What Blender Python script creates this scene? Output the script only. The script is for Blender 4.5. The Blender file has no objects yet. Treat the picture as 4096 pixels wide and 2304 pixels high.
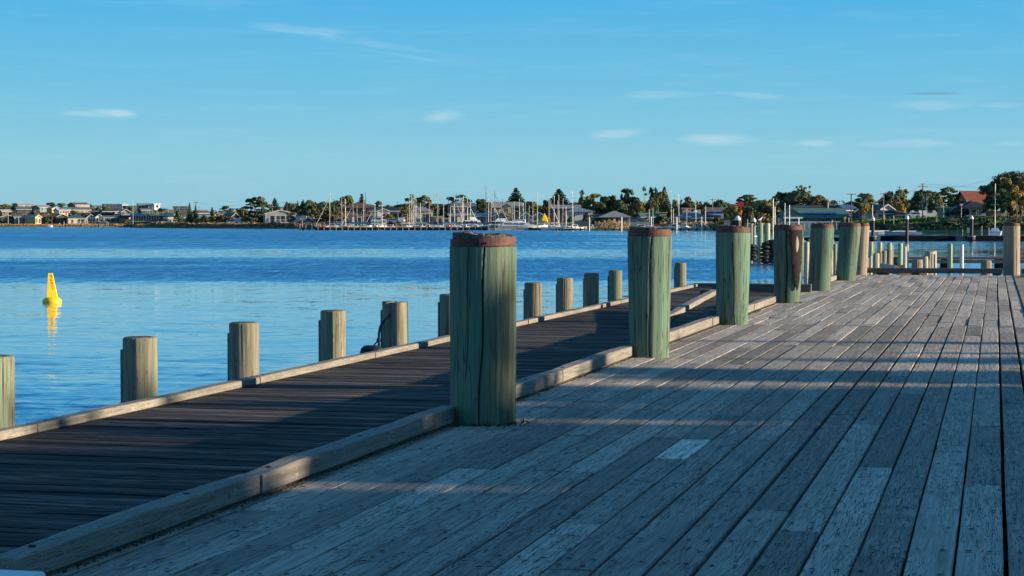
import bpy, math, random
import numpy as np
from mathutils import Vector, Matrix
R = math.radians
rng = random.Random(7)
SC = bpy.context.scene
COL = SC.collection

# ------------------------------------------------------------------ camera
F = 7790.0                       # focal length in pixels of the 4096-wide photograph
HC = 1.4                         # eye height above the wharf deck (deck = z 0)
YAW = math.atan((3980 - 2048) / F)
PITCH = math.atan((1152 - 883) / F)
cam = bpy.data.cameras.new("camera")
cam.sensor_width = 36.0
cam.lens = 36.0 * F / 4096.0
cam.clip_start = 0.1
cam.clip_end = 12000
co = bpy.data.objects.new("camera", cam)
COL.objects.link(co)
co.location = (0, 0, HC)
co.rotation_euler = (R(90) - PITCH, 0, YAW)
SC.camera = co

# ------------------------------------------------------------------ sky and sun
SUN_EL, SUN_AZ = 11.0, 7.0       # azimuth measured from +X towards +Y
w = bpy.data.worlds.new("World"); SC.world = w
w.use_nodes = True
nt = w.node_tree; nd = nt.nodes; lk = nt.links
nd.clear()
def N(t, **k):
    n = nd.new(t)
    for a, b in k.items(): setattr(n, a, b)
    return n
out = N('ShaderNodeOutputWorld'); bg = N('ShaderNodeBackground')
sky = N('ShaderNodeTexSky'); sky.sky_type = 'NISHITA'; sky.sun_disc = False
sky.sun_elevation = R(SUN_EL); sky.sun_rotation = R(90 - SUN_AZ)
sky.air_density = 1.0; sky.dust_density = 0.3; sky.ozone_density = 2.0
tc = N('ShaderNodeTexCoord')
sep = N('ShaderNodeSeparateXYZ'); lk.new(tc.outputs['Generated'], sep.inputs[0])
# the tint follows the height above the horizon: pale cyan low down, deeper azure above
rmp = N('ShaderNodeValToRGB')
lk.new(sep.outputs['Z'], rmp.inputs[0])
cr = rmp.color_ramp
cr.elements[0].position = 0.0; cr.elements[0].color = (.185, .395, .49, 1)
cr.elements[1].position = 1.0; cr.elements[1].color = (.035, .155, .35, 1)
for p_, c_ in ((0.03, (.175, .415, .53, 1)), (0.065, (.105, .37, .54, 1)), (0.115, (.040, .31, .565, 1)),
               (0.2, (.016, .175, .44, 1)), (0.5, (.03, .15, .36, 1))):
    e = cr.elements.new(p_); e.color = c_
# thin wisps of cloud, streaked along the horizon
mp = N('ShaderNodeMapping'); mp.inputs['Scale'].default_value = (14, 14, 150)
lk.new(tc.outputs['Generated'], mp.inputs[0])
cn = N('ShaderNodeTexNoise'); cn.inputs['Scale'].default_value = 1.0; cn.inputs['Detail'].default_value = 6
cn.inputs['Roughness'].default_value = 0.6
lk.new(mp.outputs[0], cn.inputs['Vector'])
cloud_sum = None
def m_(op, a, b=None, clamp=False):
    n = N('ShaderNodeMath', operation=op); n.use_clamp = clamp
    for i, q in enumerate((a, b)):
        if q is None: continue
        if isinstance(q, (int, float)): n.inputs[i].default_value = q
        else: lk.new(q, n.inputs[i])
    return n.outputs[0]
az = m_('ARCTAN2', sep.outputs['X'], sep.outputs['Y'])
wig = N('ShaderNodeTexNoise'); wig.inputs['Scale'].default_value = 1.0; wig.inputs['Detail'].default_value = 5
mp2 = N('ShaderNodeMapping'); mp2.inputs['Scale'].default_value = (45, 45, 240); mp2.inputs['Location'].default_value = (3.1, 1.7, .4)
lk.new(tc.outputs['Generated'], mp2.inputs[0]); lk.new(mp2.outputs[0], wig.inputs['Vector'])
# azimuth (deg right of the wharf axis), elevation (deg), half width, half height, tilt, strength
WISPS = [(-25.6, 3.06, .70, .16, 0, .50), (-26.45, 3.07, .45, .09, 0, .25), (-15.9, 3.08, .55, .17, .08, .36),
         (-20.2, 5.55, 2.1, .14, -.10, .17), (-18.3, 5.2, 2.1, .12, -.12, .15), (-7.9, 2.38, .95, .20, 0, .46),
         (-10.9, 2.52, .95, .15, .12, .34), (-2.5, 2.22, 1.4, .14, 0, .40), (-5.0, 2.25, .5, .10, 0, .34),
         (-9.6, 3.7, 1.4, .12, 0, .18), (-7.0, 3.66, 1.1, .10, -.1, .20), (-2.0, 3.3, 1.5, .13, 0, .22), (.2, 3.28, .8, .10, 0, .32),
         (-5.6, 1.55, 1.2, .05, 0, .12), (.5, 2.2, .5, .1, 0, .22), (-17, 4.8, 1.0, .05, -.15, .12)]
for (a0, e0, wa, we, tl, st) in WISPS:
    da = m_('MULTIPLY', m_('SUBTRACT', az, R(a0)), 1 / R(wa))
    de0 = m_('SUBTRACT', sep.outputs['Z'], math.sin(R(e0)))
    de = m_('MULTIPLY', m_('SUBTRACT', de0, m_('MULTIPLY', m_('SUBTRACT', az, R(a0)), tl)), 1 / R(we))
    d2 = m_('ADD', m_('MULTIPLY', da, da), m_('MULTIPLY', de, de))
    d3 = m_('ADD', d2, m_('MULTIPLY', m_('SUBTRACT', wig.outputs[0], .5), 3.4))
    g = m_('MULTIPLY', m_('POWER', m_('SUBTRACT', 1.0, m_('MULTIPLY', d3, .55), True), 2.2), st)
    g = m_('MULTIPLY', g, m_('SUBTRACT', 2.2, m_('MULTIPLY', d2, .8), True))
    cloud_sum = g if cloud_sum is None else m_('ADD', cloud_sum, g)
lowv = m_('MULTIPLY', m_('SUBTRACT', cn.outputs[0], .50, True), .42)
cloud = m_('ADD', cloud_sum, lowv, True)
mixc = N('ShaderNodeMix', data_type='RGBA', blend_type='MIX')
lk.new(cloud, mixc.inputs[0]); lk.new(rmp.outputs[0], mixc.inputs[6]); mixc.inputs[7].default_value = (.42, .55, .62, 1)
# one thin slate streak low on the right
dk_a = m_('MULTIPLY', m_('SUBTRACT', az, R(-1.75)), 1 / R(.95))
dk_e = m_('MULTIPLY', m_('ADD', m_('SUBTRACT', sep.outputs['Z'], math.sin(R(3.64))), m_('MULTIPLY', m_('SUBTRACT', wig.outputs[0], .5), .0015)), 1 / R(.055))
dk = m_('MULTIPLY', m_('SUBTRACT', 1.0, m_('ADD', m_('MULTIPLY', dk_a, dk_a), m_('MULTIPLY', dk_e, dk_e)), True), .42)
mixd = N('ShaderNodeMix', data_type='RGBA', blend_type='MIX'); lk.new(dk, mixd.inputs[0]); lk.new(mixc.outputs[2], mixd.inputs[6]); mixd.inputs[7].default_value = (.075, .16, .24, 1)
# physical sky kept for its direction-dependent brightness, graded to the clear azure of the photograph
SKY_STR = 0.10
sc_ = N('ShaderNodeVectorMath', operation='SCALE'); lk.new(sky.outputs[0], sc_.inputs[0]); sc_.inputs['Scale'].default_value = 1.0
mx = N('ShaderNodeMix', data_type='RGBA', blend_type='MIX'); mx.inputs[0].default_value = 0.93
up_ = N('ShaderNodeVectorMath', operation='SCALE'); lk.new(mixd.outputs[2], up_.inputs[0]); up_.inputs['Scale'].default_value = 0.76 / SKY_STR
lk.new(sc_.outputs[0], mx.inputs[6]); lk.new(up_.outputs[0], mx.inputs[7])
lk.new(mx.outputs[2], bg.inputs['Color']); bg.inputs['Strength'].default_value = SKY_STR
lk.new(bg.outputs[0], out.inputs[0])

sl = bpy.data.lights.new("sun", 'SUN'); sl.energy = 5.0; sl.angle = R(0.53); sl.color = (1.0, 0.84, 0.64)
so = bpy.data.objects.new("sun", sl); COL.objects.link(so)
sd = Vector((math.cos(R(SUN_AZ)) * math.cos(R(SUN_EL)), math.sin(R(SUN_AZ)) * math.cos(R(SUN_EL)), math.sin(R(SUN_EL))))
so.rotation_euler = sd.to_track_quat('Z', 'Y').to_euler(); so.location = (30, 5, 30)
vs = SC.view_settings; vs.view_transform = 'Standard'; vs.look = 'None'; vs.exposure = 0.9; vs.gamma = 1.0
vs.use_curve_mapping = False

# ------------------------------------------------------------------ placing helpers
cy_, sy_ = math.cos(YAW), math.sin(YAW)
FW = Vector((-sy_, cy_, 0)); RT = Vector((cy_, sy_, 0))
CP = math.cos(PITCH)
def P(u, r, z=0.0):               # world point seen at column u, r metres in front of the lens
    q = FW * r + RT * ((u - 2048) / F * r / CP)
    return Vector((q.x, q.y, z))
def zv(v, r):                     # world height seen at row v, r metres away
    return HC - (v - 883) * r / F
def m(px, r): return px * r / F
def Yat(u, X):                    # distance along the wharf where column u meets the line x = X
    return X / math.tan(math.atan((u - 2048) / (F)) - YAW)
WZ = -1.45                        # water level

# ------------------------------------------------------------------ object helpers
class MB:
    def __init__(s): s.v = []; s.f = []; s.m = []; s.a = []
    def add(s, vs, fs, mi=0, at=0.0):
        b = len(s.v); s.v += [tuple(p) for p in vs]
        for f in fs: s.f.append([b + i for i in f]); s.m.append(mi); s.a.append(at)
        return s
    def box(s, c, d, mi=0, rz=0.0, at=0.0, tp=1.0):
        x, y, z = d[0] / 2, d[1] / 2, d[2] / 2; ca, sa = math.cos(rz), math.sin(rz)
        pts = []
        for dz in (-z, z):
            k = tp if dz > 0 else 1.0
            for dx, dy in ((-x, -y), (x, -y), (x, y), (-x, y)):
                dx *= k; dy *= k
                pts.append((c[0] + dx * ca - dy * sa, c[1] + dx * sa + dy * ca, c[2] + dz))
        return s.add(pts, [(0, 3, 2, 1), (4, 5, 6, 7), (0, 1, 5, 4), (1, 2, 6, 5), (2, 3, 7, 6), (3, 0, 4, 7)], mi, at)
    def b2(s, x0, x1, y0, y1, z0, z1, mi=0, at=0.0):
        return s.box(((x0 + x1) / 2, (y0 + y1) / 2, (z0 + z1) / 2), (x1 - x0, y1 - y0, z1 - z0), mi, 0, at)
    def bev(s, x0, x1, y0, y1, z0, z1, b=.01, mi=0, at=0.0):   # long box with chamfered edges along y
        pr = [(x0 + b, z0), (x1 - b, z0), (x1, z0 + b), (x1, z1 - b), (x1 - b, z1), (x0 + b, z1), (x0, z1 - b), (x0, z0 + b)]
        n = len(pr); pts = [(p[0], y0, p[1]) for p in pr] + [(p[0], y1, p[1]) for p in pr]
        fs = [(i, (i + 1) % n, n + (i + 1) % n, n + i) for i in range(n)] + [tuple(range(n - 1, -1, -1)), tuple(range(n, 2 * n))]
        return s.add(pts, fs, mi, at)
    def cyl(s, p0, p1, r0, r1=None, n=8, mi=0, caps=True, at=0.0):
        r1 = r0 if r1 is None else r1
        p0 = Vector(p0); p1 = Vector(p1); d = (p1 - p0)
        if d.length < 1e-6: return s
        q = d.normalized(); a = q.orthogonal().normalized(); b = q.cross(a)
        pts = []
        for p, r in ((p0, r0), (p1, r1)):
            for i in range(n):
                t = 2 * math.pi * i / n; pts.append(p + a * (r * math.cos(t)) + b * (r * math.sin(t)))
        fs = [(i, (i + 1) % n, n + (i + 1) % n, n + i) for i in range(n)]
        if caps: fs += [tuple(range(n - 1, -1, -1)), tuple(range(n, 2 * n))]
        return s.add(pts, fs, mi, at)
    def path(s, pts, r, n=6, mi=0):
        for i in range(len(pts) - 1): s.cyl(pts[i], pts[i + 1], r, r, n, mi)
        return s
    def loft(s, rings, mi=0, caps=True, close=True, at=0.0):
        n = len(rings[0]); pts = [p for r in rings for p in r]; fs = []
        for k in range(len(rings) - 1):
            for i in range(n if close else n - 1):
                j = (i + 1) % n
                fs.append((k * n + i, k * n + j, (k + 1) * n + j, (k + 1) * n + i))
        if caps: fs += [tuple(range(n - 1, -1, -1)), tuple(range((len(rings) - 1) * n, len(rings) * n))]
        return s.add(pts, fs, mi, at)
    def lathe(s, prof, n=24, mi=0, c=(0, 0, 0)):
        rings = [[(c[0] + r * math.cos(2 * math.pi * i / n), c[1] + r * math.sin(2 * math.pi * i / n), c[2] + z) for i in range(n)] for r, z in prof]
        return s.loft(rings, mi)
    def torus(s, c, R_, r, n=20, k=8, mi=0, sq=1.0):
        pts = []; fs = []
        for i in range(n):
            a = 2 * math.pi * i / n
            for j in range(k):
                b = 2 * math.pi * j / k; rr = R_ + r * math.cos(b)
                pts.append((c[0] + rr * math.cos(a), c[1] + rr * math.sin(a), c[2] + r * sq * math.sin(b)))
        for i in range(n):
            for j in range(k):
                fs.append((i * k + j, ((i + 1) % n) * k + j, ((i + 1) % n) * k + (j + 1) % k, i * k + (j + 1) % k))
        return s.add(pts, fs, mi)
    def slab(s, q, t, mi=0):          # four corners (ccw from above), thickness t downwards
        q = [Vector(p) for p in q]; lo = [p - Vector((0, 0, t)) for p in q]
        return s.add(q + lo, [(0, 1, 2, 3), (7, 6, 5, 4), (0, 4, 5, 1), (1, 5, 6, 2), (2, 6, 7, 3), (3, 7, 4, 0)], mi)
    def build(s, name, mats, parent=None, smooth=False, loc=None, rz=0.0):
        me = bpy.data.meshes.new(name)
        me.from_pydata(s.v, [], s.f)
        if not isinstance(mats, (list, tuple)): mats = [mats]
        for mm in mats: me.materials.append(mm)
        me.polygons.foreach_set('material_index', s.m)
        if smooth: me.polygons.foreach_set('use_smooth', [True] * len(me.polygons))
        if any(s.a):
            at = me.attributes.new('rnd', 'FLOAT', 'FACE'); at.data.foreach_set('value', s.a)
        me.update()
        o = bpy.data.objects.new(name, me); COL.objects.link(o)
        if parent is not None: o.parent = parent
        if loc is not None: o.location = loc
        if rz: o.rotation_euler = (0, 0, rz)
        return o
def tag(o, label=None, cat=None, group=None, kind=None):
    if label: o['label'] = label
    if cat: o['category'] = cat
    if group: o['group'] = group
    if kind: o['kind'] = kind
    return o
def empty(name, loc, rz=0.0, label=None, cat=None, group=None):
    o = bpy.data.objects.new(name, None); o.empty_display_size = .5; COL.objects.link(o)
    o.location = loc; o.rotation_euler = (0, 0, rz)
    return tag(o, label, cat, group)
FACE = YAW                         # rotation of a thing whose local -y looks at the camera

# ------------------------------------------------------------------ materials
def mat(name, c1, c2=None, scale=(1, 1, 1), rough=.8, bump=0.0, ns=1.0, detail=4, metal=0.0, spec=.3, lo=.35, hi=.65, attr=0.0, rndobj=0.0, dist=.05):
    mm = bpy.data.materials.new(name); mm.use_nodes = True
    t = mm.node_tree; n = t.nodes; l = t.links; bs = n['Principled BSDF']
    bs.inputs['Roughness'].default_value = rough; bs.inputs['Metallic'].default_value = metal
    bs.inputs['Specular IOR Level'].default_value = spec
    if c2 is None: c2 = tuple(x * .8 for x in c1)
    tc = n.new('ShaderNodeTexCoord'); mp = n.new('ShaderNodeMapping'); mp.inputs['Scale'].default_value = scale
    l.new(tc.outputs['Object'], mp.inputs[0])
    no = n.new('ShaderNodeTexNoise'); no.inputs['Scale'].default_value = ns; no.inputs['Detail'].default_value = detail
    l.new(mp.outputs[0], no.inputs['Vector'])
    mr = n.new('ShaderNodeMapRange'); mr.inputs[1].default_value = lo; mr.inputs[2].default_value = hi
    l.new(no.outputs[0], mr.inputs[0])
    mx = n.new('ShaderNodeMix'); mx.data_type = 'RGBA'
    mx.inputs[6].default_value = (*c1, 1); mx.inputs[7].default_value = (*c2, 1)
    l.new(mr.outputs[0], mx.inputs[0]); res = mx.outputs[2]
    if attr:
        an = n.new('ShaderNodeAttribute'); an.attribute_name = 'rnd'
        ma = n.new('ShaderNodeMath'); ma.operation = 'MULTIPLY_ADD'; l.new(an.outputs['Fac'], ma.inputs[0])
        ma.inputs[1].default_value = attr; ma.inputs[2].default_value = 1 - attr / 2
        vm = n.new('ShaderNodeVectorMath'); vm.operation = 'SCALE'; l.new(res, vm.inputs[0]); l.new(ma.outputs[0], vm.inputs['Scale']); res = vm.outputs[0]
    if rndobj:
        oi = n.new('ShaderNodeObjectInfo')
        ma = n.new('ShaderNodeMath'); ma.operation = 'MULTIPLY_ADD'; l.new(oi.outputs['Random'], ma.inputs[0])
        ma.inputs[1].default_value = rndobj; ma.inputs[2].default_value = 1 - rndobj / 2
        vm = n.new('ShaderNodeVectorMath'); vm.operation = 'SCALE'; l.new(res, vm.inputs[0]); l.new(ma.outputs[0], vm.inputs['Scale']); res = vm.outputs[0]
    l.new(res, bs.inputs['Base Color'])
    if bump:
        bp = n.new('ShaderNodeBump'); bp.inputs['Strength'].default_value = bump; bp.inputs['Distance'].default_value = dist
        l.new(no.outputs[0], bp.inputs['Height']); l.new(bp.outputs[0], bs.inputs['Normal'])
    mm['col'] = 1
    return mm

def wood(name, base, dark, axis='y', grain=1.0, crack=.6, lichen=None, attr=.5, rndobj=.0, rough=.85, bump=.5, green=None, wet=0.0, crl=3.2, crx=52, mlo=.58, mhi=1.02):
    """weathered timber: fine grain along the axis, hair cracks, blotches"""
    mm = bpy.data.materials.new(name); mm.use_nodes = True
    t = mm.node_tree; n = t.nodes; l = t.links; bs = n['Principled BSDF']
    bs.inputs['Roughness'].default_value = rough; bs.inputs['Specular IOR Level'].default_value = .25
    tc = n.new('ShaderNodeTexCoord')
    ax = {'x': 0, 'y': 1, 'z': 2}[axis]
    def nz(sc_long, sc_cross, detail=5, rgh=.6, loc=(0, 0, 0)):
        mp = n.new('ShaderNodeMapping'); s = [sc_cross] * 3; s[ax] = sc_long; mp.inputs['Scale'].default_value = s
        mp.inputs['Location'].default_value = loc
        l.new(off, mp.inputs[0])
        q = n.new('ShaderNodeTexNoise'); q.inputs['Scale'].default_value = 1; q.inputs['Detail'].default_value = detail
        q.inputs['Roughness'].default_value = rgh; l.new(mp.outputs[0], q.inputs['Vector']); return q.outputs[0]
    def mth(op, a, b=None, c=None, cl=False):
        q = n.new('ShaderNodeMath'); q.operation = op; q.use_clamp = cl
        for i, x in enumerate((a, b, c)):
            if x is None: continue
            if isinstance(x, (int, float)): q.inputs[i].default_value = x
            else: l.new(x, q.inputs[i])
        return q.outputs[0]
    an = n.new('ShaderNodeAttribute'); an.attribute_name = 'rnd'
    oi = n.new('ShaderNodeObjectInfo')
    sh = mth('ADD', mth('MULTIPLY', an.outputs['Fac'], 37.0), mth('MULTIPLY', oi.outputs['Random'], 53.0))
    cb = n.new('ShaderNodeCombineXYZ'); l.new(sh, cb.inputs[ax]); l.new(mth('MULTIPLY', sh, .37), cb.inputs[(ax + 1) % 3])
    va = n.new('ShaderNodeVectorMath'); va.operation = 'ADD'; l.new(tc.outputs['Object'], va.inputs[0]); l.new(cb.outputs[0], va.inputs[1])
    off = va.outputs[0]
    g1 = nz(1.6 * grain, 34 * grain, 6, .65)
    g2 = nz(.35, 2.4, 3, .5, (5, 5, 5))
    g3 = nz(5 * grain, 110 * grain, 3, .7, (9, 2, 1))
    wv = nz(crl, crx, 2, .5, (2, 7, 3))
    ck = mth('ABSOLUTE', mth('SUBTRACT', wv, .5))
    cm = mth('MULTIPLY', mth('SUBTRACT', .016 , ck), 60.0, None, True)                 # thin iso-lines read as cracks
    cm = mth('MULTIPLY', cm, mth('MULTIPLY_ADD', mth('SUBTRACT', g2, .42), 6.0, 0.15, True))
    cm = mth('MULTIPLY', cm, crack)
    k = mth('MULTIPLY_ADD', g1, .75, mth('MULTIPLY_ADD', g2, .5, mth('MULTIPLY', g3, .35)))   # ~.8 mean
    mr = n.new('ShaderNodeMapRange'); mr.inputs[1].default_value = mlo; mr.inputs[2].default_value = mhi; l.new(k, mr.inputs[0])
    mx = n.new('ShaderNodeMix'); mx.data_type = 'RGBA'; l.new(mr.outputs[0], mx.inputs[0])
    mx.inputs[6].default_value = (*dark, 1); mx.inputs[7].default_value = (*base, 1); res = mx.outputs[2]
    if green:
        gm = nz(.5, 3.2, 4, .6, (1, 8, 4))
        q = mth('MULTIPLY', mth('SUBTRACT', gm, .42), 5.0, None, True)
        m2 = n.new('ShaderNodeMix'); m2.data_type = 'RGBA'; l.new(mth('MULTIPLY', q, .75), m2.inputs[0]); l.new(res, m2.inputs[6]); m2.inputs[7].default_value = (*green, 1); res = m2.outputs[2]
    if lichen:
        ln = n.new('ShaderNodeTexNoise'); ln.inputs['Scale'].default_value = 26; ln.inputs['Detail'].default_value = 5; l.new(off, ln.inputs['Vector'])
        q = mth('MULTIPLY', mth('SUBTRACT', ln.outputs[0], .62), 14.0, None, True)
        m2 = n.new('ShaderNodeMix'); m2.data_type = 'RGBA'; l.new(mth('MULTIPLY', q, .6), m2.inputs[0]); l.new(res, m2.inputs[6]); m2.inputs[7].default_value = (*lichen, 1); res = m2.outputs[2]
    fac = mth('MULTIPLY_ADD', an.outputs['Fac'], attr, 1 - attr / 2)
    if rndobj: fac = mth('MULTIPLY', fac, mth('MULTIPLY_ADD', oi.outputs['Random'], rndobj, 1 - rndobj / 2))
    fac = mth('MULTIPLY', fac, mth('SUBTRACT', 1.0, mth('MULTIPLY', cm, .85)))
    vm = n.new('ShaderNodeVectorMath'); vm.operation = 'SCALE'; l.new(res, vm.inputs[0]); l.new(fac, vm.inputs['Scale'])
    l.new(vm.outputs[0], bs.inputs['Base Color'])
    bp = n.new('ShaderNodeBump'); bp.inputs['Strength'].default_value = bump; bp.inputs['Distance'].default_value = .008
    l.new(mth('SUBTRACT', k, mth('MULTIPLY', cm, 1.5)), bp.inputs['Height']); l.new(bp.outputs[0], bs.inputs['Normal'])
    return mm

M = {}
M['deck'] = wood('weathered_deck_wood', (.55, .47, .375), (.18, .155, .12), 'y', 1.0, 1.0, attr=.75, bump=1.4, crl=3.0, crx=72, mlo=.56, mhi=1.06)
M['deck_far'] = M['deck']
M['walk'] = wood('dark_boardwalk_wood', (.30, .245, .20), (.008, .0075, .007), 'x', 1.3, .8, attr=1.1, bump=1.0, mlo=.74, mhi=1.10)
M['brown_board'] = wood('brown_board', (.42, .31, .20), (.22, .16, .10), 'y', 1, .4, attr=.4)
M['kerb'] = wood('kerb_wood', (.40, .355, .285), (.16, .14, .115), 'y', .8, .45, lichen=(.50, .50, .42), attr=.3, rndobj=.15, bump=.8)
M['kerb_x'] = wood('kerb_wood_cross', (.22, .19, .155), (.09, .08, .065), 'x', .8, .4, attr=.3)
M['pile_green'] = wood('green_treated_pile', (.235, .275, .175), (.03, .045, .032), 'z', .55, .8, green=(.12, .22, .15), attr=.0, rndobj=.12, bump=1.0, crl=.7, crx=24, mlo=.62, mhi=.98)
M['pile_grey'] = wood('weathered_small_pile', (.36, .31, .215), (.08, .075, .05), 'z', .7, .7, green=(.20, .25, .16), crl=1.0, crx=34, attr=.0, rndobj=.25, bump=.9)
M['pile_brown'] = wood('brown_pile', (.37, .30, .21), (.19, .15, .11), 'z', .7, .5, attr=.0, rndobj=.2, bump=.8)
M['pile_pale'] = wood('pale_jetty_pile', (.50, .44, .31), (.27, .23, .16), 'z', .7, .5, attr=.0, rndobj=.3, bump=.8)
M['pile_sage'] = wood('pale_green_pile', (.42, .47, .27), (.24, .29, .17), 'z', .7, .4, attr=.0, rndobj=.2, bump=.6)
M['endgrain'] = mat('dark_end_grain', (.16, .13, .09), (.03, .027, .022), (40, 40, 40), .95, .8, dist=.01)
M['rust'] = mat('rusty_steel', (.165, .075, .055), (.085, .045, .038), (14, 14, 14), .75, .35, detail=6, metal=.15, dist=.004)
M['steel'] = mat('dull_steel', (.22, .21, .22), (.13, .12, .13), (8, 8, 8), .6, .2, metal=.3)
M['black'] = mat('black_paint', (.012, .014, .018), (.02, .022, .026), (3, 3, 3), .5)
M['rubber'] = mat('black_rubber', (.018, .018, .02), (.03, .03, .032), (6, 6, 6), .7, .3)
M['nail'] = mat('nail_head', (.03, .026, .024), rough=.8)
M['white'] = mat('white_paint', (.75, .74, .70), (.62, .60, .56), (2, 2, 2), .45)
M['whitew'] = mat('white_render', (.78, .74, .66), (.70, .66, .58), (.5, .5, .5), .8)
M['yellow'] = mat('yellow_plastic', (.93, .58, .015), (.86, .50, .01), (3, 3, 3), .32, spec=.5)
M['yellow_tarp'] = mat('yellow_canvas', (.85, .50, .02), (.75, .42, .02), (1, 1, 1), .7)
M['letter'] = mat('dark_lettering', (.07, .05, .03), rough=.6)
M['red'] = mat('red_paint', (.50, .03, .03), (.40, .03, .03), (2, 2, 2), .5)
M['orange'] = mat('orange_paint', (.90, .38, .02), (.85, .34, .02), (2, 2, 2), .5)
M['blue_cover'] = mat('blue_canvas', (.01, .15, .42), (.01, .11, .32), (1, 1, 1), .7)
M['navy'] = mat('navy_canvas', (.02, .035, .10), (.015, .02, .06), (1, 1, 1), .6)
M['green_cover'] = mat('green_canvas', (.03, .16, .10), (.02, .11, .07), (1, 1, 1), .7)
M['cream'] = mat('cream_gelcoat', (.74, .62, .42), (.62, .50, .33), (.6, .6, .6), .35, spec=.5)
M['gel'] = mat('white_gelcoat', (.78, .76, .70), (.68, .66, .60), (.4, .4, .4), .25, spec=.5)
M['gelgrey'] = mat('grey_gelcoat', (.30, .34, .40), (.22, .26, .32), (.5, .5, .5), .3, spec=.5)
M['mast'] = mat('mast_alloy', (.72, .66, .55), (.58, .52, .42), (1, 1, .3), .4, metal=.1, rndobj=.5)
M['mastdark'] = mat('dark_mast', (.10, .11, .13), rough=.5)
M['glass'] = mat('window_glass', (.02, .028, .035), (.04, .05, .06), (.6, .6, .6), .3, spec=.4)
M['trim'] = mat('pale_trim', (.62, .60, .54), rough=.6)
M['concrete'] = mat('pale_concrete', (.50, .45, .33), (.35, .31, .22), (1.5, 1.5, 1.5), .9)
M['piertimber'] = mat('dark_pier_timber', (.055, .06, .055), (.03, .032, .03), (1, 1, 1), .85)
M['fascia'] = mat('pale_pier_boards', (.42, .39, .26), (.28, .26, .17), (.5, .5, 3), .85)
M['pontoon'] = mat('dark_pontoon', (.007, .009, .012), (.004, .005, .007), (1, 1, 1), .8, spec=.1)
def wallm(n, c): M[n] = mat(n + '_wall', c, tuple(x * .86 for x in c), (.35, .35, .35), .9, spec=.1)
for n_, c_ in dict(w_cream=(.60, .50, .33), w_yellow=(.72, .50, .18), w_white=(.74, .72, .66), w_grey=(.30, .32, .33), w_dark=(.08, .09, .10),
                   w_brick=(.33, .15, .09), w_orange=(.55, .26, .12), w_brown=(.26, .17, .10), w_teal=(.20, .29, .30), w_sage=(.36, .40, .27),
                   w_pink=(.42, .25, .19), w_green=(.22, .30, .24), w_tan=(.45, .36, .25)).items(): wallm(n_, c_)
def roofm(n, c, sc=(1, 1, 1), rough=.6): M[n] = mat(n + '_roof', c, tuple(x * .75 for x in c), sc, .9, ns=1.5, spec=.1)
for n_, c_ in dict(r_grey=(.29, .28, .26), r_lgrey=(.46, .45, .42), r_dark=(.065, .065, .07), r_brown=(.17, .10, .075), r_red=(.42, .13, .07),
                   r_blue=(.045, .12, .22), r_bluegrey=(.21, .25, .29), r_green=(.10, .20, .17), r_cream=(.55, .49, .38), r_navy=(.035, .05, .07),
                   r_teal=(.05, .22, .22), r_slate=(.15, .15, .155)).items(): roofm(n_, c_)
M['solar'] = mat('solar_panel', (.01, .015, .04), rough=.15, spec=.8)
M['bark'] = mat('bark', (.14, .11, .08), (.07, .055, .04), (1, 1, .4), .9)
M['bark_pale'] = mat('pale_bark', (.42, .37, .29), (.25, .21, .16), (1, 1, .4), .9)
def leafm(n, c1, c2): 
    M[n] = mat(n + '_foliage', c1, c2, (.9, .9, .9), .75, ns=.6, attr=.8, rndobj=.25, spec=.15)
leafm('l_dark', (.105, .125, .060), (.052, .072, .036)); leafm('l_mid', (.13, .155, .06), (.07, .095, .038))
leafm('l_olive', (0.21, 0.193, 0.061), (0.123, 0.131, 0.049)); leafm('l_brown', (.19, .14, .065), (.10, .08, .04))
leafm('l_gold', (.30, .22, .06), (.17, .13, .04)); leafm('l_orange', (.42, .23, .07), (.26, .15, .05)); leafm('l_pine', (.05, .09, .042), (.03, .06, .03))
leafm('l_reed', (.38, .25, .12), (.26, .17, .08)); leafm('l_bank', (.095, .13, .045), (.04, .06, .025)); leafm('l_grass', (.14, .26, .025), (.08, .16, .02))
M['pole'] = mat('timber_pole', (.40, .29, .17), (.28, .20, .12), (2, 2, .5), .85)
M['poledk'] = mat('dark_timber_pole', (.14, .11, .085), rough=.85)
M['wire'] = mat('cable', (.10, .11, .12), rough=.6)
M['land'] = mat('grassy_land', (.11, .13, .04), (.24, .18, .08), (.06, .06, .06), .95, ns=1.0)
M['quay'] = mat('gravel_quay', (.22, .20, .17), (.15, .135, .12), (2, 2, 2), .95)
M['carwhite'] = mat('white_car_paint', (.62, .66, .70), rough=.35, spec=.3)
M['carblack'] = mat('black_car_paint', (.008, .01, .014), rough=.4, spec=.25)
M['carblue'] = mat('blue_car_paint', (.06, .12, .25), rough=.25, spec=.6)
M['skin'] = mat('skin', (.45, .26, .18), rough=.6)
M['fence'] = mat('brown_fence', (.27, .15, .09), (.20, .11, .07), (6, 1, .3), .85)
M['moss'] = mat('moss', (.07, .10, .025), (.03, .04, .015), (8, 8, 8), .95, .5)

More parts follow.
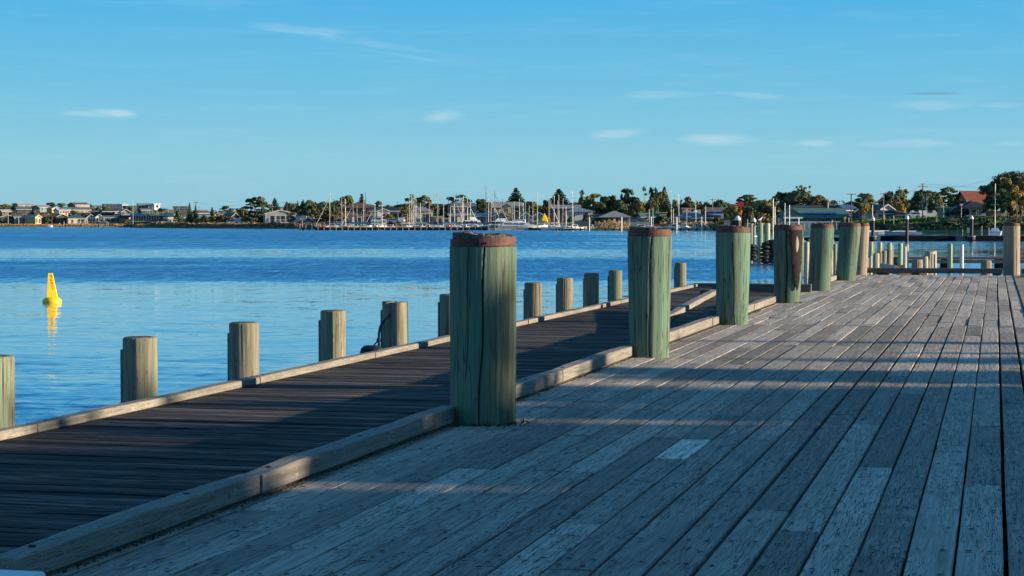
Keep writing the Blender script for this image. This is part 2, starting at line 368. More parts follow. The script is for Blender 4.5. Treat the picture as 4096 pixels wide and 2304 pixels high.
# ================================================================== THE SETTING: water, land
def water_material():
    mm = bpy.data.materials.new('water'); mm.use_nodes = True
    t = mm.node_tree; n = t.nodes; l = t.links; bs = n['Principled BSDF']
    tc = n.new('ShaderNodeTexCoord')
    rt = n.new('ShaderNodeMapping'); rt.inputs['Rotation'].default_value = (0, 0, -YAW); l.new(tc.outputs['Object'], rt.inputs[0])
    sp = n.new('ShaderNodeSeparateXYZ'); l.new(rt.outputs[0], sp.inputs[0])      # y: metres out from the wharf
    def mth(op, a, b=None, c=None, cl=False):
        q = n.new('ShaderNodeMath'); q.operation = op; q.use_clamp = cl
        for i, x in enumerate((a, b, c)):
            if x is None: continue
            if isinstance(x, (int, float)): q.inputs[i].default_value = x
            else: l.new(x, q.inputs[i])
        return q.outputs[0]
    def nz(sx, sy, detail=3, rough=.5, loc=(0, 0, 0), dist=0):
        mp = n.new('ShaderNodeMapping'); mp.inputs['Scale'].default_value = (sx, sy, 1); mp.inputs['Location'].default_value = loc
        l.new(rt.outputs[0], mp.inputs[0])
        q = n.new('ShaderNodeTexNoise'); q.inputs['Scale'].default_value = 1; q.inputs['Detail'].default_value = detail
        q.inputs['Roughness'].default_value = rough; q.inputs['Distortion'].default_value = dist; l.new(mp.outputs[0], q.inputs['Vector']); return q.outputs[0]
    # wind lanes lying across the bay: calm and ruffled belts
    lane = nz(.006, .035, 3, .6, (4, 2, 0))
    yy = mth('MULTIPLY_ADD', mth('SUBTRACT', lane, .5), 45.0, sp.outputs['Y'])
    lg = mth('LOGARITHM', mth('MAXIMUM', yy, 5.0), 10.0)
    mr = n.new('ShaderNodeMapRange'); mr.inputs[1].default_value = 1.0; mr.inputs[2].default_value = 3.0; l.new(lg, mr.inputs[0])
    rp = n.new('ShaderNodeValToRGB'); l.new(mr.outputs[0], rp.inputs[0]); c = rp.color_ramp
    c.elements[0].position = 0; c.elements[0].color = (.50,) * 3 + (1,)
    c.elements[1].position = 1; c.elements[1].color = (.8,) * 3 + (1,)
    def at(y, v): e = c.elements.new((math.log10(y) - 1) / 2); e.color = (v, v, v, 1)
    for y, v in ((20, .50), (26, .38), (32, .22), (40, .14), (48, .13), (80, .13), (90, .35), (98, .9), (140, .95), (155, .38), (182, .30), (205, .75), (330, 1.05)): at(y, v)
    # the basin behind the wharf (to the right) is sheltered
    shel = n.new('ShaderNodeMapRange'); shel.interpolation_type = 'SMOOTHSTEP'; l.new(mth('MULTIPLY_ADD', mth('SUBTRACT', lane, .5), 50.0, sp.outputs['X']), shel.inputs[0]); shel.inputs[1].default_value = 6; shel.inputs[2].default_value = 34
    shel.inputs[3].default_value = 1; shel.inputs[4].default_value = .34
    amp = mth('MULTIPLY', rp.outputs[0], shel.outputs[0])
    def nzc(sx, sy, detail=3, rough=.55, loc=(0, 0, 0)):
        mp = n.new('ShaderNodeMapping'); mp.inputs['Scale'].default_value = (sx, sy, 1); mp.inputs['Location'].default_value = loc
        l.new(rt.outputs[0], mp.inputs[0])
        q = n.new('ShaderNodeTexNoise'); q.inputs['Scale'].default_value = 1; q.inputs['Detail'].default_value = detail
        q.inputs['Roughness'].default_value = rough; l.new(mp.outputs[0], q.inputs['Vector'])
        s = n.new('ShaderNodeSeparateColor'); l.new(q.outputs['Color'], s.inputs[0]); return mth('SUBTRACT', s.outputs[0], .5), mth('SUBTRACT', s.outputs[1], .5)
    ax_, ay_ = nzc(.9, 3.0, 4, .65); bx_, by_ = nzc(.22, .8, 3, .6, (3, 8, 0)); cx_, cy2 = nzc(3.0, 11.0, 3, .6, (6, 1, 0))
    patch = nz(.03, .16, 3, .55, (8, 1, 0))
    amp = mth('MULTIPLY', amp, mth('MULTIPLY_ADD', patch, 1.6, .2)); amp = mth('ADD', amp, .012)
    # gusts: patches of steeper wavelets, longer the farther out
    g1, _a = nzc(2.2, 1.4, 2, .6, (2, 2, 0)); g2, _b = nzc(2.2, .26, 3, .65, (5, 5, 0)); g3, _c = nzc(1.7, .075, 3, .65, (9, 4, 0))
    def band(a, b): q = n.new('ShaderNodeMapRange'); l.new(sp.outputs['Y'], q.inputs[0]); q.inputs[1].default_value = a; q.inputs[2].default_value = b; return q.outputs[0]
    w2, w3 = band(40, 90), band(120, 220)
    gg = mth('ADD', mth('MULTIPLY', g1, mth('SUBTRACT', 1.0, w2)), mth('MULTIPLY', g2, mth('MULTIPLY', w2, mth('SUBTRACT', 1.0, w3)))); gg = mth('ADD', gg, mth('MULTIPLY', g3, w3))
    amp = mth('MULTIPLY', amp, mth('MAXIMUM', mth('MULTIPLY_ADD', gg, 2.0, 1.0), .12))
    # wave slopes; the facets one sees lean towards the wharf
    sx_ = mth('MULTIPLY', mth('ADD', ax_, mth('MULTIPLY', bx_, .6)), mth('MULTIPLY', amp, WAMP * .45))
    raw = mth('ADD', mth('ADD', mth('MULTIPLY', ay_, 1.0), mth('MULTIPLY', by_, .8)), mth('MULTIPLY', cy2, .8))
    lean = mth('MULTIPLY', mth('MULTIPLY', mth('MULTIPLY_ADD', mth('ABSOLUTE', raw), 1.35, .05), mth('MULTIPLY', amp, WAMP)), mth('MULTIPLY_ADD', amp, 2.4, -.35, True))
    sy_n = mth('SUBTRACT', mth('MULTIPLY', mth('MULTIPLY', raw, .8), mth('MULTIPLY', amp, WAMP)), lean)
    cb = n.new('ShaderNodeCombineXYZ'); l.new(sx_, cb.inputs[0]); l.new(sy_n, cb.inputs[1]); cb.inputs[2].default_value = 1
    vr = n.new('ShaderNodeVectorRotate'); vr.rotation_type = 'Z_AXIS'; l.new(cb.outputs[0], vr.inputs[0]); vr.inputs['Angle'].default_value = YAW
    bp = n.new('ShaderNodeVectorMath'); bp.operation = 'NORMALIZE'; l.new(vr.outputs[0], bp.inputs[0])
    # clear water: mirror of the sky over a blue body, mixed by the Fresnel term
    gl = n.new('ShaderNodeBsdfGlossy'); l.new(mth('MULTIPLY_ADD', amp, .10, .012), gl.inputs['Roughness']); l.new(bp.outputs[0], gl.inputs['Normal']); gl.inputs['Color'].default_value = (.96, .98, 1, 1)
    df = n.new('ShaderNodeBsdfDiffuse'); df.inputs['Color'].default_value = (.003, .075, .19, 1)
    fr = n.new('ShaderNodeFresnel'); fr.inputs['IOR'].default_value = 1.333; l.new(bp.outputs[0], fr.inputs['Normal'])
    ms = n.new('ShaderNodeMixShader'); l.new(mth('POWER', fr.outputs[0], .6), ms.inputs[0]); l.new(df.outputs[0], ms.inputs[1]); l.new(gl.outputs[0], ms.inputs[2])
    l.new(ms.outputs[0], n['Material Output'].inputs['Surface']); n.remove(bs)
    return mm
WAMP = 1.0
M['water'] = water_material()
mb = MB()
pts = []; ring = []
rad = [0.0, 60, 200, 700, 2200, 9000]
nseg = 64
vs_ = [(0, 0, WZ)]; fs_ = []
for k_, r_ in enumerate(rad[1:]):
    for i in range(nseg): vs_.append((r_ * math.cos(2 * math.pi * i / nseg), r_ * math.sin(2 * math.pi * i / nseg), WZ))
for i in range(nseg): fs_.append((0, 1 + i, 1 + (i + 1) % nseg))
for k_ in range(len(rad) - 2):
    for i in range(nseg):
        a, b = 1 + k_ * nseg + i, 1 + k_ * nseg + (i + 1) % nseg
        fs_.append((a, a + nseg, b + nseg, b))
mb.add(vs_, fs_); tag(mb.build('water', M['water']), 'blue river water with wind ruffled lanes and calm belts', kind='structure')

# shoreline: distance of the water's edge and the rise of the land behind it, by column of view
R0T = [(-6000, 900), (-1500, 860), (450, 852), (560, 790), (700, 740), (900, 716), (1150, 690), (1350, 650), (2300, 640), (2700, 620), (3000, 560), (3200, 480), (3400, 425), (3600, 402), (3900, 388), (4200, 370), (7000, 330)]
def lerp(T, u):
    if u <= T[0][0]: return T[0][1]
    for (a, x), (b, y) in zip(T, T[1:]):
        if u <= b: return x + (y - x) * (u - a) / (b - a)
    return T[-1][1]
# land profiles: (distance behind the shore, height)
PR = [(-6000, [(0, -1.5), (13, -1.1), (25, -.1), (45, .3), (90, 3.6), (150, 7.0), (220, 8.5), (400, 9)]),
      (500, [(0, -1.5), (13, -1.1), (25, -.1), (45, .3), (90, 3.6), (150, 7.0), (220, 8.5), (400, 9)]),
      (800, [(0, -1.5), (13, -1.1), (25, -.1), (60, .3), (130, 2.2), (180, 4.2), (260, 6), (400, 7)]),
      (1300, [(0, -1.5), (11, -1.1), (20, -.1), (60, .5), (110, 1.6), (180, 3.5), (260, 5), (400, 6)]),
      (3000, [(0, -.9), (20, .0), (60, .6), (110, 1.2), (180, 2.5), (260, 4), (400, 5)]),
      (3350, [(0, -.9), (14, .3), (32, 1.1), (110, 1.5), (180, 2.5), (260, 3.5), (400, 4)]),
      (3600, [(0, -.7), (14, .5), (32, 1.5), (110, 1.8), (180, 2.8), (260, 4), (400, 5)]),
      (3900, [(0, -.6), (14, .9), (32, 2.4), (110, 2.7), (180, 3.2), (260, 4), (400, 5)]),
      (7000, [(0, -.6), (14, .9), (32, 2.6), (110, 3.0), (180, 3.6), (260, 4), (400, 5)])]
def gz(u, r):
    s = r - lerp(R0T, u)
    if s < 0: return max(WZ - 1.5, -.9 + s * .08) if s > -25 else WZ - 1.5
    a = [(k, lerp(p, s)) for k, p in PR]
    return lerp(a, u)
us = [-6000 + i * 110 for i in range(119)]
ss = [-30, -12, -6, -1, 0, 4, 8, 14, 20, 26, 32, 45, 60, 75, 90, 110, 130, 150, 180, 220, 260, 330, 420, 700]
mb = MB(); grid = []
for u in us:
    for s in ss:
        r = lerp(R0T, u) + s
        z = gz(u, r) + (0 if s < 20 else .25 * math.sin(u * .013 + s * .07) * min(1, s / 100))
        grid.append(P(u, r, z))
ns_ = len(ss); fs_ = []
for i in range(len(us) - 1):
    for j in range(ns_ - 1): a = i * ns_ + j; fs_.append((a, a + ns_, a + ns_ + 1, a + 1))
mb.add(grid, fs_); tag(mb.build('land', M['land'], smooth=True), 'low grassy shore rising to a housing estate', kind='structure')

# ================================================================== MAIN WHARF DECK
XL, XR_ = -3.95, 9.0
PW = 0.2                          # plank pitch
mbd = MB()
def plank(mbx, x0, x1, y0, y1, z, rnd, wob=0.0, seg=None):
    L = y1 - y0; k = max(1, int(L / 1.2)) if wob else 1
    ofs = [rng.uniform(-wob, wob) for _ in range(k + 1)]; of2 = [rng.uniform(-wob, wob) for _ in range(k + 1)]
    tl = rng.uniform(-.003, .003); c = .006; rings = []
    for i in range(k + 1):
        y = y0 + L * i / k; a = x0 + ofs[i]; b = x1 + of2[i]
        rings.append([(a, y, z - .07), (b, y, z - .07), (b, y, z - c + tl), (b - c, y, z + tl), (a + c, y, z - tl), (a, y, z - c - tl)])
    mbx.loft(rings, 0, True, True, max(rnd, .01))
nails = MB()
def nailrow(x0, x1, y, z, dens=1.0):
    for fx in (.24, .76):
        if rng.random() > .93: continue
        x = x0 + (x1 - x0) * (fx + rng.uniform(-.04, .04)); yy = y + rng.uniform(-.02, .02); r = rng.uniform(.008, .012)
        k = 6; a0 = rng.random() * 6
        pts = [(x + r * math.cos(a0 + i * math.pi * 2 / k) * (1.7 if i % 2 else .8), yy + 1.5 * r * math.sin(a0 + i * math.pi * 2 / k), z + .0045) for i in range(k)]
        nails.add([(x, yy, z + .005)] + pts, [(0, 1 + i, 1 + (i + 1) % k) for i in range(k)])
YJ = 26.3
xx = XL; col = 0
while xx < XR_:
    near = xx < 1.5
    gap = rng.choice([.010, .013, .017, .022, .028]) if xx > -1.6 else rng.choice([.010, .012, .015])
    if xx < -3.1: gap = .010
    x0, x1 = xx + gap / 2, xx + PW - gap / 2
    col += 1
    # near bay: long planks, joints on the joists
    y = -2.0 + .6 * rng.randint(-3, 0)
    forced = []
    if x0 < -1.80 < x1 + .02: forced = [11.3, 12.35]
    cuts = []
    while y < YJ:
        ln = .6 * rng.choice([5, 6, 7, 8, 9, 10]); y1 = min(y + ln, YJ)
        if YJ - y1 < 1.2: y1 = YJ
        cuts.append((y, y1)); y = y1
    if forced:
        a, b = forced; nc = []
        for (p, q) in cuts:
            if q <= a or p >= b: nc.append((p, q))
            else:
                if p < a - .3: nc.append((p, a))
                if q > b + .3: nc.append((b, q))
        nc.append((a, b)); cuts = sorted(nc)
    for (p, q) in cuts:
        rd = rng.random() ** 1.2 * .85 + .05
        if rng.random() < .08: rd = .95
        if forced and abs(p - forced[0]) < 1e-6: rd = 2.2
        plank(mbd, x0, x1, p + rng.uniform(.004, .009), q - rng.uniform(.003, .006), rng.uniform(-.0025, .0025), rd, .0025)
        if near:
            j = math.ceil((p + .02) / .6) * .6
            for yy in (p + .05, q - .05): nailrow(x0, x1, yy, .004)
            while j < q - .1:
                if p + .12 < j: nailrow(x0, x1, j, .004)
                j += .6
    # far bay: short weathered boards with ragged seams
    y = YJ + .02 + rng.choice([0, .0, .35])
    if y > YJ + .1: plank(mbd, x0, x1, YJ + .02, y - .004, 0, rng.random(), .003)
    while y < 51.3:
        ln = rng.choice([1.2, 1.8, 1.8, 2.4, 2.4, 3.0, 3.6]); y1 = min(y + ln, 51.3)
        g2 = .012 if rng.random() < .5 else .004
        plank(mbd, x0, x1, y + g2 / 2, y1 - g2 / 2, rng.uniform(-.004, .004), min(1, .25 + rng.random() * .8), .007)
        y = y1
    xx += PW
    if abs(xx - .5) < .11:          # wide brown boards begin here
        break
XB = xx
for i in range(3):
    y = -2.0
    while y < 51.3:
        y1 = min(y + rng.choice([3.6, 4.8, 6.0]), 51.3); mbd_at = .3 + rng.random() * .5
        mbd.bev(XB + .006 + i * .3, XB + .3 - .006 + i * .3, y + .004, y1 - .004, -.08, .012 + .004 * i, .008, 1, mbd_at); y = y1
xx = XB + .9
while xx < XR_:
    y = -2.0
    while y < 51.3:
        y1 = min(y + rng.choice([2.4, 3.6, 4.8]), 51.3)
        plank(mbd, xx + .005, xx + PW - .005, y + .004, y1 - .004, rng.uniform(-.004, .004), rng.random(), .004); y = y1
    xx += PW
deck = mbd.build('wharf_deck', [M['deck'], M['brown_board']]); tag(deck, 'grey weathered plank deck of the wharf', kind='structure')
nl = nails.build('deck_nail', M['nail'], deck)
# bearers and a dark sheet standing in for the shade under the planks
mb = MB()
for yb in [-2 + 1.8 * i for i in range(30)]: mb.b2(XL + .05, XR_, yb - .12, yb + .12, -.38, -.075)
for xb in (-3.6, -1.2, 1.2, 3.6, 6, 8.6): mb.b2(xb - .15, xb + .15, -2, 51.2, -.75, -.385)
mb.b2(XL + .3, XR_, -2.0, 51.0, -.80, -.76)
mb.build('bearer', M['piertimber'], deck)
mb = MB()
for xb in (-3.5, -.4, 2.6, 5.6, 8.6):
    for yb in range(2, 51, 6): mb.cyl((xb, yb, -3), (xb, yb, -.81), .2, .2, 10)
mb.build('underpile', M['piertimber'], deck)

# ================================================================== LOWER BOARDWALK, RAMP AND LANDING
ZL = -.35
mb = MB()
XO = -7.64                        # inner face of the outer kerb
def cross(mbx, y, x0, x1, z, ww=.14, t=.05, dz=0.0):
    rd = rng.random() ** 1.3 * .9 + .02; h = rng.uniform(-.004, .004); c = .006; gq = rng.choice([.003, .004, .006, .009]); pr = [(y + gq, z - t), (y + ww - .003, z - t + dz), (y + ww - .003, z + dz - c + h), (y + ww - .003 - c, z + dz + h), (y + gq + c, z + h), (y + gq, z - c + h)]
    mbx.loft([[(x0, a, b) for a, b in pr][::-1], [(x1, a, b) for a, b in pr][::-1]], 0, True, True, rd)
y = -2.0
while y < 51.4:
    xr = -3.97 if y < 28.2 else -5.13
    cross(mb, y, XO - .2, xr, ZL); y += .14
walk = mb.build('boardwalk', M['walk']); tag(walk, 'dark lower boardwalk of cross laid planks beside the wharf', kind='structure')
mb = MB(); y = 28.3
while y < 38.3:
    t_ = min(1, max(0, (y - 28.3) / 8.4)); z = ZL + .004 + (.341) * t_; t2 = min(1, (y + .14 - 28.3) / 8.4)
    cross(mb, y, -5.12, -3.97, z, .14, .05, .341 * (t2 - t_)); y += .14
tag(mb.build('ramp', M['walk']), 'narrow plank ramp climbing from the boardwalk to the wharf', kind='structure')
mb = MB()
for yb in [-2 + 1.8 * i for i in range(30)]: mb.b2(XO - .2, -5.35, yb - .1, yb + .1, ZL - .30, ZL - .055)
for yb in [-2 + 1.8 * i for i in range(15)]: mb.b2(-5.35, -3.97, yb - .1, yb + .1, ZL - .30, ZL - .055)
for xb in (-7.4, -5.5): mb.b2(xb - .1, xb + .1, -2, 51.4, ZL - .62, ZL - .305)
mb.build('bearer', M['piertimber'], walk)

# ------------------------------------------------------------------ kerb beams
def kerb(x0, x1, y0, y1, z, h, label, mt='kerb', slope=0.0, group=None):
    mbk = MB(); b = .007; L = y1 - y0; k = max(2, int(L / .6)); rings = []
    for i in range(k + 1):
        y = y0 + L * i / k; zz = z + slope * i / k; jx = rng.uniform(-.006, .006); jz = rng.uniform(-.004, .004); e = .02 if i in (0, k) else 0
        a, c2 = x0 + jx + e * .3, x1 + jx - e * .3; t = zz + h + jz - e * .3
        rings.append([(a + b, y, zz), (c2 - b, y, zz), (c2, y, zz + b), (c2, y, t - b), (c2 - b * 1.2, y, t), (a + b * 1.2, y, t), (a, y, t - b), (a, y, zz + b)])
    mbk.loft(rings, 0)
    o = mbk.build('kerb_beam', M[mt]); tag(o, label, 'kerb beam', group)
    n = MB()
    for i in range(max(2, int(L / 1.5))):
        y = y0 + .25 + i * 1.5
        if y > y1 - .15: break
        n.cyl((x0 + .06, y, z + slope * (y - y0) / L + h - .005), (x0 + .06, y, z + slope * (y - y0) / L + h + .0035), .015, .015, 7)
    n.build('bolt', M['nail'], o)
    return o
BY = [Yat(k_ * 4096 / 2576, -3.45) for k_ in (1212, 1634, 1841, 1980, 2058, 2123)]
KG = 'timber kerb beams along the wharf edge'
names = ['nearest wharf kerb beam, running out of the bottom left corner to the first green post', 'wharf kerb beam between the first and second green posts, its near half in shade',
         'sunlit wharf kerb beam between the second and third green posts', 'wharf kerb beam between the third and fourth green posts, mossy at its foot',
         'stub of kerb beam just beyond the fourth green post', 'short wharf kerb beam between the fifth and sixth green posts']
KZ, KH = .018, .108
K0 = BY[0] - 6.37
# each run is two timbers scarfed together
def run(y0, y1, ys, lab):
    if ys:
        kerb(-3.715, -3.59, y0, ys - .006, KZ, KH, lab + ', near timber', group=KG); kerb(-3.713, -3.588, ys + .006, y1, KZ, KH - .003, lab + ', far timber', group=KG)
    else: kerb(-3.715, -3.59, y0, y1, KZ, KH, lab, group=KG)
run(K0, 12.94, K0 + 2.55, names[0])
run(BY[0] + .40, 19.88, 16.3, names[1])
run(BY[1] + .35, 26.05, 25.45, names[2])
run(BY[2] + .35, 33.1, 30.0, names[3])
kerb(-3.715, -3.59, BY[3] + .35, BY[3] + 1.1, KZ, KH, names[4], group=KG)
run(BY[4] + .35, BY[5] + .0, None, names[5])
# blocks under the kerb, and the gutter gap: dark packers
OG = 'low kerb beams along the boardwalk edge'
OL = ['leftmost low kerb beam on the boardwalk edge, in front of the first small piles', 'low boardwalk kerb beam by the second and third small piles', 'low boardwalk kerb beam beside the split pile with the rope',
      'low boardwalk kerb beam hidden partly by the first green post', 'low sunlit boardwalk kerb beam behind the first green post', 'low boardwalk kerb beam between the first and second green posts',
      'low boardwalk kerb beam disappearing behind the second green post', 'far low boardwalk kerb beam seen right of the second green post', 'last low boardwalk kerb beam before the corner']
ys_ = [9.0, 14.6, 19.6, 23.6, 27.9, 32.0, 35.6, 40.4, 45.6, 51.3]
for i in range(9): kerb(XO - .13, XO, ys_[i] + .005, ys_[i + 1] - .005, ZL + .003, .075, OL[i], group=OG)
kerb(XO - .13, XO, 3.0, 8.99, ZL + .003, .075, 'low boardwalk kerb beam left of the picture', group=OG)
# cross kerbs
def xkerb(x0, x1, y, z, h, d, label, mt='kerb_x'):
    mbk = MB(); mbk.loft([[(x, y, z), (x, y + d, z), (x, y + d, z + h - .01), (x, y + d - .012, z + h), (x, y + .012, z + h), (x, y, z + h - .01)][::-1] for x in (x0, x1)], 0)
    return tag(mbk.build('kerb_beam', M[mt]), label, 'kerb beam')
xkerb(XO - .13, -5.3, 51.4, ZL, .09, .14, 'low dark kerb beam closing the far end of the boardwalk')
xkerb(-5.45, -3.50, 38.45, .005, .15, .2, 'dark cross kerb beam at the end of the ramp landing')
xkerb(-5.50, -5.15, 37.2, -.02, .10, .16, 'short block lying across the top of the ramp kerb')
kerb(-5.28, -5.13, 29.2, 32.4, ZL + .03, .09, 'ramp kerb beam, lower length in shade', slope=.13)
kerb(-5.28, -5.13, 32.42, 37.15, ZL + .162, .09, 'ramp kerb beam, upper sunlit length', slope=.19)
# end kerb of the wharf on packers, water glints below it
e_ = [-2.98, -.9, .35]
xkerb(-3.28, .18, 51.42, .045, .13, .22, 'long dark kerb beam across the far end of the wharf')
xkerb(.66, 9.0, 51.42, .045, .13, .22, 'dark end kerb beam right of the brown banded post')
for i_, x_ in enumerate((-2.9, -2.0, .05)):
    mb = MB(); mb.b2(x_ - .1, x_ + .1, 51.43, 51.62, -.01, .044); tag(mb.build('packer_block', M['piertimber']), ('left', 'second', 'right')[i_] + ' packer block under the long end kerb beam', 'timber block', 'packer blocks under the end kerb')
mb = MB()
for k_, zt in enumerate((.03, .055, .08)): mb.b2(.62, 1.8, 49.2 + .24 * k_, 49.40 + .24 * k_, .004, zt, 0, .2 + .2 * k_)
tag(mb.build('stacked_boards', M['brown_board']), 'flat stacked boards on the deck at the far right edge', 'boards')

# ------------------------------------------------------------------ round timber posts
def hsh(*a):
    x = math.sin(sum(q * w_ for q, w_ in zip(a, (12.9898, 78.233, 37.719, 4.581)))) * 43758.5453
    return x - math.floor(x)
def post_mesh(mbx, r0, r1, z0, z1, nseg, nz_, seed, lean=(0, 0), ncr=7, cdep=.02, cw=.01, flute=.004, twist=.12, big=None, round_top=.0, mi=0):
    rg = random.Random(seed)
    cr = [(rg.uniform(0, 6.283), rg.uniform(-.25, .25) * twist * 8, rg.uniform(.4, 1.2), rg.uniform(0, .4), rg.uniform(.6, 1.0), rg.uniform(0, 6)) for _ in range(ncr)]
    fl = [(rg.randint(3, 26), rg.uniform(0, 6.28), rg.uniform(.2, 1)) for _ in range(9)]
    rings = []; tl_ = [k / nz_ for k in range(nz_ + 1)]
    if round_top: tl_ = [q for q in tl_ if q < 1 - round_top - .004] + [1 - round_top, 1 - round_top * .45, 1 - round_top * .15, 1.0]
    for t in tl_:
        z = z0 + (z1 - z0) * t; rb = r0 + (r1 - r0) * t; ring = []
        for i in range(nseg):
            th = 2 * math.pi * i / nseg; rr = rb
            for (q, ph, am) in fl: rr += flute * .35 * am * math.sin(q * th + ph + .8 * math.sin(3.0 * t + ph)) * (1 if q < 12 else .4)
            for (a0, tw, ww, s0, s1, ph) in cr:
                if t < s0 or t > s1 + .25: continue
                c = a0 + tw * t + .035 * math.sin(9 * t + ph); d = (th - c + math.pi) % (2 * math.pi) - math.pi
                wv = cw * ww * min(1, (t - s0) * 6 + .25) * min(1, (s1 + .25 - t) * 6)
                if wv > 0: rr -= cdep * ww * max(0, 1 - abs(d) * rb / max(wv, 1e-4))
            if big:
                for (a0, bw, bd, b0, b1) in big:
                    d = (th - a0 - .09 * math.sin(3.1 * t + seed) - .03 * math.sin(13 * t) + math.pi) % (2 * math.pi) - math.pi
                    if b0 <= t <= b1: rr -= bd * max(0, 1 - abs(d) * rb / bw) ** .5 if abs(d) * rb < bw else 0
            if round_top and t > 1 - round_top:
                q = (t - (1 - round_top)) / round_top; rr -= .018 * q ** 3 * (rb / .15)
            ring.append((rr * math.cos(th) + lean[0] * t, rr * math.sin(th) + lean[1] * t, z))
        rings.append(ring)
    mbx.loft(rings, mi)
BG = 'big mooring posts with rusty steel bands'
blabels = ['largest green mooring post with a rusty band, nearest the camera', 'second green mooring post with a rusty band, its top split and dark', 'third green mooring post, pale sunlit right side, behind the second',
           'fourth green mooring post with a long black split and a brown scar', 'fifth green mooring post leaning slightly right, smooth sunlit side', 'sixth green mooring post leaning right in front of the brown one']
# base half width left/right, top half widths in photo columns -> radii in metres
specs = [(.224, .232, 0.0, 1.22, 'pile_green', 11), (.195, .228, .0, 1.24, 'pile_green', 22), (.205, .235, .015, 1.24, 'pile_green', 33), (.208, .252, .02, 1.24, 'pile_green', 44),
         (.222, .235, .08, 1.25, 'pile_green', 55), (.235, .245, .15, 1.26, 'pile_green', 66)]
def bollard(x, y, r0, r1, lean, zs, mt, seed, label, cat='mooring post', group=BG, i=9, ragged=0.012):
    e = empty('mooring_post', (x, y, 0), 0, label, cat, group)
    seg = 288 if i == 0 else (160 if i < 4 else 96)
    mb = MB(); big = None
    if i == 0: big = [(-1.38, .006, .04, .0, 1), (-1.85, .004, .02, .45, 1)]
    if i == 1: big = [(-1.30, .008, .03, .2, 1)]
    if i == 2: big = [(-1.35, .006, .03, .0, .9)]
    if i == 3: big = [(-1.62, .014, .07, .0, 1), (-1.2, .01, .03, .45, .8)]
    L = (lean * (cy_), lean * sy_)
    post_mesh(mb, r0, r1, -1.2 if i > 5 else -.4, zs, seg, 60 if i < 2 else 30, seed, L, 6 if i else 9, .010, .005, .005, big=big)
    mb.build('post', M[mt], e, smooth=False)
    ox, oy = L
    # steel band
    mb = MB(); rb = r1 - .004; n = 48; rings = []
    tlt = rng.uniform(-.01, .01)
    prof = [(rb, zs + .002), (rb, zs + .062), (rb - .012, zs + .062), (rb - .012, zs + .002)]
    for q in range(n):
        a = 2 * math.pi * q / n; rings.append([(ox + rr * math.cos(a), oy + rr * math.sin(a), z + tlt * math.cos(a)) for rr, z in prof])
    rings.append(rings[0]); mb.loft(rings, 0, caps=False)
    for a in (-1.2, .4, 2.2): mb.cyl((ox + (rb - .004) * math.cos(a), oy + (rb - .004) * math.sin(a), zs + .03), (ox + (rb + .006) * math.cos(a), oy + (rb + .006) * math.sin(a), zs + .03), .007, .007, 6)
    mb.build('steel_band', M['rust'], e, smooth=False)
    # ragged end grain stub above the band
    mb = MB(); rt_ = r1 - .02; seg = 72; rg = random.Random(seed + 5); top = []
    sl = rg.uniform(.012, .03); prev = 0
    hts = []
    for q in range(seg):
        prev = .6 * prev + .4 * rg.uniform(-1, 1); hts.append(zs + .062 + .028 - sl * math.cos(2 * math.pi * q / seg) * .6 + prev * ragged)
    rings = [[(ox + rt_ * math.cos(2 * math.pi * q / seg), oy + rt_ * math.sin(2 * math.pi * q / seg), zs - .01) for q in range(seg)],
             [(ox + (rt_ + rg.uniform(-.004, .002)) * math.cos(2 * math.pi * q / seg), oy + rt_ * math.sin(2 * math.pi * q / seg), hts[q]) for q in range(seg)],
             [(ox + rt_ * .8 * math.cos(2 * math.pi * q / seg), oy + rt_ * .8 * math.sin(2 * math.pi * q / seg), hts[q] - rg.uniform(-.012, .012)) for q in range(seg)],
             [(ox + rt_ * .3 * math.cos(2 * math.pi * q / seg), oy + rt_ * .3 * math.sin(2 * math.pi * q / seg), zs + .075 + rg.uniform(-.008, .01)) for q in range(seg)]]
    mb.loft(rings, 0)
    mb.build('end_grain', M['endgrain'], e)
    return e
for i, (r0, r1, lean, zs, mt, seed) in enumerate(specs):
    bollard(-3.45 + (0.0 if i else .01), BY[i], r0, r1, lean, zs, mt, seed, blabels[i], i=i)
# scar on the fourth post
bollard(P(3427, 50.6).x, P(3427, 50.6).y, .195, .20, .12, 1.26, 'pile_brown', 77, 'brown weathered mooring post half hidden behind the sixth green post', i=7)
q_ = P(4046, 50.9); bollard(q_.x, q_.y, .215, .213, -.01, 1.265, 'pile_brown', 88, 'brown grey mooring post standing alone at the right end of the wharf', i=8)
# dark scar and pale heartwood on the fourth post (missing bark)
mb = MB(); sc = []
def scar(mbx, r, z0, z1, a0, wmax, seed, proud=.006, oval=False):
    rg = random.Random(seed); n = 22; rows = []
    for k in range(n + 1):
        t = k / n; z = z0 + (z1 - z0) * t; ww = wmax * ((.10 + .9 * min(1, t * 1.15) ** .8) if not oval else max(.03, math.sin(math.pi * t)) ** .6) * (1 + rg.uniform(-.16, .16) * (0 if oval else 1))
        c = a0 + .05 * math.sin(3 * t); rows.append([((r + proud * math.sin(math.pi * j / 6) ** .3) * math.cos(c + ww * (j / 6 - .5)), (r + proud * math.sin(math.pi * j / 6) ** .3) * math.sin(c + ww * (j / 6 - .5)), z) for j in range(7)])
    mbx.loft(rows, 0, False, False)
M['scar'] = wood('dark_split_scar', (.035, .026, .018), (.006, .005, .005), 'z', 1, .9, attr=0, bump=1.0)
M['heart'] = mat('pale_heartwood', (.40, .33, .25), (.30, .24, .18), (30, 30, 4), .8)
b4 = [o for o in COL.objects if o.get('label') == blabels[3]][0]
mb = MB(); scar(mb, .257, .22, 1.245, -.80, 1.25, 3); mb.build('scar', M['scar'], b4, loc=(.012, 0, 0))
mb = MB(); scar(mb, .262, .86, 1.14, -.86, .26, 4, .004, True); mb.build('heartwood', M['heart'], b4, loc=(.012, 0, 0))
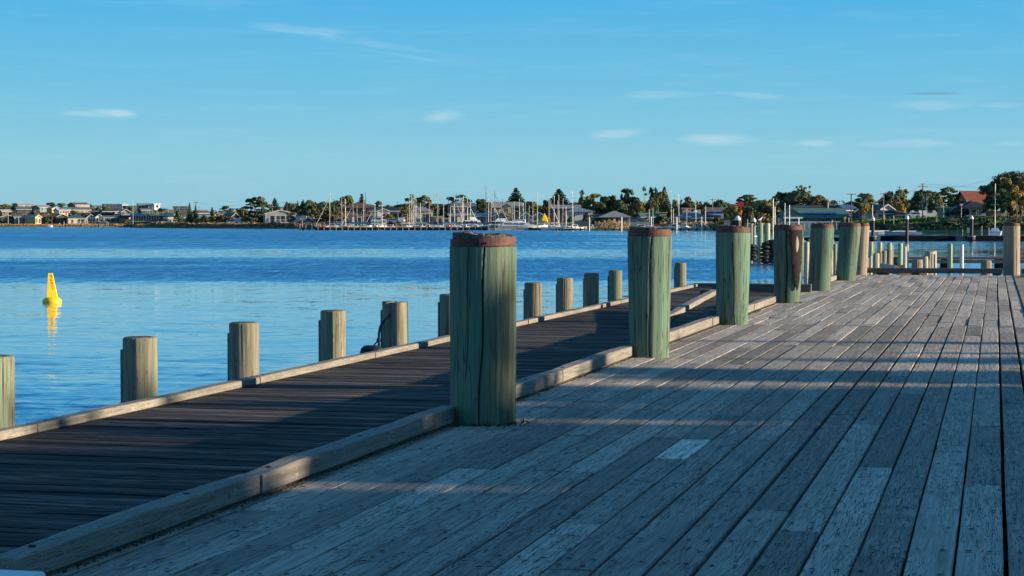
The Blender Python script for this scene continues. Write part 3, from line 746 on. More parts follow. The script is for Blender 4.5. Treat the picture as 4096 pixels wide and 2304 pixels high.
# moss and grass at the feet of the posts
mb = MB(); rg = random.Random(3)
for bi, (x, y, n_) in enumerate([(-3.45, BY[0], 110), (-3.5, BY[0], 60), (-3.45, BY[3], 60), (-3.5, 28.8, 120), (-3.5, 41.5, 80)]):
    for k in range(n_):
        if bi < 2: a = rg.choice([rg.gauss(-1.6, .35), rg.gauss(-.3, .35), rg.gauss(-.7, .4)]); d = .235 + abs(rg.gauss(0, .035 if a < -1 else .08)); px_, py_ = x + d * math.cos(a), y + d * math.sin(a)
        elif bi == 2: a = rg.gauss(-.2, .4); d = .22 + abs(rg.gauss(0, .04)); px_, py_ = x + d * math.cos(a), y + d * math.sin(a)
        else: px_, py_ = -3.57 + abs(rg.gauss(0, .03)), y + rg.uniform(-1.6, 1.6)
        h = rg.uniform(.008, .022) if rg.random() < .93 else rg.uniform(.03, .06); ww = rg.uniform(.004, .010); t = rg.uniform(0, 3.14)
        lx, ly = rg.uniform(-.02, .02), rg.uniform(-.02, .02)
        mb.add([(px_ - ww * math.cos(t), py_ - ww * math.sin(t), .004), (px_ + ww * math.cos(t), py_ + ww * math.sin(t), .004), (px_ + lx, py_ + ly, h + .004)], [(0, 1, 2)], 0, rg.random())
for k in range(2600):
    y = rg.uniform(7.0, 33.0); x = -3.592 + abs(rg.gauss(0, .016)); ww = rg.uniform(.003, .012); t = rg.uniform(0, 3.14)
    mb.add([(x - ww * math.cos(t), y - ww * math.sin(t), .005), (x + ww * math.cos(t), y + ww * math.sin(t), .005), (x + rg.uniform(-.01, .01), y + rg.uniform(-.02, .02), rg.uniform(.006, .016))], [(0, 1, 2)], 0, rg.random() * .5)
tag(mb.build('grass', M['moss']), 'small tufts of grass and moss at the feet of the posts', 'grass', kind='stuff')

# ------------------------------------------------------------------ small piles along the boardwalk
PGRP = 'small round piles along the outer edge of the boardwalk'
def us2(u): return u * 4096 / 2576
def small_pile(u, top, label, rr=.155, dia=None, seed=1, split=False, mt='pile_grey', lean=0, strip=True, X=-7.97):
    y = Yat(us2(u), X); e = empty('mooring_pile', (X, y, 0), 0, label, 'pile', PGRP)
    zt = zv(us2(top), y * cy_ - X * sy_ * -1 if False else (FW.x * X + FW.y * y))
    mb = MB()
    if split:
        for sx, dz, w_ in ((-.085, -.0, .095), (.055, -.01, .12)):
            n = 40; rings = []; rg = random.Random(seed)
            for k in range(9):
                t = k / 8; z = -3 + (zt + dz + 3) * t; ring = []
                for i in range(n):
                    a = 2 * math.pi * i / n; x = w_ * math.cos(a); yy = .155 * math.sin(a) * (1 - .0 * abs(math.cos(a)))
                    ring.append((sx + x * (1 - .02 * t) + .004 * math.sin(7 * a + k), yy, z))
                rings.append(ring)
            mb.loft(rings, 0)
    else: post_mesh(mb, rr, rr * rng.uniform(.97, 1.0), -3, zt, 96, 26, seed, (lean, 0), 8, .012, .006, .005, round_top=.006)
    mb.build('post', M[mt], e)
    if strip:
        mb = MB(); ca, sa = -cy_, -sy_       # steel rubbing strip on the water side
        r_ = rr + .006; cx, cyy = ca * r_ * 1.0, sa * r_
        if split: cx, cyy = ca * .19, sa * .19
        mb.box((cx, cyy, (zt - .12 - 2.6) / 2), (.022, .055, zt - .12 + 2.6), 0, YAW)
        for k in range(7): mb.cyl((cx, cyy - .025, zt - .2 - k * .17), (cx + .003, cyy - .036, zt - .2 - k * .17), .007, .007, 6)
        mb.build('steel_strip', M['steel'], e)
        mb = MB(); mb.cyl((0, 0, zt - .004), (0, 0, zt + .004), (rr - .022) if not split else .05, (rr - .04) if not split else .04, 24)
        if not split: mb.build('end_grain', M['endgrain'], e)
    return e
sp = [(-17, 896, 'small weathered pile cut by the left edge of the picture', .160), (350, 848, 'first full small pile from the left, dark and cracked down its right side', .165),
      (613, 811, 'second small pile from the left, half of it sunlit', .162), (837, 781, 'third small pile from the left, just left of the split pile', .160)]
for i, (u, t, l, r_) in enumerate(sp): small_pile(u, t, l, r_, seed=100 + i)
small_pile(994, 758, 'split pile of two halves with a dark rope tied round it', seed=110, split=True)
sp = [(1131, 740, 'small pile peeping out left of the largest green post', .16), (1341, 711, 'small gnarled pile just right of the largest green post', .155), (1421, 699, 'second small pile right of the largest green post', .155),
      (1488, 687, 'third small pile right of the largest green post', .155), (1548, 680, 'small pile just left of the second green post', .15), (1672, 668, 'small pale pile mostly hidden behind the second green post', .15),
      (1712, 661, 'last small boardwalk pile, standing alone right of the second green post', .15)]
for i, (u, t, l, r_) in enumerate(sp): small_pile(u, t, l, r_, seed=120 + i, mt='pile_grey')
# rope and fender on the split pile
ys = Yat(us2(994), -7.97); bx = -7.97
def T(dx, dy, z): return (bx + dx, ys + dy, z)
# helper: photo point in the plane just in front of the pile
rp_ = FW.x * bx + FW.y * ys - .12
def PH(u, v): q = P(1440 + u / 5.573, rp_, zv(1180 + v / 5.573, rp_)); return q
mb = MB(); mb.path([PH(665, 430), PH(640, 480), PH(560, 545), PH(490, 630), PH(440, 730), PH(420, 850), PH(412, 1000)], .016, 7)
mb.path([PH(412, 1000), PH(320, 1110), PH(230, 1200)], .011, 6); mb.path([PH(412, 1000), PH(405, 1130), PH(410, 1250)], .012, 6); mb.path([PH(418, 1000), PH(430, 1160), PH(445, 1250)], .010, 6)
mb.lathe([(.002, -.03), (.028, -.02), (.034, 0), (.028, .02), (.002, .03)], 10, 0, PH(415, 1010))
tag(mb.build('rope', M['navy']), 'dark mooring rope knotted round the split pile', 'rope')
fc = PH(262, 1310); mb = MB()
rings = []
for k in range(13):
    t = k / 12; x = -.17 + .34 * t; r_ = .115 * math.sqrt(max(.02, 1 - (2 * t - 1) ** 4)); rings.append([(x, r_ * math.cos(a * math.pi / 8), r_ * math.sin(a * math.pi / 8)) for a in range(16)])
mb.loft(rings, 0); mb.torus((0, 0, 0), .118, .006, 20, 6)
tag(mb.build('fender', M['rubber'], smooth=True, loc=fc, rz=YAW - .25), 'round black fender hanging behind the kerb by the split pile', 'fender')

# white edge of something pale at the bottom left corner
mb = MB(); q = P(120, 6.7); mb.bev(-.13, .13, -.25, .25, -.09, .0, .012)
tag(mb.build('white_board', M['white'], loc=(-3.535, K0 - .37, .100)), 'white painted board end in the bottom left corner below the kerb', 'board')

# ================================================================== TREES (crowns of many small leaf faces)
def quads_mesh(name, V, Fq, A, matl):
    me = bpy.data.meshes.new(name); n = len(V) // 4
    me.vertices.add(len(V)); me.vertices.foreach_set('co', np.asarray(V, dtype=np.float32).ravel())
    me.loops.add(n * 4); me.loops.foreach_set('vertex_index', np.arange(n * 4, dtype=np.int32))
    me.polygons.add(n); me.polygons.foreach_set('loop_start', np.arange(0, n * 4, 4, dtype=np.int32)); me.polygons.foreach_set('loop_total', np.full(n, 4, dtype=np.int32))
    me.update(calc_edges=True)
    at = me.attributes.new('rnd', 'FLOAT', 'FACE'); at.data.foreach_set('value', np.asarray(A, dtype=np.float32))
    me.materials.append(matl); return me
def leafquads(C, NRM, S, g, asp=1.0):
    """centres, normals, sizes -> quads"""
    n = len(C); up = g.normal(size=(n, 3)); t1 = np.cross(NRM, up); t1 /= np.linalg.norm(t1, axis=1)[:, None] + 1e-9; t2 = np.cross(NRM, t1)
    a = t1 * (S * asp)[:, None]; b = t2 * S[:, None]
    j = lambda: 1 + g.uniform(-.35, .35, size=(n, 1))
    V = np.stack([C - a * j() - b * .35 * j(), C + a * .3 * j() - b * j(), C + a * j() + b * .35 * j(), C - a * .3 * j() + b * j()], axis=1)
    return V.reshape(-1, 3)
def blob_crown(blobs, n, size, seed, sub=.34, fill=.2):
    """blobs: (x,y,z,rx,ry,rz); every blob is itself covered with small clumps"""
    g = np.random.default_rng(seed); C = []; Nn = []; A = []
    wts = np.array([b[3] * b[5] + b[4] * b[5] + b[3] * b[4] for b in blobs]); wts = wts / wts.sum()
    for b, w_ in zip(blobs, wts):
        k = max(5, int(9 + 24 * w_ * len(blobs) ** .5)); nb = max(12, int(n * w_)); per = max(2, nb // k)
        for _ in range(k):
            d = g.normal(size=3); d /= np.linalg.norm(d); 
            if d[2] < -.35: d[2] *= -.6
            q = np.array(b[:3]) + d * np.array(b[3:]) * g.uniform(.62, .95)
            rs = np.array(b[3:]) * sub * g.uniform(.6, 1.25); sh = g.uniform(0, 1)
            e = g.normal(size=(per, 3)); e /= np.linalg.norm(e, axis=1)[:, None]; rad = g.uniform(.45, 1.0, size=(per, 1)) ** .6
            C.append(q + e * rs * rad); m1 = e * .8 + d * .7 + g.normal(size=(per, 3)) * .35; Nn.append(m1 / np.linalg.norm(m1, axis=1)[:, None]); A.append(np.clip(sh * .7 + g.uniform(0, .3, per), .02, 1))
    C = np.concatenate(C); Nn = np.concatenate(Nn); A = np.concatenate(A); S = size * g.uniform(.55, 1.3, len(C))
    return leafquads(C, Nn, S, g), A
CR = {}
def crown_data(kind, var, fine=1.0):
    key = (kind, var, fine)
    if key in CR: return CR[key]
    g = random.Random(hash_(kind) + var * 17); tr = []      # tr: trunk/limb segments (p0,p1,r0,r1) unit space
    B = []
    if kind == 'dome':          # broad dense crown down to the ground
        for i in range(17):
            a = g.uniform(0, 6.28); d = g.uniform(0, .34); z = .44 + .30 * (1 - (d / .36) ** 2) * g.uniform(.7, 1.1)
            B.append((d * math.cos(a), d * math.sin(a), z, g.uniform(.14, .20), g.uniform(.14, .20), g.uniform(.12, .19)))
        for i in range(16):
            a = i * .393 + g.uniform(-.2, .2); d = g.uniform(.27, .35); B.append((d * math.cos(a), d * math.sin(a), g.uniform(.13, .42), .15, .15, .16))
        tr = [((0, 0, 0), (0, 0, .4), .05, .04)]; V, A = blob_crown(B, int(7500 * fine), .024 / fine ** .4, var + 5)
    elif kind == 'tree':        # ordinary round topped tree with open base
        for i in range(22):
            a = g.uniform(0, 6.28); d = g.uniform(.03, .34); z = g.uniform(.30, .84) - d * .30
            B.append((d * math.cos(a), d * math.sin(a), z, g.uniform(.10, .18), g.uniform(.10, .18), g.uniform(.09, .14)))
            tr.append(((0, 0, .18), (B[-1][0] * .8, B[-1][1] * .8, z), .016, .006))
        tr += [((0, 0, 0), (.01, 0, .25), .035, .028), ((.01, 0, .25), (0, 0, .6), .028, .012)]; V, A = blob_crown(B, int(7000 * fine), .026 / fine ** .4, var + 25)
    elif kind == 'gum':         # umbrella clumps on bare rising limbs
        for i in range(14):
            a = i * 2.4 + g.uniform(-.3, .3); d = g.uniform(.10, .40); z = g.uniform(.40, .93) - d * .3
            B.append((d * math.cos(a), d * math.sin(a) * .8, z, g.uniform(.13, .20), g.uniform(.13, .20), g.uniform(.06, .10)))
            tr.append(((d * .15 * math.cos(a), d * .15 * math.sin(a), .30), (d * .6 * math.cos(a), d * .6 * math.sin(a), z * .75), .014, .010))
            tr.append(((d * .6 * math.cos(a), d * .6 * math.sin(a), z * .75), (B[-1][0], B[-1][1], z), .010, .004))
        tr += [((0, 0, 0), (.02, 0, .32), .030, .022)]; V, A = blob_crown(B, int(5200 * fine), .024, var + 45, .42)
    elif kind == 'thin':        # tall thin gum, few wispy tufts at the top
        for i in range(5):
            a = i * 2.2; d = g.uniform(.05, .34); z = g.uniform(.74, .96)
            B.append((d * math.cos(a), d * math.sin(a), z, g.uniform(.10, .17), g.uniform(.10, .17), g.uniform(.035, .06)))
            tr.append(((0, 0, .35), (B[-1][0], B[-1][1], z), .016, .006))
        tr += [((0, 0, 0), (0, 0, .4), .024, .018)]; V, A = blob_crown(B, 700, .022, var + 65, .45)
    elif kind == 'shrub':
        for i in range(14):
            a = g.uniform(0, 6.28); d = g.uniform(0, .34); B.append((d * math.cos(a), d * math.sin(a), g.uniform(.22, .66) * (1 - d * .9), g.uniform(.15, .22), g.uniform(.15, .22), g.uniform(.16, .30)))
        V, A = blob_crown(B, int(2600 * fine), .040 / fine ** .4, var + 85); tr = [((0, 0, 0), (0, 0, .3), .03, .02)]
    elif kind == 'mac':         # cypress: layered drooping planes, ragged silhouette
        for i in range(26):
            t = i / 25; a = g.uniform(0, 6.28); rr = .40 * math.sqrt(max(.03, 1 - (t * .97) ** 2.2)); d = rr * g.uniform(.35, 1.0)
            B.append((d * math.cos(a), d * math.sin(a), .16 + .76 * t + g.uniform(-.03, .03), g.uniform(.10, .17), g.uniform(.10, .17), g.uniform(.05, .09)))
        tr = [((0, 0, 0), (0, 0, .7), .04, .01)]; V, A = blob_crown(B, int(7500 * fine), .023, var + 105, .42)
    elif kind == 'norfolk':     # tiers of level branches, pointed top
        gg = np.random.default_rng(var + 125); C = []; Nn = []; A = []
        nt_ = 17
        for k in range(nt_):
            t = k / (nt_ - 1); z = .10 + .86 * t; L = .50 * (1 - t) ** .85 + .02; nb = 9 if k < 12 else 6
            for b in range(nb):
                a = b * 6.283 / nb + k * .5 + gg.uniform(-.15, .15); LL = L * gg.uniform(.82, 1.08); q = max(8, int(90 * L * 1.5 + 8)); s = gg.uniform(.12, 1, q)
                side = gg.normal(size=q) * .028 * (1.2 - s * .5)
                x = LL * s * math.cos(a) - side * math.sin(a); y = LL * s * math.sin(a) + side * math.cos(a); zz = z + .10 * L * s ** 2 * 1.4 + gg.normal(size=q) * .006
                C.append(np.stack([x, y, zz], 1)); e = np.stack([np.full(q, math.cos(a) * .3), np.full(q, math.sin(a) * .3), np.full(q, 1.0)], 1) + gg.normal(size=(q, 3)) * .45
                Nn.append(e / np.linalg.norm(e, axis=1)[:, None]); A.append(np.clip(.2 + .6 * gg.uniform() + gg.uniform(-.2, .2, q), .02, 1))
        C = np.concatenate(C); Nn = np.concatenate(Nn); A = np.concatenate(A); V = leafquads(C, Nn, .026 * gg.uniform(.7, 1.3, len(C)), gg)
        tr = [((0, 0, 0), (0, 0, .98), .018, .003)]
    elif kind == 'palm':
        gg = np.random.default_rng(var + 145); C = []; Nn = []; A = []; 
        for b in range(34):
            a = b * 2.39996; el = gg.uniform(-.1, 1.25); q = 16; s = np.linspace(.1, 1, q); L = .46
            rr = L * s * math.cos(el) ; zz = .62 + L * s * math.sin(el) - .30 * s ** 2.2
            for sd_ in (-1, 1):
                off = sd_ * .022
                C.append(np.stack([rr * math.cos(a) - off * math.sin(a), rr * math.sin(a) + off * math.cos(a), zz - .012], 1)); e = np.stack([np.full(q, -sd_ * math.sin(a) * .6), np.full(q, sd_ * math.cos(a) * .6), np.full(q, .8)], 1)
                Nn.append(e / np.linalg.norm(e, axis=1)[:, None]); A.append(np.clip(np.full(q, gg.uniform(.2, .9)), .02, 1))
        C = np.concatenate(C); Nn = np.concatenate(Nn); A = np.concatenate(A); V = leafquads(C, Nn, .022 * gg.uniform(.8, 1.2, len(C)), gg)
        tr = [((0, 0, 0), (0, 0, .62), .045, .04)]
    CR[key] = (V, A, tr); return CR[key]
def hash_(s): return sum(ord(c) * (i + 3) for i, c in enumerate(s))
CRM = {}
BD = {}
def bounds(kind, var, fine):
    k = (kind, var, fine)
    if k not in BD:
        V = crown_data(kind, var, fine)[0]; BD[k] = (float(np.percentile(V[:, 2], 99.7)), float(np.percentile(np.abs(V[:, :2]), 99) * 2.0))
    return BD[k]
def crown_mesh(kind, var, lm, fine=1.0):
    k = (kind, var, lm, fine)
    if k not in CRM:
        V, A, tr = crown_data(kind, var, fine); CRM[k] = quads_mesh('crown', V, None, A, M[lm])
    return CRM[k]
TRM = {}
def trunk_mesh(kind, var, bm):
    k = (kind, var, bm)
    if k not in TRM:
        tr = crown_data(kind, var)[2] if (kind, var, 1.0) in CR else crown_data(kind, var)[2]
        mb = MB()
        for a, b, r0, r1 in tr: mb.cyl(a, b, r0, r1, 7)
        me = bpy.data.meshes.new('trunk'); me.from_pydata(mb.v, [], mb.f); me.materials.append(M[bm]); TRM[k] = me
    return TRM[k]
tree_n = 0
def tree(u, vt, vb, wpx, r, kind, lm, label, bark='bark', name=None, cat=None, fine=1.0, rz=None, group=None):
    """crown top at row vt, foot at row vb, wpx columns wide, r metres away"""
    global tree_n
    tree_n += 1; var = tree_n % 4
    zb = min(zv(vb, r), gz(u, r) + .5); zt = zv(vt, r); h = zt - zb; w_ = m(wpx, r)
    shr = kind == 'shrub'
    e = empty(name or ('shrub' if shr else {'norfolk': 'norfolk_pine', 'palm': 'palm_tree', 'mac': 'cypress_tree', 'gum': 'gum_tree', 'thin': 'gum_tree'}.get(kind, 'tree')), P(u, r, zb), rng.uniform(0, 6.28) if rz is None else rz, label, cat or ('shrub' if shr else 'tree'), group)
    crown_data(kind, var, fine); top, wid = bounds(kind, var, fine)
    for nm, me in (('trunk', trunk_mesh(kind, var, bark)), ('crown', crown_mesh(kind, var, lm, fine))):
        o = bpy.data.objects.new(nm, me); COL.objects.link(o); o.parent = e; o.scale = (w_ / wid, w_ / wid, h / top)
    return e

# ================================================================== HOUSES
def window(mbx, cx, y, z, w_, h_, ax='x', sgn=-1, bars=0):
    t = .05
    if ax == 'x':
        mbx.b2(cx - w_ / 2 - t, cx + w_ / 2 + t, min(y, y + sgn * .06), max(y, y + sgn * .06), z - h_ / 2 - t, z + h_ / 2 + t, 0)
        mbx.b2(cx - w_ / 2, cx + w_ / 2, min(y + sgn * .055, y + sgn * .075), max(y + sgn * .055, y + sgn * .075), z - h_ / 2, z + h_ / 2, 1)
    else:
        mbx.b2(min(y, y + sgn * .06), max(y, y + sgn * .06), cx - w_ / 2 - t, cx + w_ / 2 + t, z - h_ / 2 - t, z + h_ / 2 + t, 0)
        mbx.b2(min(y + sgn * .055, y + sgn * .075), max(y + sgn * .055, y + sgn * .075), cx - w_ / 2, cx + w_ / 2, z - h_ / 2, z + h_ / 2, 1)
HN = 0
LM = []                            # landmarks for naming the boats in front of them
def house(label, u0, u1, vr, ve, vb, r, roof, wm, rm, rot=0.0, depth=None, st=None, nwin=None, balcony=False, chimney=False, endm=None, door=True, solar=False, name='house', cat='house', short=None, over=.45, veranda=False, wlight='trim', vents=0):
    """u0,u1 columns of the walls, rows of ridge, eave, foot; roof in side/front/hip/flat/skillion"""
    global HN; HN += 1; g = random.Random(HN * 7 + 1)
    Wp = m(u1 - u0, r); ro = R(rot); D = depth or max(6.0, min(11.0, Wp * .7))
    W = max(3.0, (Wp - D * abs(math.sin(ro))) / math.cos(ro)) if rot else Wp
    uc = (u0 + u1) / 2; ro += math.atan(max(0, 2048 - uc) / F) + (R(6) if uc < 1300 else 0); ze = zv(ve, r); zr = zv(vr, r); zb = zv(vb, r); gl = min(zb, gz(uc, r) - .2)
    c = P(uc, r + D / 2 * math.cos(ro))
    e = empty(name, (c.x, c.y, zb), YAW + ro, label, cat)
    if short: LM.append((uc, short))
    H = ze - zb; rise = zr - ze; x, y = W / 2, D / 2; base = gl - zb - 1.0
    mb = MB(); mb.b2(-x, x, -y, y, base, H, 0)
    if roof == 'side':
        for s in (-1, 1): mb.add([(s * x, -y, H), (s * x, y, H), (s * x, 0, H + rise - .1)], [(0, 1, 2)], 0)
    if roof == 'front':
        for s in (-1, 1): mb.add([(-x, s * y, H), (x, s * y, H), (0, s * y, H + rise - .1)], [(0, 1, 2)], 0)
    mb.build('wall', M[wm], e)
    if endm:                          # right hand end wall in another finish
        mb = MB(); mb.b2(x + .002, x + .05, -y, y, base, H)
        if roof == 'side': mb.add([(x + .05, -y, H), (x + .05, y, H), (x + .05, 0, H + rise - .12)], [(0, 1, 2)])
        mb.build('end_wall', M[endm], e)
    o = over; mb = MB(); t = .16
    if roof == 'side':
        k = rise / y; lo = H - k * o
        mb.slab([(-x - o, -y - o, lo), (x + o, -y - o, lo), (x + o, 0, H + rise), (-x - o, 0, H + rise)], t)
        mb.slab([(-x - o, 0, H + rise), (x + o, 0, H + rise), (x + o, y + o, lo), (-x - o, y + o, lo)], t)
    elif roof == 'front':
        k = rise / x; lo = H - k * o
        mb.slab([(-x - o, y + o, lo), (-x - o, -y - o, lo), (0, -y - o, H + rise), (0, y + o, H + rise)], t)
        mb.slab([(0, y + o, H + rise), (0, -y - o, H + rise), (x + o, -y - o, lo), (x + o, y + o, lo)], t)
    elif roof == 'hip':
        a, b = x + o, y + o; rx = max(.2, a - b) if a > b else .2; ry = max(.2, b - a) if b > a else .0
        v_ = [(-a, -b, H), (a, -b, H), (a, b, H), (-a, b, H), (-rx, -ry, H + rise), (rx, -ry, H + rise), (rx, ry + .01, H + rise), (-rx, ry + .01, H + rise)]
        mb.add(v_, [(0, 1, 5, 4), (1, 2, 6, 5), (2, 3, 7, 6), (3, 0, 4, 7), (4, 5, 6, 7), (3, 2, 1, 0)])
        mb.b2(-a, a, -b, b, H - .18, H - .004)
    elif roof == 'flat':
        mb.b2(-x - o, x + o, -y - o, y + o, H, H + max(.25, rise))
    elif roof == 'skillion':
        mb.slab([(-x - o, -y - o, H + rise), (x + o, -y - o, H), (x + o, y + o, H), (-x - o, y + o, H + rise)], .22)
        mb.add([(-x, -y, H), (x, -y, H), (-x, -y, H + rise - .15), (-x, y, H), (x, y, H), (-x, y, H + rise - .15)], [(0, 1, 2), (3, 5, 4), (0, 2, 5, 3)])
    ro_ = mb.build('roof', M[rm], e)
    if roof in ('front', 'side'):       # pale barge boards / gutter
        mb = MB()
        if roof == 'front':
            for s in (-1, 1): mb.slab([(0, -y - o - .06, H + rise + .02), (0, -y - o - .003, H + rise + .02), (s * (x + o), -y - o - .003, H - rise / x * o + .02), (s * (x + o), -y - o - .06, H - rise / x * o + .02)][::s], .28)
        else:
            mb.b2(-x - o, x + o, -y - o - .08, -y - o - .003, H - rise / y * o - .2, H - rise / y * o + .01)
            for s in (-1, 1): mb.slab([(x + o + .003, -y - o, H - rise / y * o + .02), (x + o + .06, -y - o, H - rise / y * o + .02), (x + o + .06, 0, H + rise + .02), (x + o + .003, 0, H + rise + .02)], .26) if s > 0 else mb.slab([(x + o + .003, 0, H + rise + .02), (x + o + .06, 0, H + rise + .02), (x + o + .06, y + o, H - rise / y * o + .02), (x + o + .003, y + o, H - rise / y * o + .02)], .26)
        mb.build('barge_board', M[wlight], ro_)
    if solar:
        mb = MB()
        for k in range(6): 
            for j in range(2):
                fx = (-.5 + .2 * k) * .5 * W; 
                if roof == 'hip': kk = rise / (y + o); yy = -y - o + (y + o) * (.25 + .3 * j); zz = H + kk * (y + o) * (.25 + .3 * j)
                else: kk = rise / y; yy = -y + y * (.25 + .33 * j); zz = H + kk * y * (.25 + .33 * j)
                hh = (y) * .13; mb.slab([(fx, yy - hh, zz - kk * hh + .09), (fx + .09 * W, yy - hh, zz - kk * hh + .09), (fx + .09 * W, yy + hh, zz + kk * hh + .09), (fx, yy + hh, zz + kk * hh + .09)], .05)
        mb.build('solar_panel', M['solar'], ro_)
    if chimney:
        mb = MB(); cx = W * .22 if chimney is True else W * chimney; mb.b2(cx - .35, cx + .35, -.5, .3, H + rise * .3, H + rise + .9); mb.b2(cx - .42, cx + .42, -.57, .37, H + rise + .9, H + rise + 1.05); mb.build('chimney', M['w_brick'], ro_)
    for k in range(vents):
        mb = MB(); cx = W * (-.1 + .3 * k); mb.box((cx, -.6, H + rise * .9), (1.0, 1.0, 1.3)); mb.box((cx, -.6, H + rise * .9 + .7), (1.15, 1.15, .12)); mb.build('roof_unit', M['w_cream'], ro_)
    st = st or max(1, round(H / 2.9)); fh = H / st; nw = nwin or max(2, min(6, int(W / 3.2)))
    dk = g.randrange(nw) if door else -1
    for s in range(st):
        for k in range(nw):
            cx = -x + W * (k + .5) / nw + g.uniform(-.12, .12); big = g.random() < .4 or (balcony and s == st - 1)
            ww = min(W / nw * .78, g.uniform(1.8, 2.6) if big else g.uniform(.9, 1.4)); hh = fh * (.68 if big else .42); zc = fh * s + fh * (.40 if big else .55)
            mb = MB()
            if s == 0 and k == dk:
                mb.b2(cx - .5, cx + .5, -y - .07, -y - .002, .02, min(2.1, fh * .8)); mb.b2(cx - .42, cx + .42, -y - .09, -y - .069, .1, min(2.0, fh * .76), 1); mb.build('door', [M[wlight], M['w_dark']], e); continue
            window(mb, cx, -y - .002, zc, ww, hh); mb.build('window', [M[wlight], M['glass']], e)
    for s in range(st):                # windows of the right hand end
        if D < 5 or rot == 0: break
        for k in range(2):
            if g.random() < .35: continue
            mb = MB(); window(mb, -y + D * (k + .5) / 2, x + .052, fh * s + fh * .55, 1.1, fh * .42, 'y', 1); mb.build('window', [M[wlight], M['glass']], e)
    if balcony:
        zf = fh * (st - 1) if st > 1 else .3; bd = 2.0
        mb = MB(); mb.b2(-x, x, -y - bd, -y - .004, zf - .2, zf); b_ = mb.build('balcony', M[wlight], e)
        mb = MB(); mb.b2(-x, x, -y - bd, -y - bd + .07, zf + .95, zf + 1.02); n = max(3, int(W / 1.6))
        for k in range(n + 1): q = -x + .04 + (W - .08) * k / n; mb.b2(q - .035, q + .035, -y - bd + .002, -y - bd + .066, zf + .001, zf + .949)
        mb.b2(-x, x, -y - bd + .02, -y - bd + .05, zf + .45, zf + .50); mb.build('railing', M[wlight], b_)
        for k in range(4): q = -x + .12 + (W - .24) * k / 3; mb = MB(); mb.b2(q - .09, q + .09, -y - bd + .1, -y - bd + .28, base, H - .25 if roof != 'front' else H - .1); mb.build('post', M[wlight], b_)
    if veranda:
        mb = MB(); mb.slab([(-x - .3, -y - 2.4, H - .9), (x + .3, -y - 2.4, H - .9), (x + .3, -y - .01, H - .2), (-x - .3, -y - .01, H - .2)], .12); vv = mb.build('veranda_roof', M[rm], e)
        for k in range(5): q = -x + W * k / 4; mb = MB(); mb.b2(q - .07, q + .07, -y - 2.3, -y - 2.16, base, H - .95); mb.build('post', M[wlight], vv)
    return e

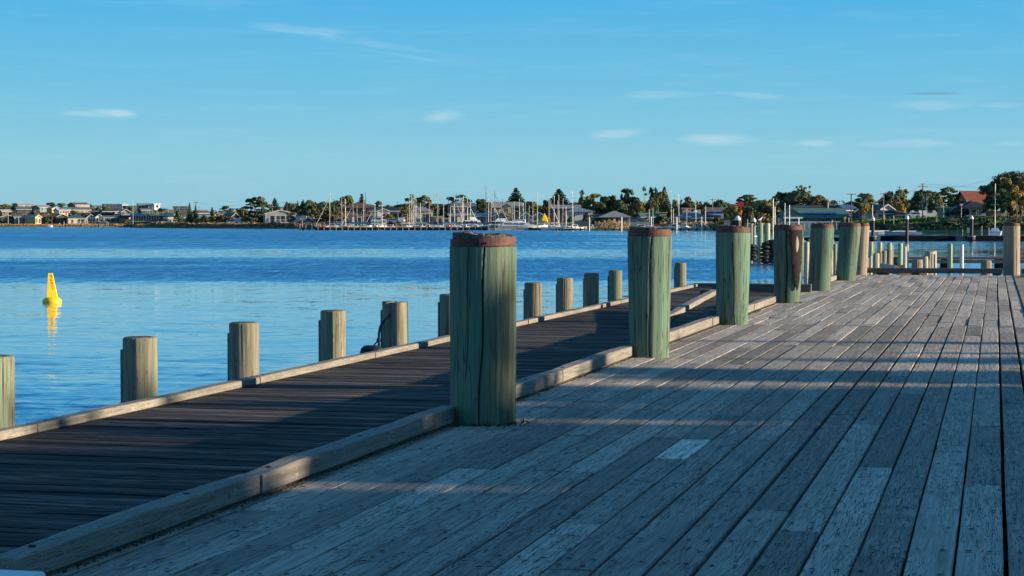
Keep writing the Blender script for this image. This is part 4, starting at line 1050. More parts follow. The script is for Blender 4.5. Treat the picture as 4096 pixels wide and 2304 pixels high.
# ================================================================== BOATS
def hull(mbx, L, B, Dp, sheer=.35, mi=0, z0=0.0, fl=.12, tr=.75):
    st = 11; rings = []
    for k in range(st):
        t = k / (st - 1); x = -L / 2 + L * t
        w_ = B / 2 * (min(1, tr + (1 - tr) * t * 2.5) if t < .45 else max(.02, (1 - ((t - .45) / .55) ** 2.3)))
        zt = z0 + Dp * (.72 + sheer * (t - .35) ** 2 * 1.6); kx = x - (0 if t < .9 else fl * (t - .9) * L * .5)
        rings.append([(x, -w_, zt), (kx, -w_ * .86, z0 + Dp * .25), (kx, -w_ * .45, z0 - .18), (kx, 0, z0 - .3), (kx, w_ * .45, z0 - .18), (kx, w_ * .86, z0 + Dp * .25), (x, w_, zt)])
    return mbx.loft(rings, mi)
def yacht(u, vtop, r, label, L=9.5, hull_m='gel', cover='blue_cover', mast='mast', head=None, furl=False, group='yachts in the marina', wl=None, boom=True, lean=0.0, name='yacht', spread=True, mr=.085):
    hd = head if head is not None else rng.uniform(-.5, .5) + (math.pi if rng.random() < .4 else 0)
    e = empty(name, P(u, r, WZ), YAW + hd, label, 'yacht', group); zt = zv(vtop, r) - WZ
    mb = MB(); hull(mb, L, L * .30, 1.25); mb.build('hull', M[hull_m], e)
    mb = MB(); zc = 1.0; a, b = -L * .18, L * .20; w_ = L * .09
    mb.loft([[(a, -w_, zc), (a, w_, zc), (a, w_ * .8, zc + .5), (a, -w_ * .8, zc + .5)], [(b, -w_ * .7, zc), (b, w_ * .7, zc), (b - .7, w_ * .5, zc + .36), (b - .7, -w_ * .5, zc + .36)]])
    c_ = mb.build('cabin', M['gel'], e)
    for s in (-1, 1):
        mb = MB(); mb.slab([(a + .5, s * (w_ * .93), zc + .38), (b - 1.5, s * (w_ * .66), zc + .33), (b - 1.5, s * (w_ * .74), zc + .18), (a + .5, s * (w_ * .99), zc + .18)], .03); mb.build('window', M['glass'], c_)
    mx_ = L * .06; mb = MB(); mb.cyl((mx_, 0, .9), (mx_ + lean * zt * math.cos(hd), -lean * zt * math.sin(hd), zt), mr, mr * .75, 7)
    mo = mb.build('mast', M[mast], e)
    if spread:
        mb = MB(); mb.box((mx_ + lean * zt * .6 * math.cos(hd), 0, zt * .6), (.06, L * .17, .05)); mb.build('spreader', M[mast], mo)
    mb = MB(); n_ = .016
    for s in (-1, 1): mb.cyl((mx_, s * L * .14, 1.0), (mx_, s * L * .085, zt * .6), n_, n_, 4); mb.cyl((mx_, s * L * .085, zt * .6), (mx_, 0, zt * .95), n_, n_, 4)
    mb.cyl((-L * .5, 0, 1.1), (mx_, 0, zt * .98), n_, n_, 4); mb.cyl((L * .5, 0, 1.3), (mx_, 0, zt * .9), n_, n_, 4); mb.build('stay', M['wire'], e)
    if boom:
        mb = MB(); mb.cyl((mx_ - .1, 0, 1.95), (mx_ - L * .42, 0, 1.9), .05, .05, 6); bo = mb.build('boom', M['mast'], e)
        if cover:
            mb = MB(); rings = []
            for k in range(9):
                t = k / 8; rr = .30 * (1 - t * .55) + .04 * math.sin(k * 2.1); rings.append([(mx_ - .15 - L * .40 * t, rr * .55 * math.cos(q * math.pi / 4), 2.08 - .0 * t + rr * math.sin(q * math.pi / 4) + .12 * (1 - t)) for q in range(8)])
            mb.loft(rings); mb.build('sail_cover', M[cover], bo)
    if furl:
        mb = MB(); mb.cyl((L * .48, 0, 1.4), (mx_ + .15, 0, zt * .86), .13, .05, 7); mb.build('furled_sail', M['mast' if furl is True else furl], e)
    return e
def cruiser(u, vtop, r, L, label, hull_m='gel', fly=True, head=0.0, vis='glass', stripe='gelgrey', canopy=None):
    e = empty('cabin_cruiser', P(u, r, WZ), YAW + head, label, 'motor boat'); Ht = zv(vtop, r) - WZ
    mb = MB(); hull(mb, L, L * .30, 1.7, .4, tr=.9); mb.build('hull', M[hull_m], e)
    mb = MB(); zc = 1.35; w_ = L * .12; a, b = -L * .42, L * .20; ct = zc + (Ht - zc) * (.62 if fly else 1)
    mb.loft([[(a, -w_, zc), (a, w_, zc), (a + .3, w_ * .9, ct), (a + .3, -w_ * .9, ct)], [(b, -w_ * .9, zc), (b, w_ * .9, zc), (b - 1.3, w_ * .8, ct), (b - 1.3, -w_ * .8, ct)]]); c_ = mb.build('cabin', M['gel'], e)
    hh = ct - zc
    for k, (p, q) in enumerate(((.04, .34), (.38, .60), (.64, .86))):
        for s in (-1, 1):
            x0, x1 = a + .4 + (b - 1.3 - a - .4) * p, a + .4 + (b - 1.3 - a - .4) * q; yw = s * (w_ * .96 + .01)
            mb = MB(); mb.box(((x0 + x1) / 2, s * (w_ * .935), zc + hh * .62), (x1 - x0, .10, hh * .42)); mb.build('window', M[vis], c_)
    mb = MB(); mb.slab([(b - 1.22, -w_ * .74, ct - .06), (b - 1.22, w_ * .74, ct - .06), (b - .35, w_ * .8, zc + .3), (b - .35, -w_ * .8, zc + .3)][::-1], .05); mb.build('windscreen', M['navy' if canopy else vis], c_)
    if fly:
        mb = MB(); f0, f1 = a + .2 * L, a + .46 * L; fz = Ht
        mb.loft([[(f0, -w_ * .7, ct + .001), (f0, w_ * .7, ct + .001), (f0 + .1, w_ * .66, fz), (f0 + .1, -w_ * .66, fz)], [(f1, -w_ * .65, ct + .001), (f1, w_ * .65, ct + .001), (f1 - .9, w_ * .5, fz), (f1 - .9, -w_ * .5, fz)]]); mb.build('flybridge', M['gel'], e)
        mb = MB(); mb.slab([(f1 - .85, -w_ * .45, fz - .03), (f1 - .85, w_ * .45, fz - .03), (f1 - .25, w_ * .5, ct + .25), (f1 - .25, -w_ * .5, ct + .25)][::-1], .04); mb.build('windscreen', M[vis], e)
    mb = MB(); n = 8
    for s in (-1, 1):
        pp = [(L * (-.05 + .55 * k / n), s * L * .145 * (1 - max(0, (k / n - .3) / .7) ** 2.3), 2.0 + .3 * k / n) for k in range(n + 1)]; mb.path(pp, .022, 5)
        for p in pp[::2]: mb.cyl((p[0], p[1], 1.2), p, .018, .018, 5)
    mb.build('rail', M['steel'], e)
    mb = MB(); mb.b2(-L * .48, L * .18, -L * .1535, -L * .1505, .72, .86); mb.build('stripe', M[stripe], e)
    return e
def dinghy(u, r, L, label, hull_m='gel', cab=True, head=0.0, z=WZ, dk='gel'):
    e = empty('small_boat', P(u, r, z), YAW + head, label, 'boat'); mb = MB(); hull(mb, L, L * .34, .95, .4); mb.build('hull', M[hull_m], e)
    if cab:
        mb = MB(); mb.loft([[(-L * .1, -.7, .7), (-L * .1, .7, .7), (-L * .1, .6, 1.75), (-L * .1, -.6, 1.75)], [(L * .28, -.55, .7), (L * .28, .55, .7), (L * .16, .5, 1.7), (L * .16, -.5, 1.7)]]); c_ = mb.build('cabin', M[dk], e)
        mb = MB(); mb.box((L * .05, 0, 1.45), (L * .2, 1.29, .35)); mb.build('window', M['glass'], c_)
    else:
        mb = MB(); mb.b2(-L * .35, L * .2, -.45, .45, .66, .98); mb.build('deck_box', M[dk], e)
    return e

# ================================================================== CARS, POLES, PEOPLE
def car(u, vb, r, label, paint, L=4.5, kind='suv', head=0.0, Hh=None):
    z = zv(vb, r); e = empty('parked_car', P(u, r, z), YAW + head, label, 'car'); Hh = Hh or {'suv': 1.75, 'hatch': 1.45, 'van': 2.0, 'ute': 1.75}[kind]; wd = .9
    pr = {'suv': [(-.50, .35), (-.50, .95), (-.46, 1.05), (-.42, 1.70), (.12, 1.75), (.27, 1.10), (.46, .98), (.50, .75), (.50, .35)],
          'hatch': [(-.50, .3), (-.50, .85), (-.40, 1.35), (.05, 1.42), (.24, .95), (.46, .82), (.50, .6), (.50, .3)],
          'van': [(-.50, .3), (-.50, 1.95), (.25, 2.0), (.42, 1.15), (.50, .95), (.50, .3)],
          'ute': [(-.50, .4), (-.50, 1.0), (-.12, 1.0), (-.10, 1.72), (.14, 1.75), (.28, 1.12), (.48, 1.0), (.50, .4)]}[kind]
    mb = MB(); mb.loft([[(x * L, y, zz if zz < 1.06 or abs(y) < .8 else zz) for x, zz in pr] for y in (-wd, -wd * .93, wd * .93, wd)] ); mb.build('body', M[paint], e)
    mb = MB(); zs_ = [1.08, 1.58] if kind != 'hatch' else [.92, 1.28]
    xs = (-.40, .20) if kind in ('suv', 'hatch') else ((-.10, .2) if kind == 'ute' else (.05, .36))
    for s in (-1, 1):
        mb.slab([(xs[0] * L, s * (wd + .012), zs_[1]), ((xs[1] - .08) * L, s * (wd + .012), zs_[1]), (xs[1] * L, s * (wd + .012), zs_[0]), (xs[0] * L, s * (wd + .012), zs_[0])], .01)
        mb.add([(xs[0] * L, s * (wd + .013), zs_[0]), (xs[1] * L, s * (wd + .013), zs_[0]), ((xs[1] - .08) * L, s * (wd + .013), zs_[1]), (xs[0] * L, s * (wd + .013), zs_[1])], [(0, 1, 2, 3)])
    mb.build('window', M['glass'], e)
    for x in (-.31, .32):
        for s in (-1, 1):
            mb = MB(); mb.cyl((x * L, s * .72, .34), (x * L, s * .93, .34), .34, .34, 16); mb.cyl((x * L, s * .925, .34), (x * L, s * .94, .34), .18, .18, 10, 1); mb.build('wheel', [M['rubber'], M['steel']], e)
    for s in (-1, 1):
        mb = MB(); mb.box((.497 * L, s * .62, .78), (.05, .3, .16)); mb.build('headlight', M['white'], e)
    return e
def pole(u, vt, vb, r, label, rad=.13, mt='pole', arms=(), name='power_pole', cat='power pole', group=None, top=None, lean=0.0, rz=0.0):
    z0 = min(zv(vb, r), gz(u, r) - .1) if r > 300 else zv(vb, r); z1 = zv(vt, r); e = empty(name, P(u, r, z0), YAW + rz, label, cat, group); h = z1 - z0
    mb = MB(); mb.cyl((0, 0, -.5), (lean, 0, h), rad, rad * .75, 9); mb.build('shaft', M[mt], e)
    for (dz, w_) in arms:
        mb = MB(); mb.box((lean, -rad, h - dz), (w_, .12, .14)); mb.build('crossarm', M[mt], e)
        for q in (-.46, -.15, .15, .46):
            mb = MB(); mb.cyl((lean + q * w_, -rad, h - dz + .07), (lean + q * w_, -rad, h - dz + .28), .06, .04, 6); mb.build('insulator', M['white'], e)
    if top == 'lamp':
        mb = MB(); mb.path([(lean, 0, h), (lean + .5, 0, h + .35), (lean + 1.5, 0, h + .45)], .05, 6); mb.box((lean + 1.7, 0, h + .42), (.7, .25, .12)); mb.build('lamp_head', M['steel'], e)
    return e
def wire(pts, label, sag=.8, rad=.03, n=12, group='overhead cables'):
    mb = MB(); ps = []
    for a, b in zip(pts, pts[1:]):
        for k in range(n):
            t = k / n; q = Vector(a) * (1 - t) + Vector(b) * t; q.z -= sag * 4 * t * (1 - t); ps.append(q)
    ps.append(Vector(pts[-1])); mb.path(ps, rad, 4)
    return tag(mb.build('overhead_cable', M['wire']), label, 'cable', group)
def person(u, vb, r, H, label, top='w_white', leg='w_tan', hair='carblack', face=0.0, pose=0):
    e = empty('person', P(u, r, zv(vb, r)), YAW + face, label, 'person'); s = H / 1.75
    J = dict(pel=(0, 0, .93), sp=(0, .0, 1.15), ch=(0, 0, 1.36), nk=(0, 0, 1.50), hd=(0, -.01, 1.60), tp=(0, 0, 1.73), ls=(-.19, 0, 1.42), rs=(.19, 0, 1.42), le=(-.25, .03, 1.14), re=(.26, .02, 1.14),
             lw=(-.20, -.10, .92) if not pose else (-.08, -.25, 1.10), rw=(.24, -.06, .88) if not pose else (.10, -.24, 1.12), lh=(-.19, -.14, .84) if not pose else (-.03, -.31, 1.13), rh=(.23, -.10, .80) if not pose else (.05, -.30, 1.15),
             lp=(-.1, 0, .90), rp=(.1, 0, .90), lk=(-.11, -.01, .50), rk=(.12, -.03, .50), la=(-.11, .02, .09), ra=(.13, .01, .09), lt=(-.12, -.15, .04), rt=(.14, -.16, .04))
    ed = [('pel', 'sp'), ('sp', 'ch'), ('ch', 'nk'), ('nk', 'hd'), ('hd', 'tp'), ('ch', 'ls'), ('ch', 'rs'), ('ls', 'le'), ('rs', 're'), ('le', 'lw'), ('re', 'rw'), ('lw', 'lh'), ('rw', 'rh'), ('pel', 'lp'), ('pel', 'rp'), ('lp', 'lk'), ('rp', 'rk'), ('lk', 'la'), ('rk', 'ra'), ('la', 'lt'), ('ra', 'rt')]
    rd = dict(pel=.14, sp=.12, ch=.14, nk=.055, hd=.095, tp=.07, ls=.065, rs=.065, le=.042, re=.042, lw=.03, rw=.03, lh=.032, rh=.032, lp=.09, rp=.09, lk=.062, rk=.062, la=.042, ra=.042, lt=.035, rt=.035)
    def skin(nm, keys, mt, gro):
        ks = [k for k in keys]; me = bpy.data.meshes.new(nm); me.from_pydata([tuple(c * s for c in J[k]) for k in ks], [(ks.index(a), ks.index(b)) for a, b in ed if a in ks and b in ks], [])
        me.materials.append(M[mt]); o = bpy.data.objects.new(nm, me); COL.objects.link(o); o.parent = e
        md = o.modifiers.new('skin', 'SKIN'); o.modifiers.new('sub', 'SUBSURF').levels = 1; o.modifiers['sub'].render_levels = 2
        sv = me.skin_vertices[0].data if me.skin_vertices else None
        for i, k in enumerate(ks): sv[i].radius = ((rd[k] + gro) * s, (rd[k] * .8 + gro) * s); sv[i].use_root = (k == 'pel' or (i == 0))
        for i in range(1, len(ks)): sv[i].use_root = False
        return o
    def ensure(me): pass
    try:
        skin('body', list(J), 'skin', 0)
        skin('jacket', ['pel', 'sp', 'ch', 'ls', 'rs', 'le', 're', 'lw', 'rw'], top, .022)
        skin('trousers', ['pel', 'lp', 'rp', 'lk', 'rk', 'la', 'ra'], leg, .018)
    except Exception as ex:
        print('person fallback', ex)
    mb = MB(); mb.lathe([(.01, -.01), (.10, .0), (.115, .06), (.09, .12), (.02, .15)], 14, 0, (0, .01, 1.62)); o = mb.build('hair', M[hair], e, smooth=True); o.scale = (s, s, s)
    return e
def board(mbx, pts, t=.05): return mbx
QT = [(31, -28.2, 16, 11, ('dome', 1)), (32, -14.2, 16, 11, ('dome', 1)), (31, -3.2, 14, 10, ('dome', 1)), (31, 4.8, 10, 10, ('dome', 1)),
      (31, 16.5, 6, 9.6, ('gum', .16)), (30, 9.8, 6, 7.9, ('shrub', 1.5)), (30.6, 12.6, 6, 7.8, ('shrub', 1.5)), (30, 15.2, 5.4, 7.6, ('shrub', 1.5)), (30.5, 17.6, 4.4, 7.0, ('shrub', 1.5)), (30, 19.8, 4.4, 6.95, ('shrub', 1.5)), (30.4, 21.4, 3.0, 6.75, ('shrub', 1.5)), (30, 23.7, 3.0, 6.15, ('shrub', 1)), (30, 26.4, 2.0, 6.35, ('shrub', 1))]  # unseen row, its heights and gaps shaped to cast shade on the wharf
QL = ['shade tree farthest back along the quay', 'broad shade tree second from the back of the quay', 'shade tree in the middle of the quay row', 'shade tree level with the camera, last tall one of the row', 'unseen open crowned gum added above the low quay bushes to dapple the first post'] + [q + ' unseen shade bush of the low quay row, counted from the camera' for q in ('first', 'second', 'third', 'fourth', 'fifth', 'sixth', 'seventh', 'last')]

# ================================================================== FAR SHORE, LEFT: the hillside estate
H_ = house
# top of the hill
H_('flat roofed modern hill house, grey glass left half, white boxes on the right', 56, 137, 813, 817, 832, 1000, 'flat', 'w_teal', 'r_grey', 14, endm='w_white', balcony=True, nwin=5)
H_('cream gabled house on the hill beside the flat roofed modern house, grey roof, glazed veranda', 136, 204, 820, 829, 843, 985, 'side', 'w_teal', 'r_grey', 28, endm='w_cream', veranda=False)
H_('tiny yellow cream house at the foot of the cream gabled hill house', 204, 218, 829, 833, 841, 975, 'front', 'w_yellow', 'r_cream', 20, depth=6, nwin=1)
H_('large two storey house with tan brick gable on the hilltop, brown roof', 275, 358, 810, 819, 829, 1020, 'side', 'w_brown', 'r_brown', 24, endm='w_tan', balcony=True)
H_('long low house with dark roof and lit veranda below the brown hilltop house', 240, 369, 828, 839, 850, 965, 'side', 'w_brown', 'r_slate', 12, endm='w_yellow', balcony=True)
H_('dark flat roofed house with white right hand wing on the hilltop', 414, 480, 816, 818, 832, 1010, 'flat', 'w_dark', 'r_slate', 0, nwin=5)
H_('white box wing with overhanging roof next to the dark flat roofed hilltop house', 478, 508, 816, 819, 832, 1000, 'flat', 'w_white', 'r_cream', 15, depth=7, nwin=2)
H_('grey two storey modern house on the hilltop behind the club building', 552, 610, 814, 816, 835, 985, 'flat', 'w_grey', 'r_slate', 0, nwin=4)
H_('bright white cube house with one dark window on the hilltop', 609, 637, 814, 817, 835, 978, 'flat', 'w_white', 'w_white', 10, depth=7, nwin=1, st=1, door=False)
H_('brown hipped house right of the white cube house', 640, 684, 834, 843, 853, 930, 'hip', 'w_orange', 'r_brown', 20)
H_('dark two storey box house behind the thin pines', 697, 750, 825, 827, 850, 880, 'flat', 'w_dark', 'r_slate', 0, nwin=5)
H_('distant low dark house on the ridge left of the dark flat roofed house', 370, 412, 822, 824, 832, 1030, 'flat', 'w_grey', 'r_teal', 0, nwin=3)
H_('dark long house between the two white hilltop houses', 505, 555, 823, 826, 838, 1000, 'flat', 'w_dark', 'r_teal', 0)
# middle row
H_('grey roofed house at the left edge of the estate', 0, 44, 837, 845, 860, 940, 'side', 'w_brown', 'r_lgrey', 10)
H_('house with a wide slate roof below the modern hill house', 68, 122, 827, 836, 850, 950, 'side', 'w_dark', 'r_slate', 0)
H_('pale roofed cottage in the middle row, below the brown hilltop house', 221, 259, 834, 842, 854, 935, 'side', 'w_white', 'r_lgrey', 20, endm='w_white')
H_('second pale roofed cottage in the middle row', 259, 283, 835, 842, 852, 938, 'side', 'w_cream', 'r_lgrey', 18)
H_('low dark roofed house in the middle row right of the lit veranda house', 368, 404, 842, 847, 857, 930, 'flat', 'w_dark', 'r_slate', 0)
H_('dark house with small cream lean to in the middle row', 404, 470, 839, 844, 858, 925, 'side', 'w_grey', 'r_navy', 8, endm='w_yellow')
H_('blue grey house with white edged roof left of the club flagpole', 485, 522, 836, 846, 859, 915, 'front', 'w_grey', 'r_slate', 0)
H_('dark terrace house behind the roof terrace of the club', 556, 600, 833, 839, 858, 900, 'side', 'w_dark', 'r_slate', 10)
# front row along the reeds
H_('dark waterfront house with cream gables at the far left', 2, 56, 858, 867, 897, 884, 'front', 'w_dark', 'r_cream', 0, depth=9, wlight='w_cream')
H_('dim blue grey waterfront house beside the yellow gabled house', 57, 100, 858, 866, 897, 884, 'side', 'w_teal', 'r_slate', 0, balcony=True)
H_('yellow cream waterfront house with white gable, brightest of the front row', 112, 155, 858, 867, 893, 880, 'front', 'w_yellow', 'r_lgrey', 26, depth=9, wlight='w_white')
H_('house with red tiled roof behind the yellow cream waterfront house', 88, 126, 851, 858, 875, 912, 'hip', 'w_brown', 'r_red', 0)
H_('brown roofed waterfront house behind the bare willow', 158, 205, 852, 866, 897, 888, 'hip', 'w_dark', 'r_brown', 0)
H_('dark waterfront house with a tan porch gable right of the palm', 218, 268, 855, 864, 897, 886, 'front', 'w_dark', 'r_slate', 8, depth=8, wlight='w_yellow')
H_('blue roofed waterfront house with white balcony', 272, 345, 860, 870, 897, 882, 'hip', 'w_cream', 'r_blue', 0, balcony=True)
H_('pale twin gabled waterfront house, left gable', 345, 378, 856, 868, 897, 884, 'front', 'w_teal', 'r_brown', 0, depth=10, balcony=True)
H_('pale twin gabled waterfront house, right gable', 379, 411, 856, 868, 897, 884, 'front', 'w_white', 'r_brown', 0, depth=10, balcony=True)
H_('house with a great dark roof and pale cream gable behind the twin gabled house', 414, 462, 849, 868, 885, 905, 'front', 'w_cream', 'r_navy', 24, depth=11)
H_('long dark waterfront house with balcony right of the twin gables', 415, 486, 862, 869, 897, 884, 'side', 'w_dark', 'r_slate', 0, balcony=True)
H_('orange brick waterfront house beside the club building', 490, 524, 861, 870, 890, 880, 'front', 'w_orange', 'r_navy', 28, depth=9)
# the club building
def club():
    r = 812; u0, u1 = 531, 640; c = P((u0 + 712) / 2, r); z0 = gz(600, r) - .2
    e = empty('club_building', (c.x, c.y, 0), YAW, 'two storey waterfront club building with blue and green fascia and glass walls', 'building'); W = m(712 - u0, r); x = W / 2; zt = zv(854, r); zf = zv(864, r); zm = zv(884, r)
    mb = MB(); mb.b2(-x, x * .98, -3, 12, z0 - 1, zf); mb.build('wall', M['w_dark'], e)
    xs = -x + W * .30
    mb = MB(); mb.b2(-x - .4, xs, -3.6, 12.2, zf, zt); mb.b2(xs, xs + .02, -3.6, 12.2, zf, zt - .02); mb.build('fascia', M['blue_cover'], e)
    mb = MB(); mb.b2(xs + .03, x * .9, -3.6, 12.2, zf, zt - .05); mb.build('fascia', M['r_teal'], e)
    n = 22
    for s, (a, b) in enumerate(((zm + .2, zf - .15), (z0 + .3, zm - .3))):
        for k in range(n):
            mb = MB(); q = -x + W * .97 * (k + .5) / n; mb.b2(q - .45, q + .45, -3.06, -3.003, a, b); mb.build('window', M['glass'], e)
    mb = MB()
    for k in range(12): q = -x + W * .62 * k / 11; mb.b2(q - .12, q + .12, -3.5, -3.3, z0 - .5, zf - .003)
    mb.build('column', M['steel'], e)
    mb = MB(); mb.b2(-x, x * .95, -3.5, -3.07, zm - .25, zm); mb.build('floor_band', M['trim'], e)
    mb = MB(); mb.b2(x * .42, x * .98, -3.2, -3.08, zm + .3, zf - .25); mb.build('wall_panel', M['w_tan'], e)
    t = bpy.data.curves.new('club', 'FONT'); t.body = 'CLUB'; t.size = 1.7; t.extrude = .04; to = bpy.data.objects.new('t', t); me = bpy.data.meshes.new_from_object(to); me.materials.append(M['trim']); o = bpy.data.objects.new('lettering', me); COL.objects.link(o); o.parent = e
    o.location = (xs + W * .11, -3.66, zf + .25); o.rotation_euler = (R(90), 0, 0); bpy.data.objects.remove(to)
    mb = MB()
    for k in range(5): mb.b2(-x + 8 + k * 2.2, -x + 8.12 + k * 2.2, 2, 2.1, zt, zt + 2.6 - .2 * (k % 2))
    mb.b2(-x + 8, -x + 16.9, 1.98, 2.12, zt + 2.4, zt + 2.5); mb.build('roof_frame', M['trim'], e)
club()
H_('low cream pavilion with dark screens right of the club building', 672, 752, 869, 875, 893, 800, 'flat', 'w_cream', 'w_white', 0, nwin=5, st=1, depth=9)
pole(534, 797, 893, 805, 'tall white flagpole by the left end of the club building', .08, 'white', name='flagpole', cat='flagpole')
for i, (u, v0, v1, l) in enumerate([(35, 848, 897, 'curved street lamp at the far left'), (165, 866, 897, 'short street lamp left of the palm'), (77, 867, 897, 'street lamp in front of the dim blue grey house'), (258, 886, 897, 'low path lamp near the black channel posts')]):
    pole(u, v0, v1, 868, l, .12, 'mast', name='street_lamp', cat='street lamp', top='lamp', group='street lamps on the far left shore')
def capped(u, vc, vcb, vb, wpx, r, label, cone=True, cap='white', grp='black channel posts with white caps', low=None, collar=False):
    z0 = WZ - 1; zt = zv(vcb, r); e = empty('channel_post', P(u, r, WZ), YAW, label, 'channel post', grp); ra = m(wpx, r) / 2
    mb = MB()
    if low is None: mb.cyl((0, 0, -1.2), (0, 0, zt - WZ), ra * .93, ra * .93, 20)
    else: mb.cyl((0, 0, zv(low, r) - WZ), (0, 0, zt - WZ), ra * .93, ra * .93, 20)
    mb.build('pile', M['black'], e, smooth=False)
    if low is not None:
        mb = MB(); mb.cyl((0, 0, -1.2), (0, 0, zv(low, r) - WZ), ra * .85, ra * .88, 20); mb.build('sleeve', M['steel'], e); mb = MB(); mb.cyl((0, 0, zv(947, r) - WZ), (0, 0, zv(943, r) - WZ), ra * 1.5, ra * 1.5, 20); mb.build('ring', M['white'], e)
    mb = MB(); zc = zt - WZ; hc = m(vcb - vc, r)
    mb.lathe([(ra * 1.06, zc), (ra * 1.08, zc + hc * .35), (ra * .92, zc + hc * .5), (ra * .5, zc + hc * .82), (ra * .12, zc + hc)] if cone else [(ra * 1.06, zc), (ra * 1.08, zc + hc * .9), (ra * .9, zc + hc)], 20); mb.build('cap', M[cap], e, smooth=False)
    if collar:
        mb = MB(); mb.lathe([(ra * 1.7, .05), (ra * 2.1, .2), (ra * 2.1, .62), (ra * 1.2, .78)], 20); mb.build('collar', M['black'], e)
        mb = MB(); mb.torus((0, 0, .66), ra * 2.1, .03, 24, 6); mb.build('collar_rim', M['white'], e)
    return e
capped(240, 891, 896, 911, 3.4, 800, 'small distant channel post with white cap, left of the pair off the reeds'); capped(324, 887, 892, 909, 3.4, 800, 'small distant channel post with white cap, right of the pair off the reeds')
# little jetty, gazebo, moored boat on the left shore
def gazebo():
    r = 845; e = empty('gazebo', P(418, r, 0), YAW, 'small gazebo with grey hipped roof by the reeds', 'gazebo'); zb = gz(418, r); ze = zv(890, r); zr = zv(880, r); w_ = m(34, r) / 2
    mb = MB(); mb.add([(-w_, -w_, ze), (w_, -w_, ze), (w_, w_, ze), (-w_, w_, ze), (0, 0, zr)], [(0, 1, 4), (1, 2, 4), (2, 3, 4), (3, 0, 4), (3, 2, 1, 0)]); mb.build('roof', M['r_slate'], e)
    for a in (-1, 1):
        for b in (-1, 1): mb = MB(); mb.b2(a * w_ * .8 - .1, a * w_ * .8 + .1, b * w_ * .8 - .1, b * w_ * .8 + .1, zb - .5, ze - .003); mb.build('post', M['trim'], e)
gazebo()
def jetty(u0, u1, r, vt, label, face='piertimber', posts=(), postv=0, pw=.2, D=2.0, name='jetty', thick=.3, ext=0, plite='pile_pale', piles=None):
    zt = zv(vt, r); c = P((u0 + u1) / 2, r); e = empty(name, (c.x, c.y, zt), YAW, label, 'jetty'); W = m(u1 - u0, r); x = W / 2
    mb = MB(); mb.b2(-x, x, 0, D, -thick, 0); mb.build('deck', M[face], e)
    mb = MB(); n = max(3, int(W / 3)) if piles is None else piles
    for k in range(n + 1): q = -x + .2 + (W - .4) * k / n; mb.cyl((q, .3, -3), (q, .3, -thick - .003), .16, .16, 7); mb.cyl((q, D - .3, -3), (q, D - .3, -thick - .003), .16, .16, 7)
    mb.build('underpile', M['piertimber'], e)
    for q in posts:
        hh = zv(postv, r) - zt + rng.uniform(-.1, .1); qq = m(q - (u0 + u1) / 2, r); mb = MB(); mb.b2(qq - pw / 2, qq + pw / 2, -pw - .003, -.003, -thick - .3, hh); mb.build('post', M[plite], e)
    return e
jetty(363, 410, 838, 903, 'small dark jetty with pale posts in front of the gazebo', posts=[364, 371, 378, 386, 393, 400, 404, 408], postv=896, pw=.25)
jetty(410, 528, 846, 905, 'low dark landing running right from the small jetty to the club', posts=[447, 455, 520, 526], postv=899, pw=.22)
dinghy(540, 835, 9, 'white moored boat with dark windows under the left end of the club', head=.2)
dinghy(202, 844, 2.6, 'tiny pale dinghy off the left reeds', cab=False)
jetty(212, 350, 838, 908, 'long low bank edging below the left reeds', face='concrete', D=1.0, thick=.4)

# trees of the left shore
T = tree
T(20, 818, 858, 130, 1020, 'dome', 'l_olive', 'broad low olive scrub on the ridge at the far left'); T(80, 824, 860, 90, 1005, 'shrub', 'l_olive', 'olive scrub below the modern hill house', name='shrub')
T(206, 810, 838, 40, 1000, 'tree', 'l_dark', 'dark round tree between the cream and the brown hilltop houses'); T(250, 813, 836, 40, 1010, 'tree', 'l_olive', 'smaller olive tree left of the brown hilltop house')
T(366, 817, 832, 10, 1010, 'tree', 'l_dark', 'tiny lone tree on the skyline right of the brown hilltop house')
T(425, 828, 850, 44, 950, 'shrub', 'l_mid', 'rounded green bush in the middle row below the dark flat roofed house'); T(392, 830, 850, 40, 955, 'shrub', 'l_dark', 'dark bush beside the rounded green bush in the middle row')
T(530, 828, 852, 34, 930, 'tree', 'l_olive', 'olive tree by the club flagpole'); T(645, 832, 850, 30, 945, 'shrub', 'l_dark', 'dark bush left of the brown hipped house')
T(142, 838, 882, 60, 905, 'shrub', 'l_brown', 'bare brown willow between the middle and front rows'); T(185, 850, 885, 60, 900, 'shrub', 'l_olive', 'olive bush behind the brown roofed waterfront house')
T(213, 851, 888, 30, 882, 'palm', 'l_mid', 'palm between the brown roofed and dark waterfront houses'); T(190, 872, 897, 34, 876, 'shrub', 'l_dark', 'dark shrub in front of the brown roofed waterfront house')
T(300, 842, 862, 46, 925, 'shrub', 'l_mid', 'green bush below the lit veranda house'); T(505, 878, 896, 26, 862, 'shrub', 'l_brown', 'small brown bush before the orange brick house')
T(60, 846, 866, 60, 925, 'shrub', 'l_dark', 'dark hedge between the left cottages'); T(345, 852, 866, 50, 915, 'shrub', 'l_dark', 'dark hedge behind the twin gabled house')
T(460, 853, 868, 50, 915, 'shrub', 'l_dark', 'dark hedge behind the pale cream gable'); T(670, 850, 880, 40, 850, 'shrub', 'l_dark', 'dark shrub behind the low cream pavilion')
T(760, 812, 893, 28, 745, 'norfolk', 'l_mid', 'tall narrow green pine right of the low cream pavilion'); T(784, 822, 893, 24, 752, 'norfolk', 'l_olive', 'slighter pine behind the wooden power pole')
T(715, 842, 870, 34, 790, 'shrub', 'l_dark', 'dark bush before the dark two storey box house')
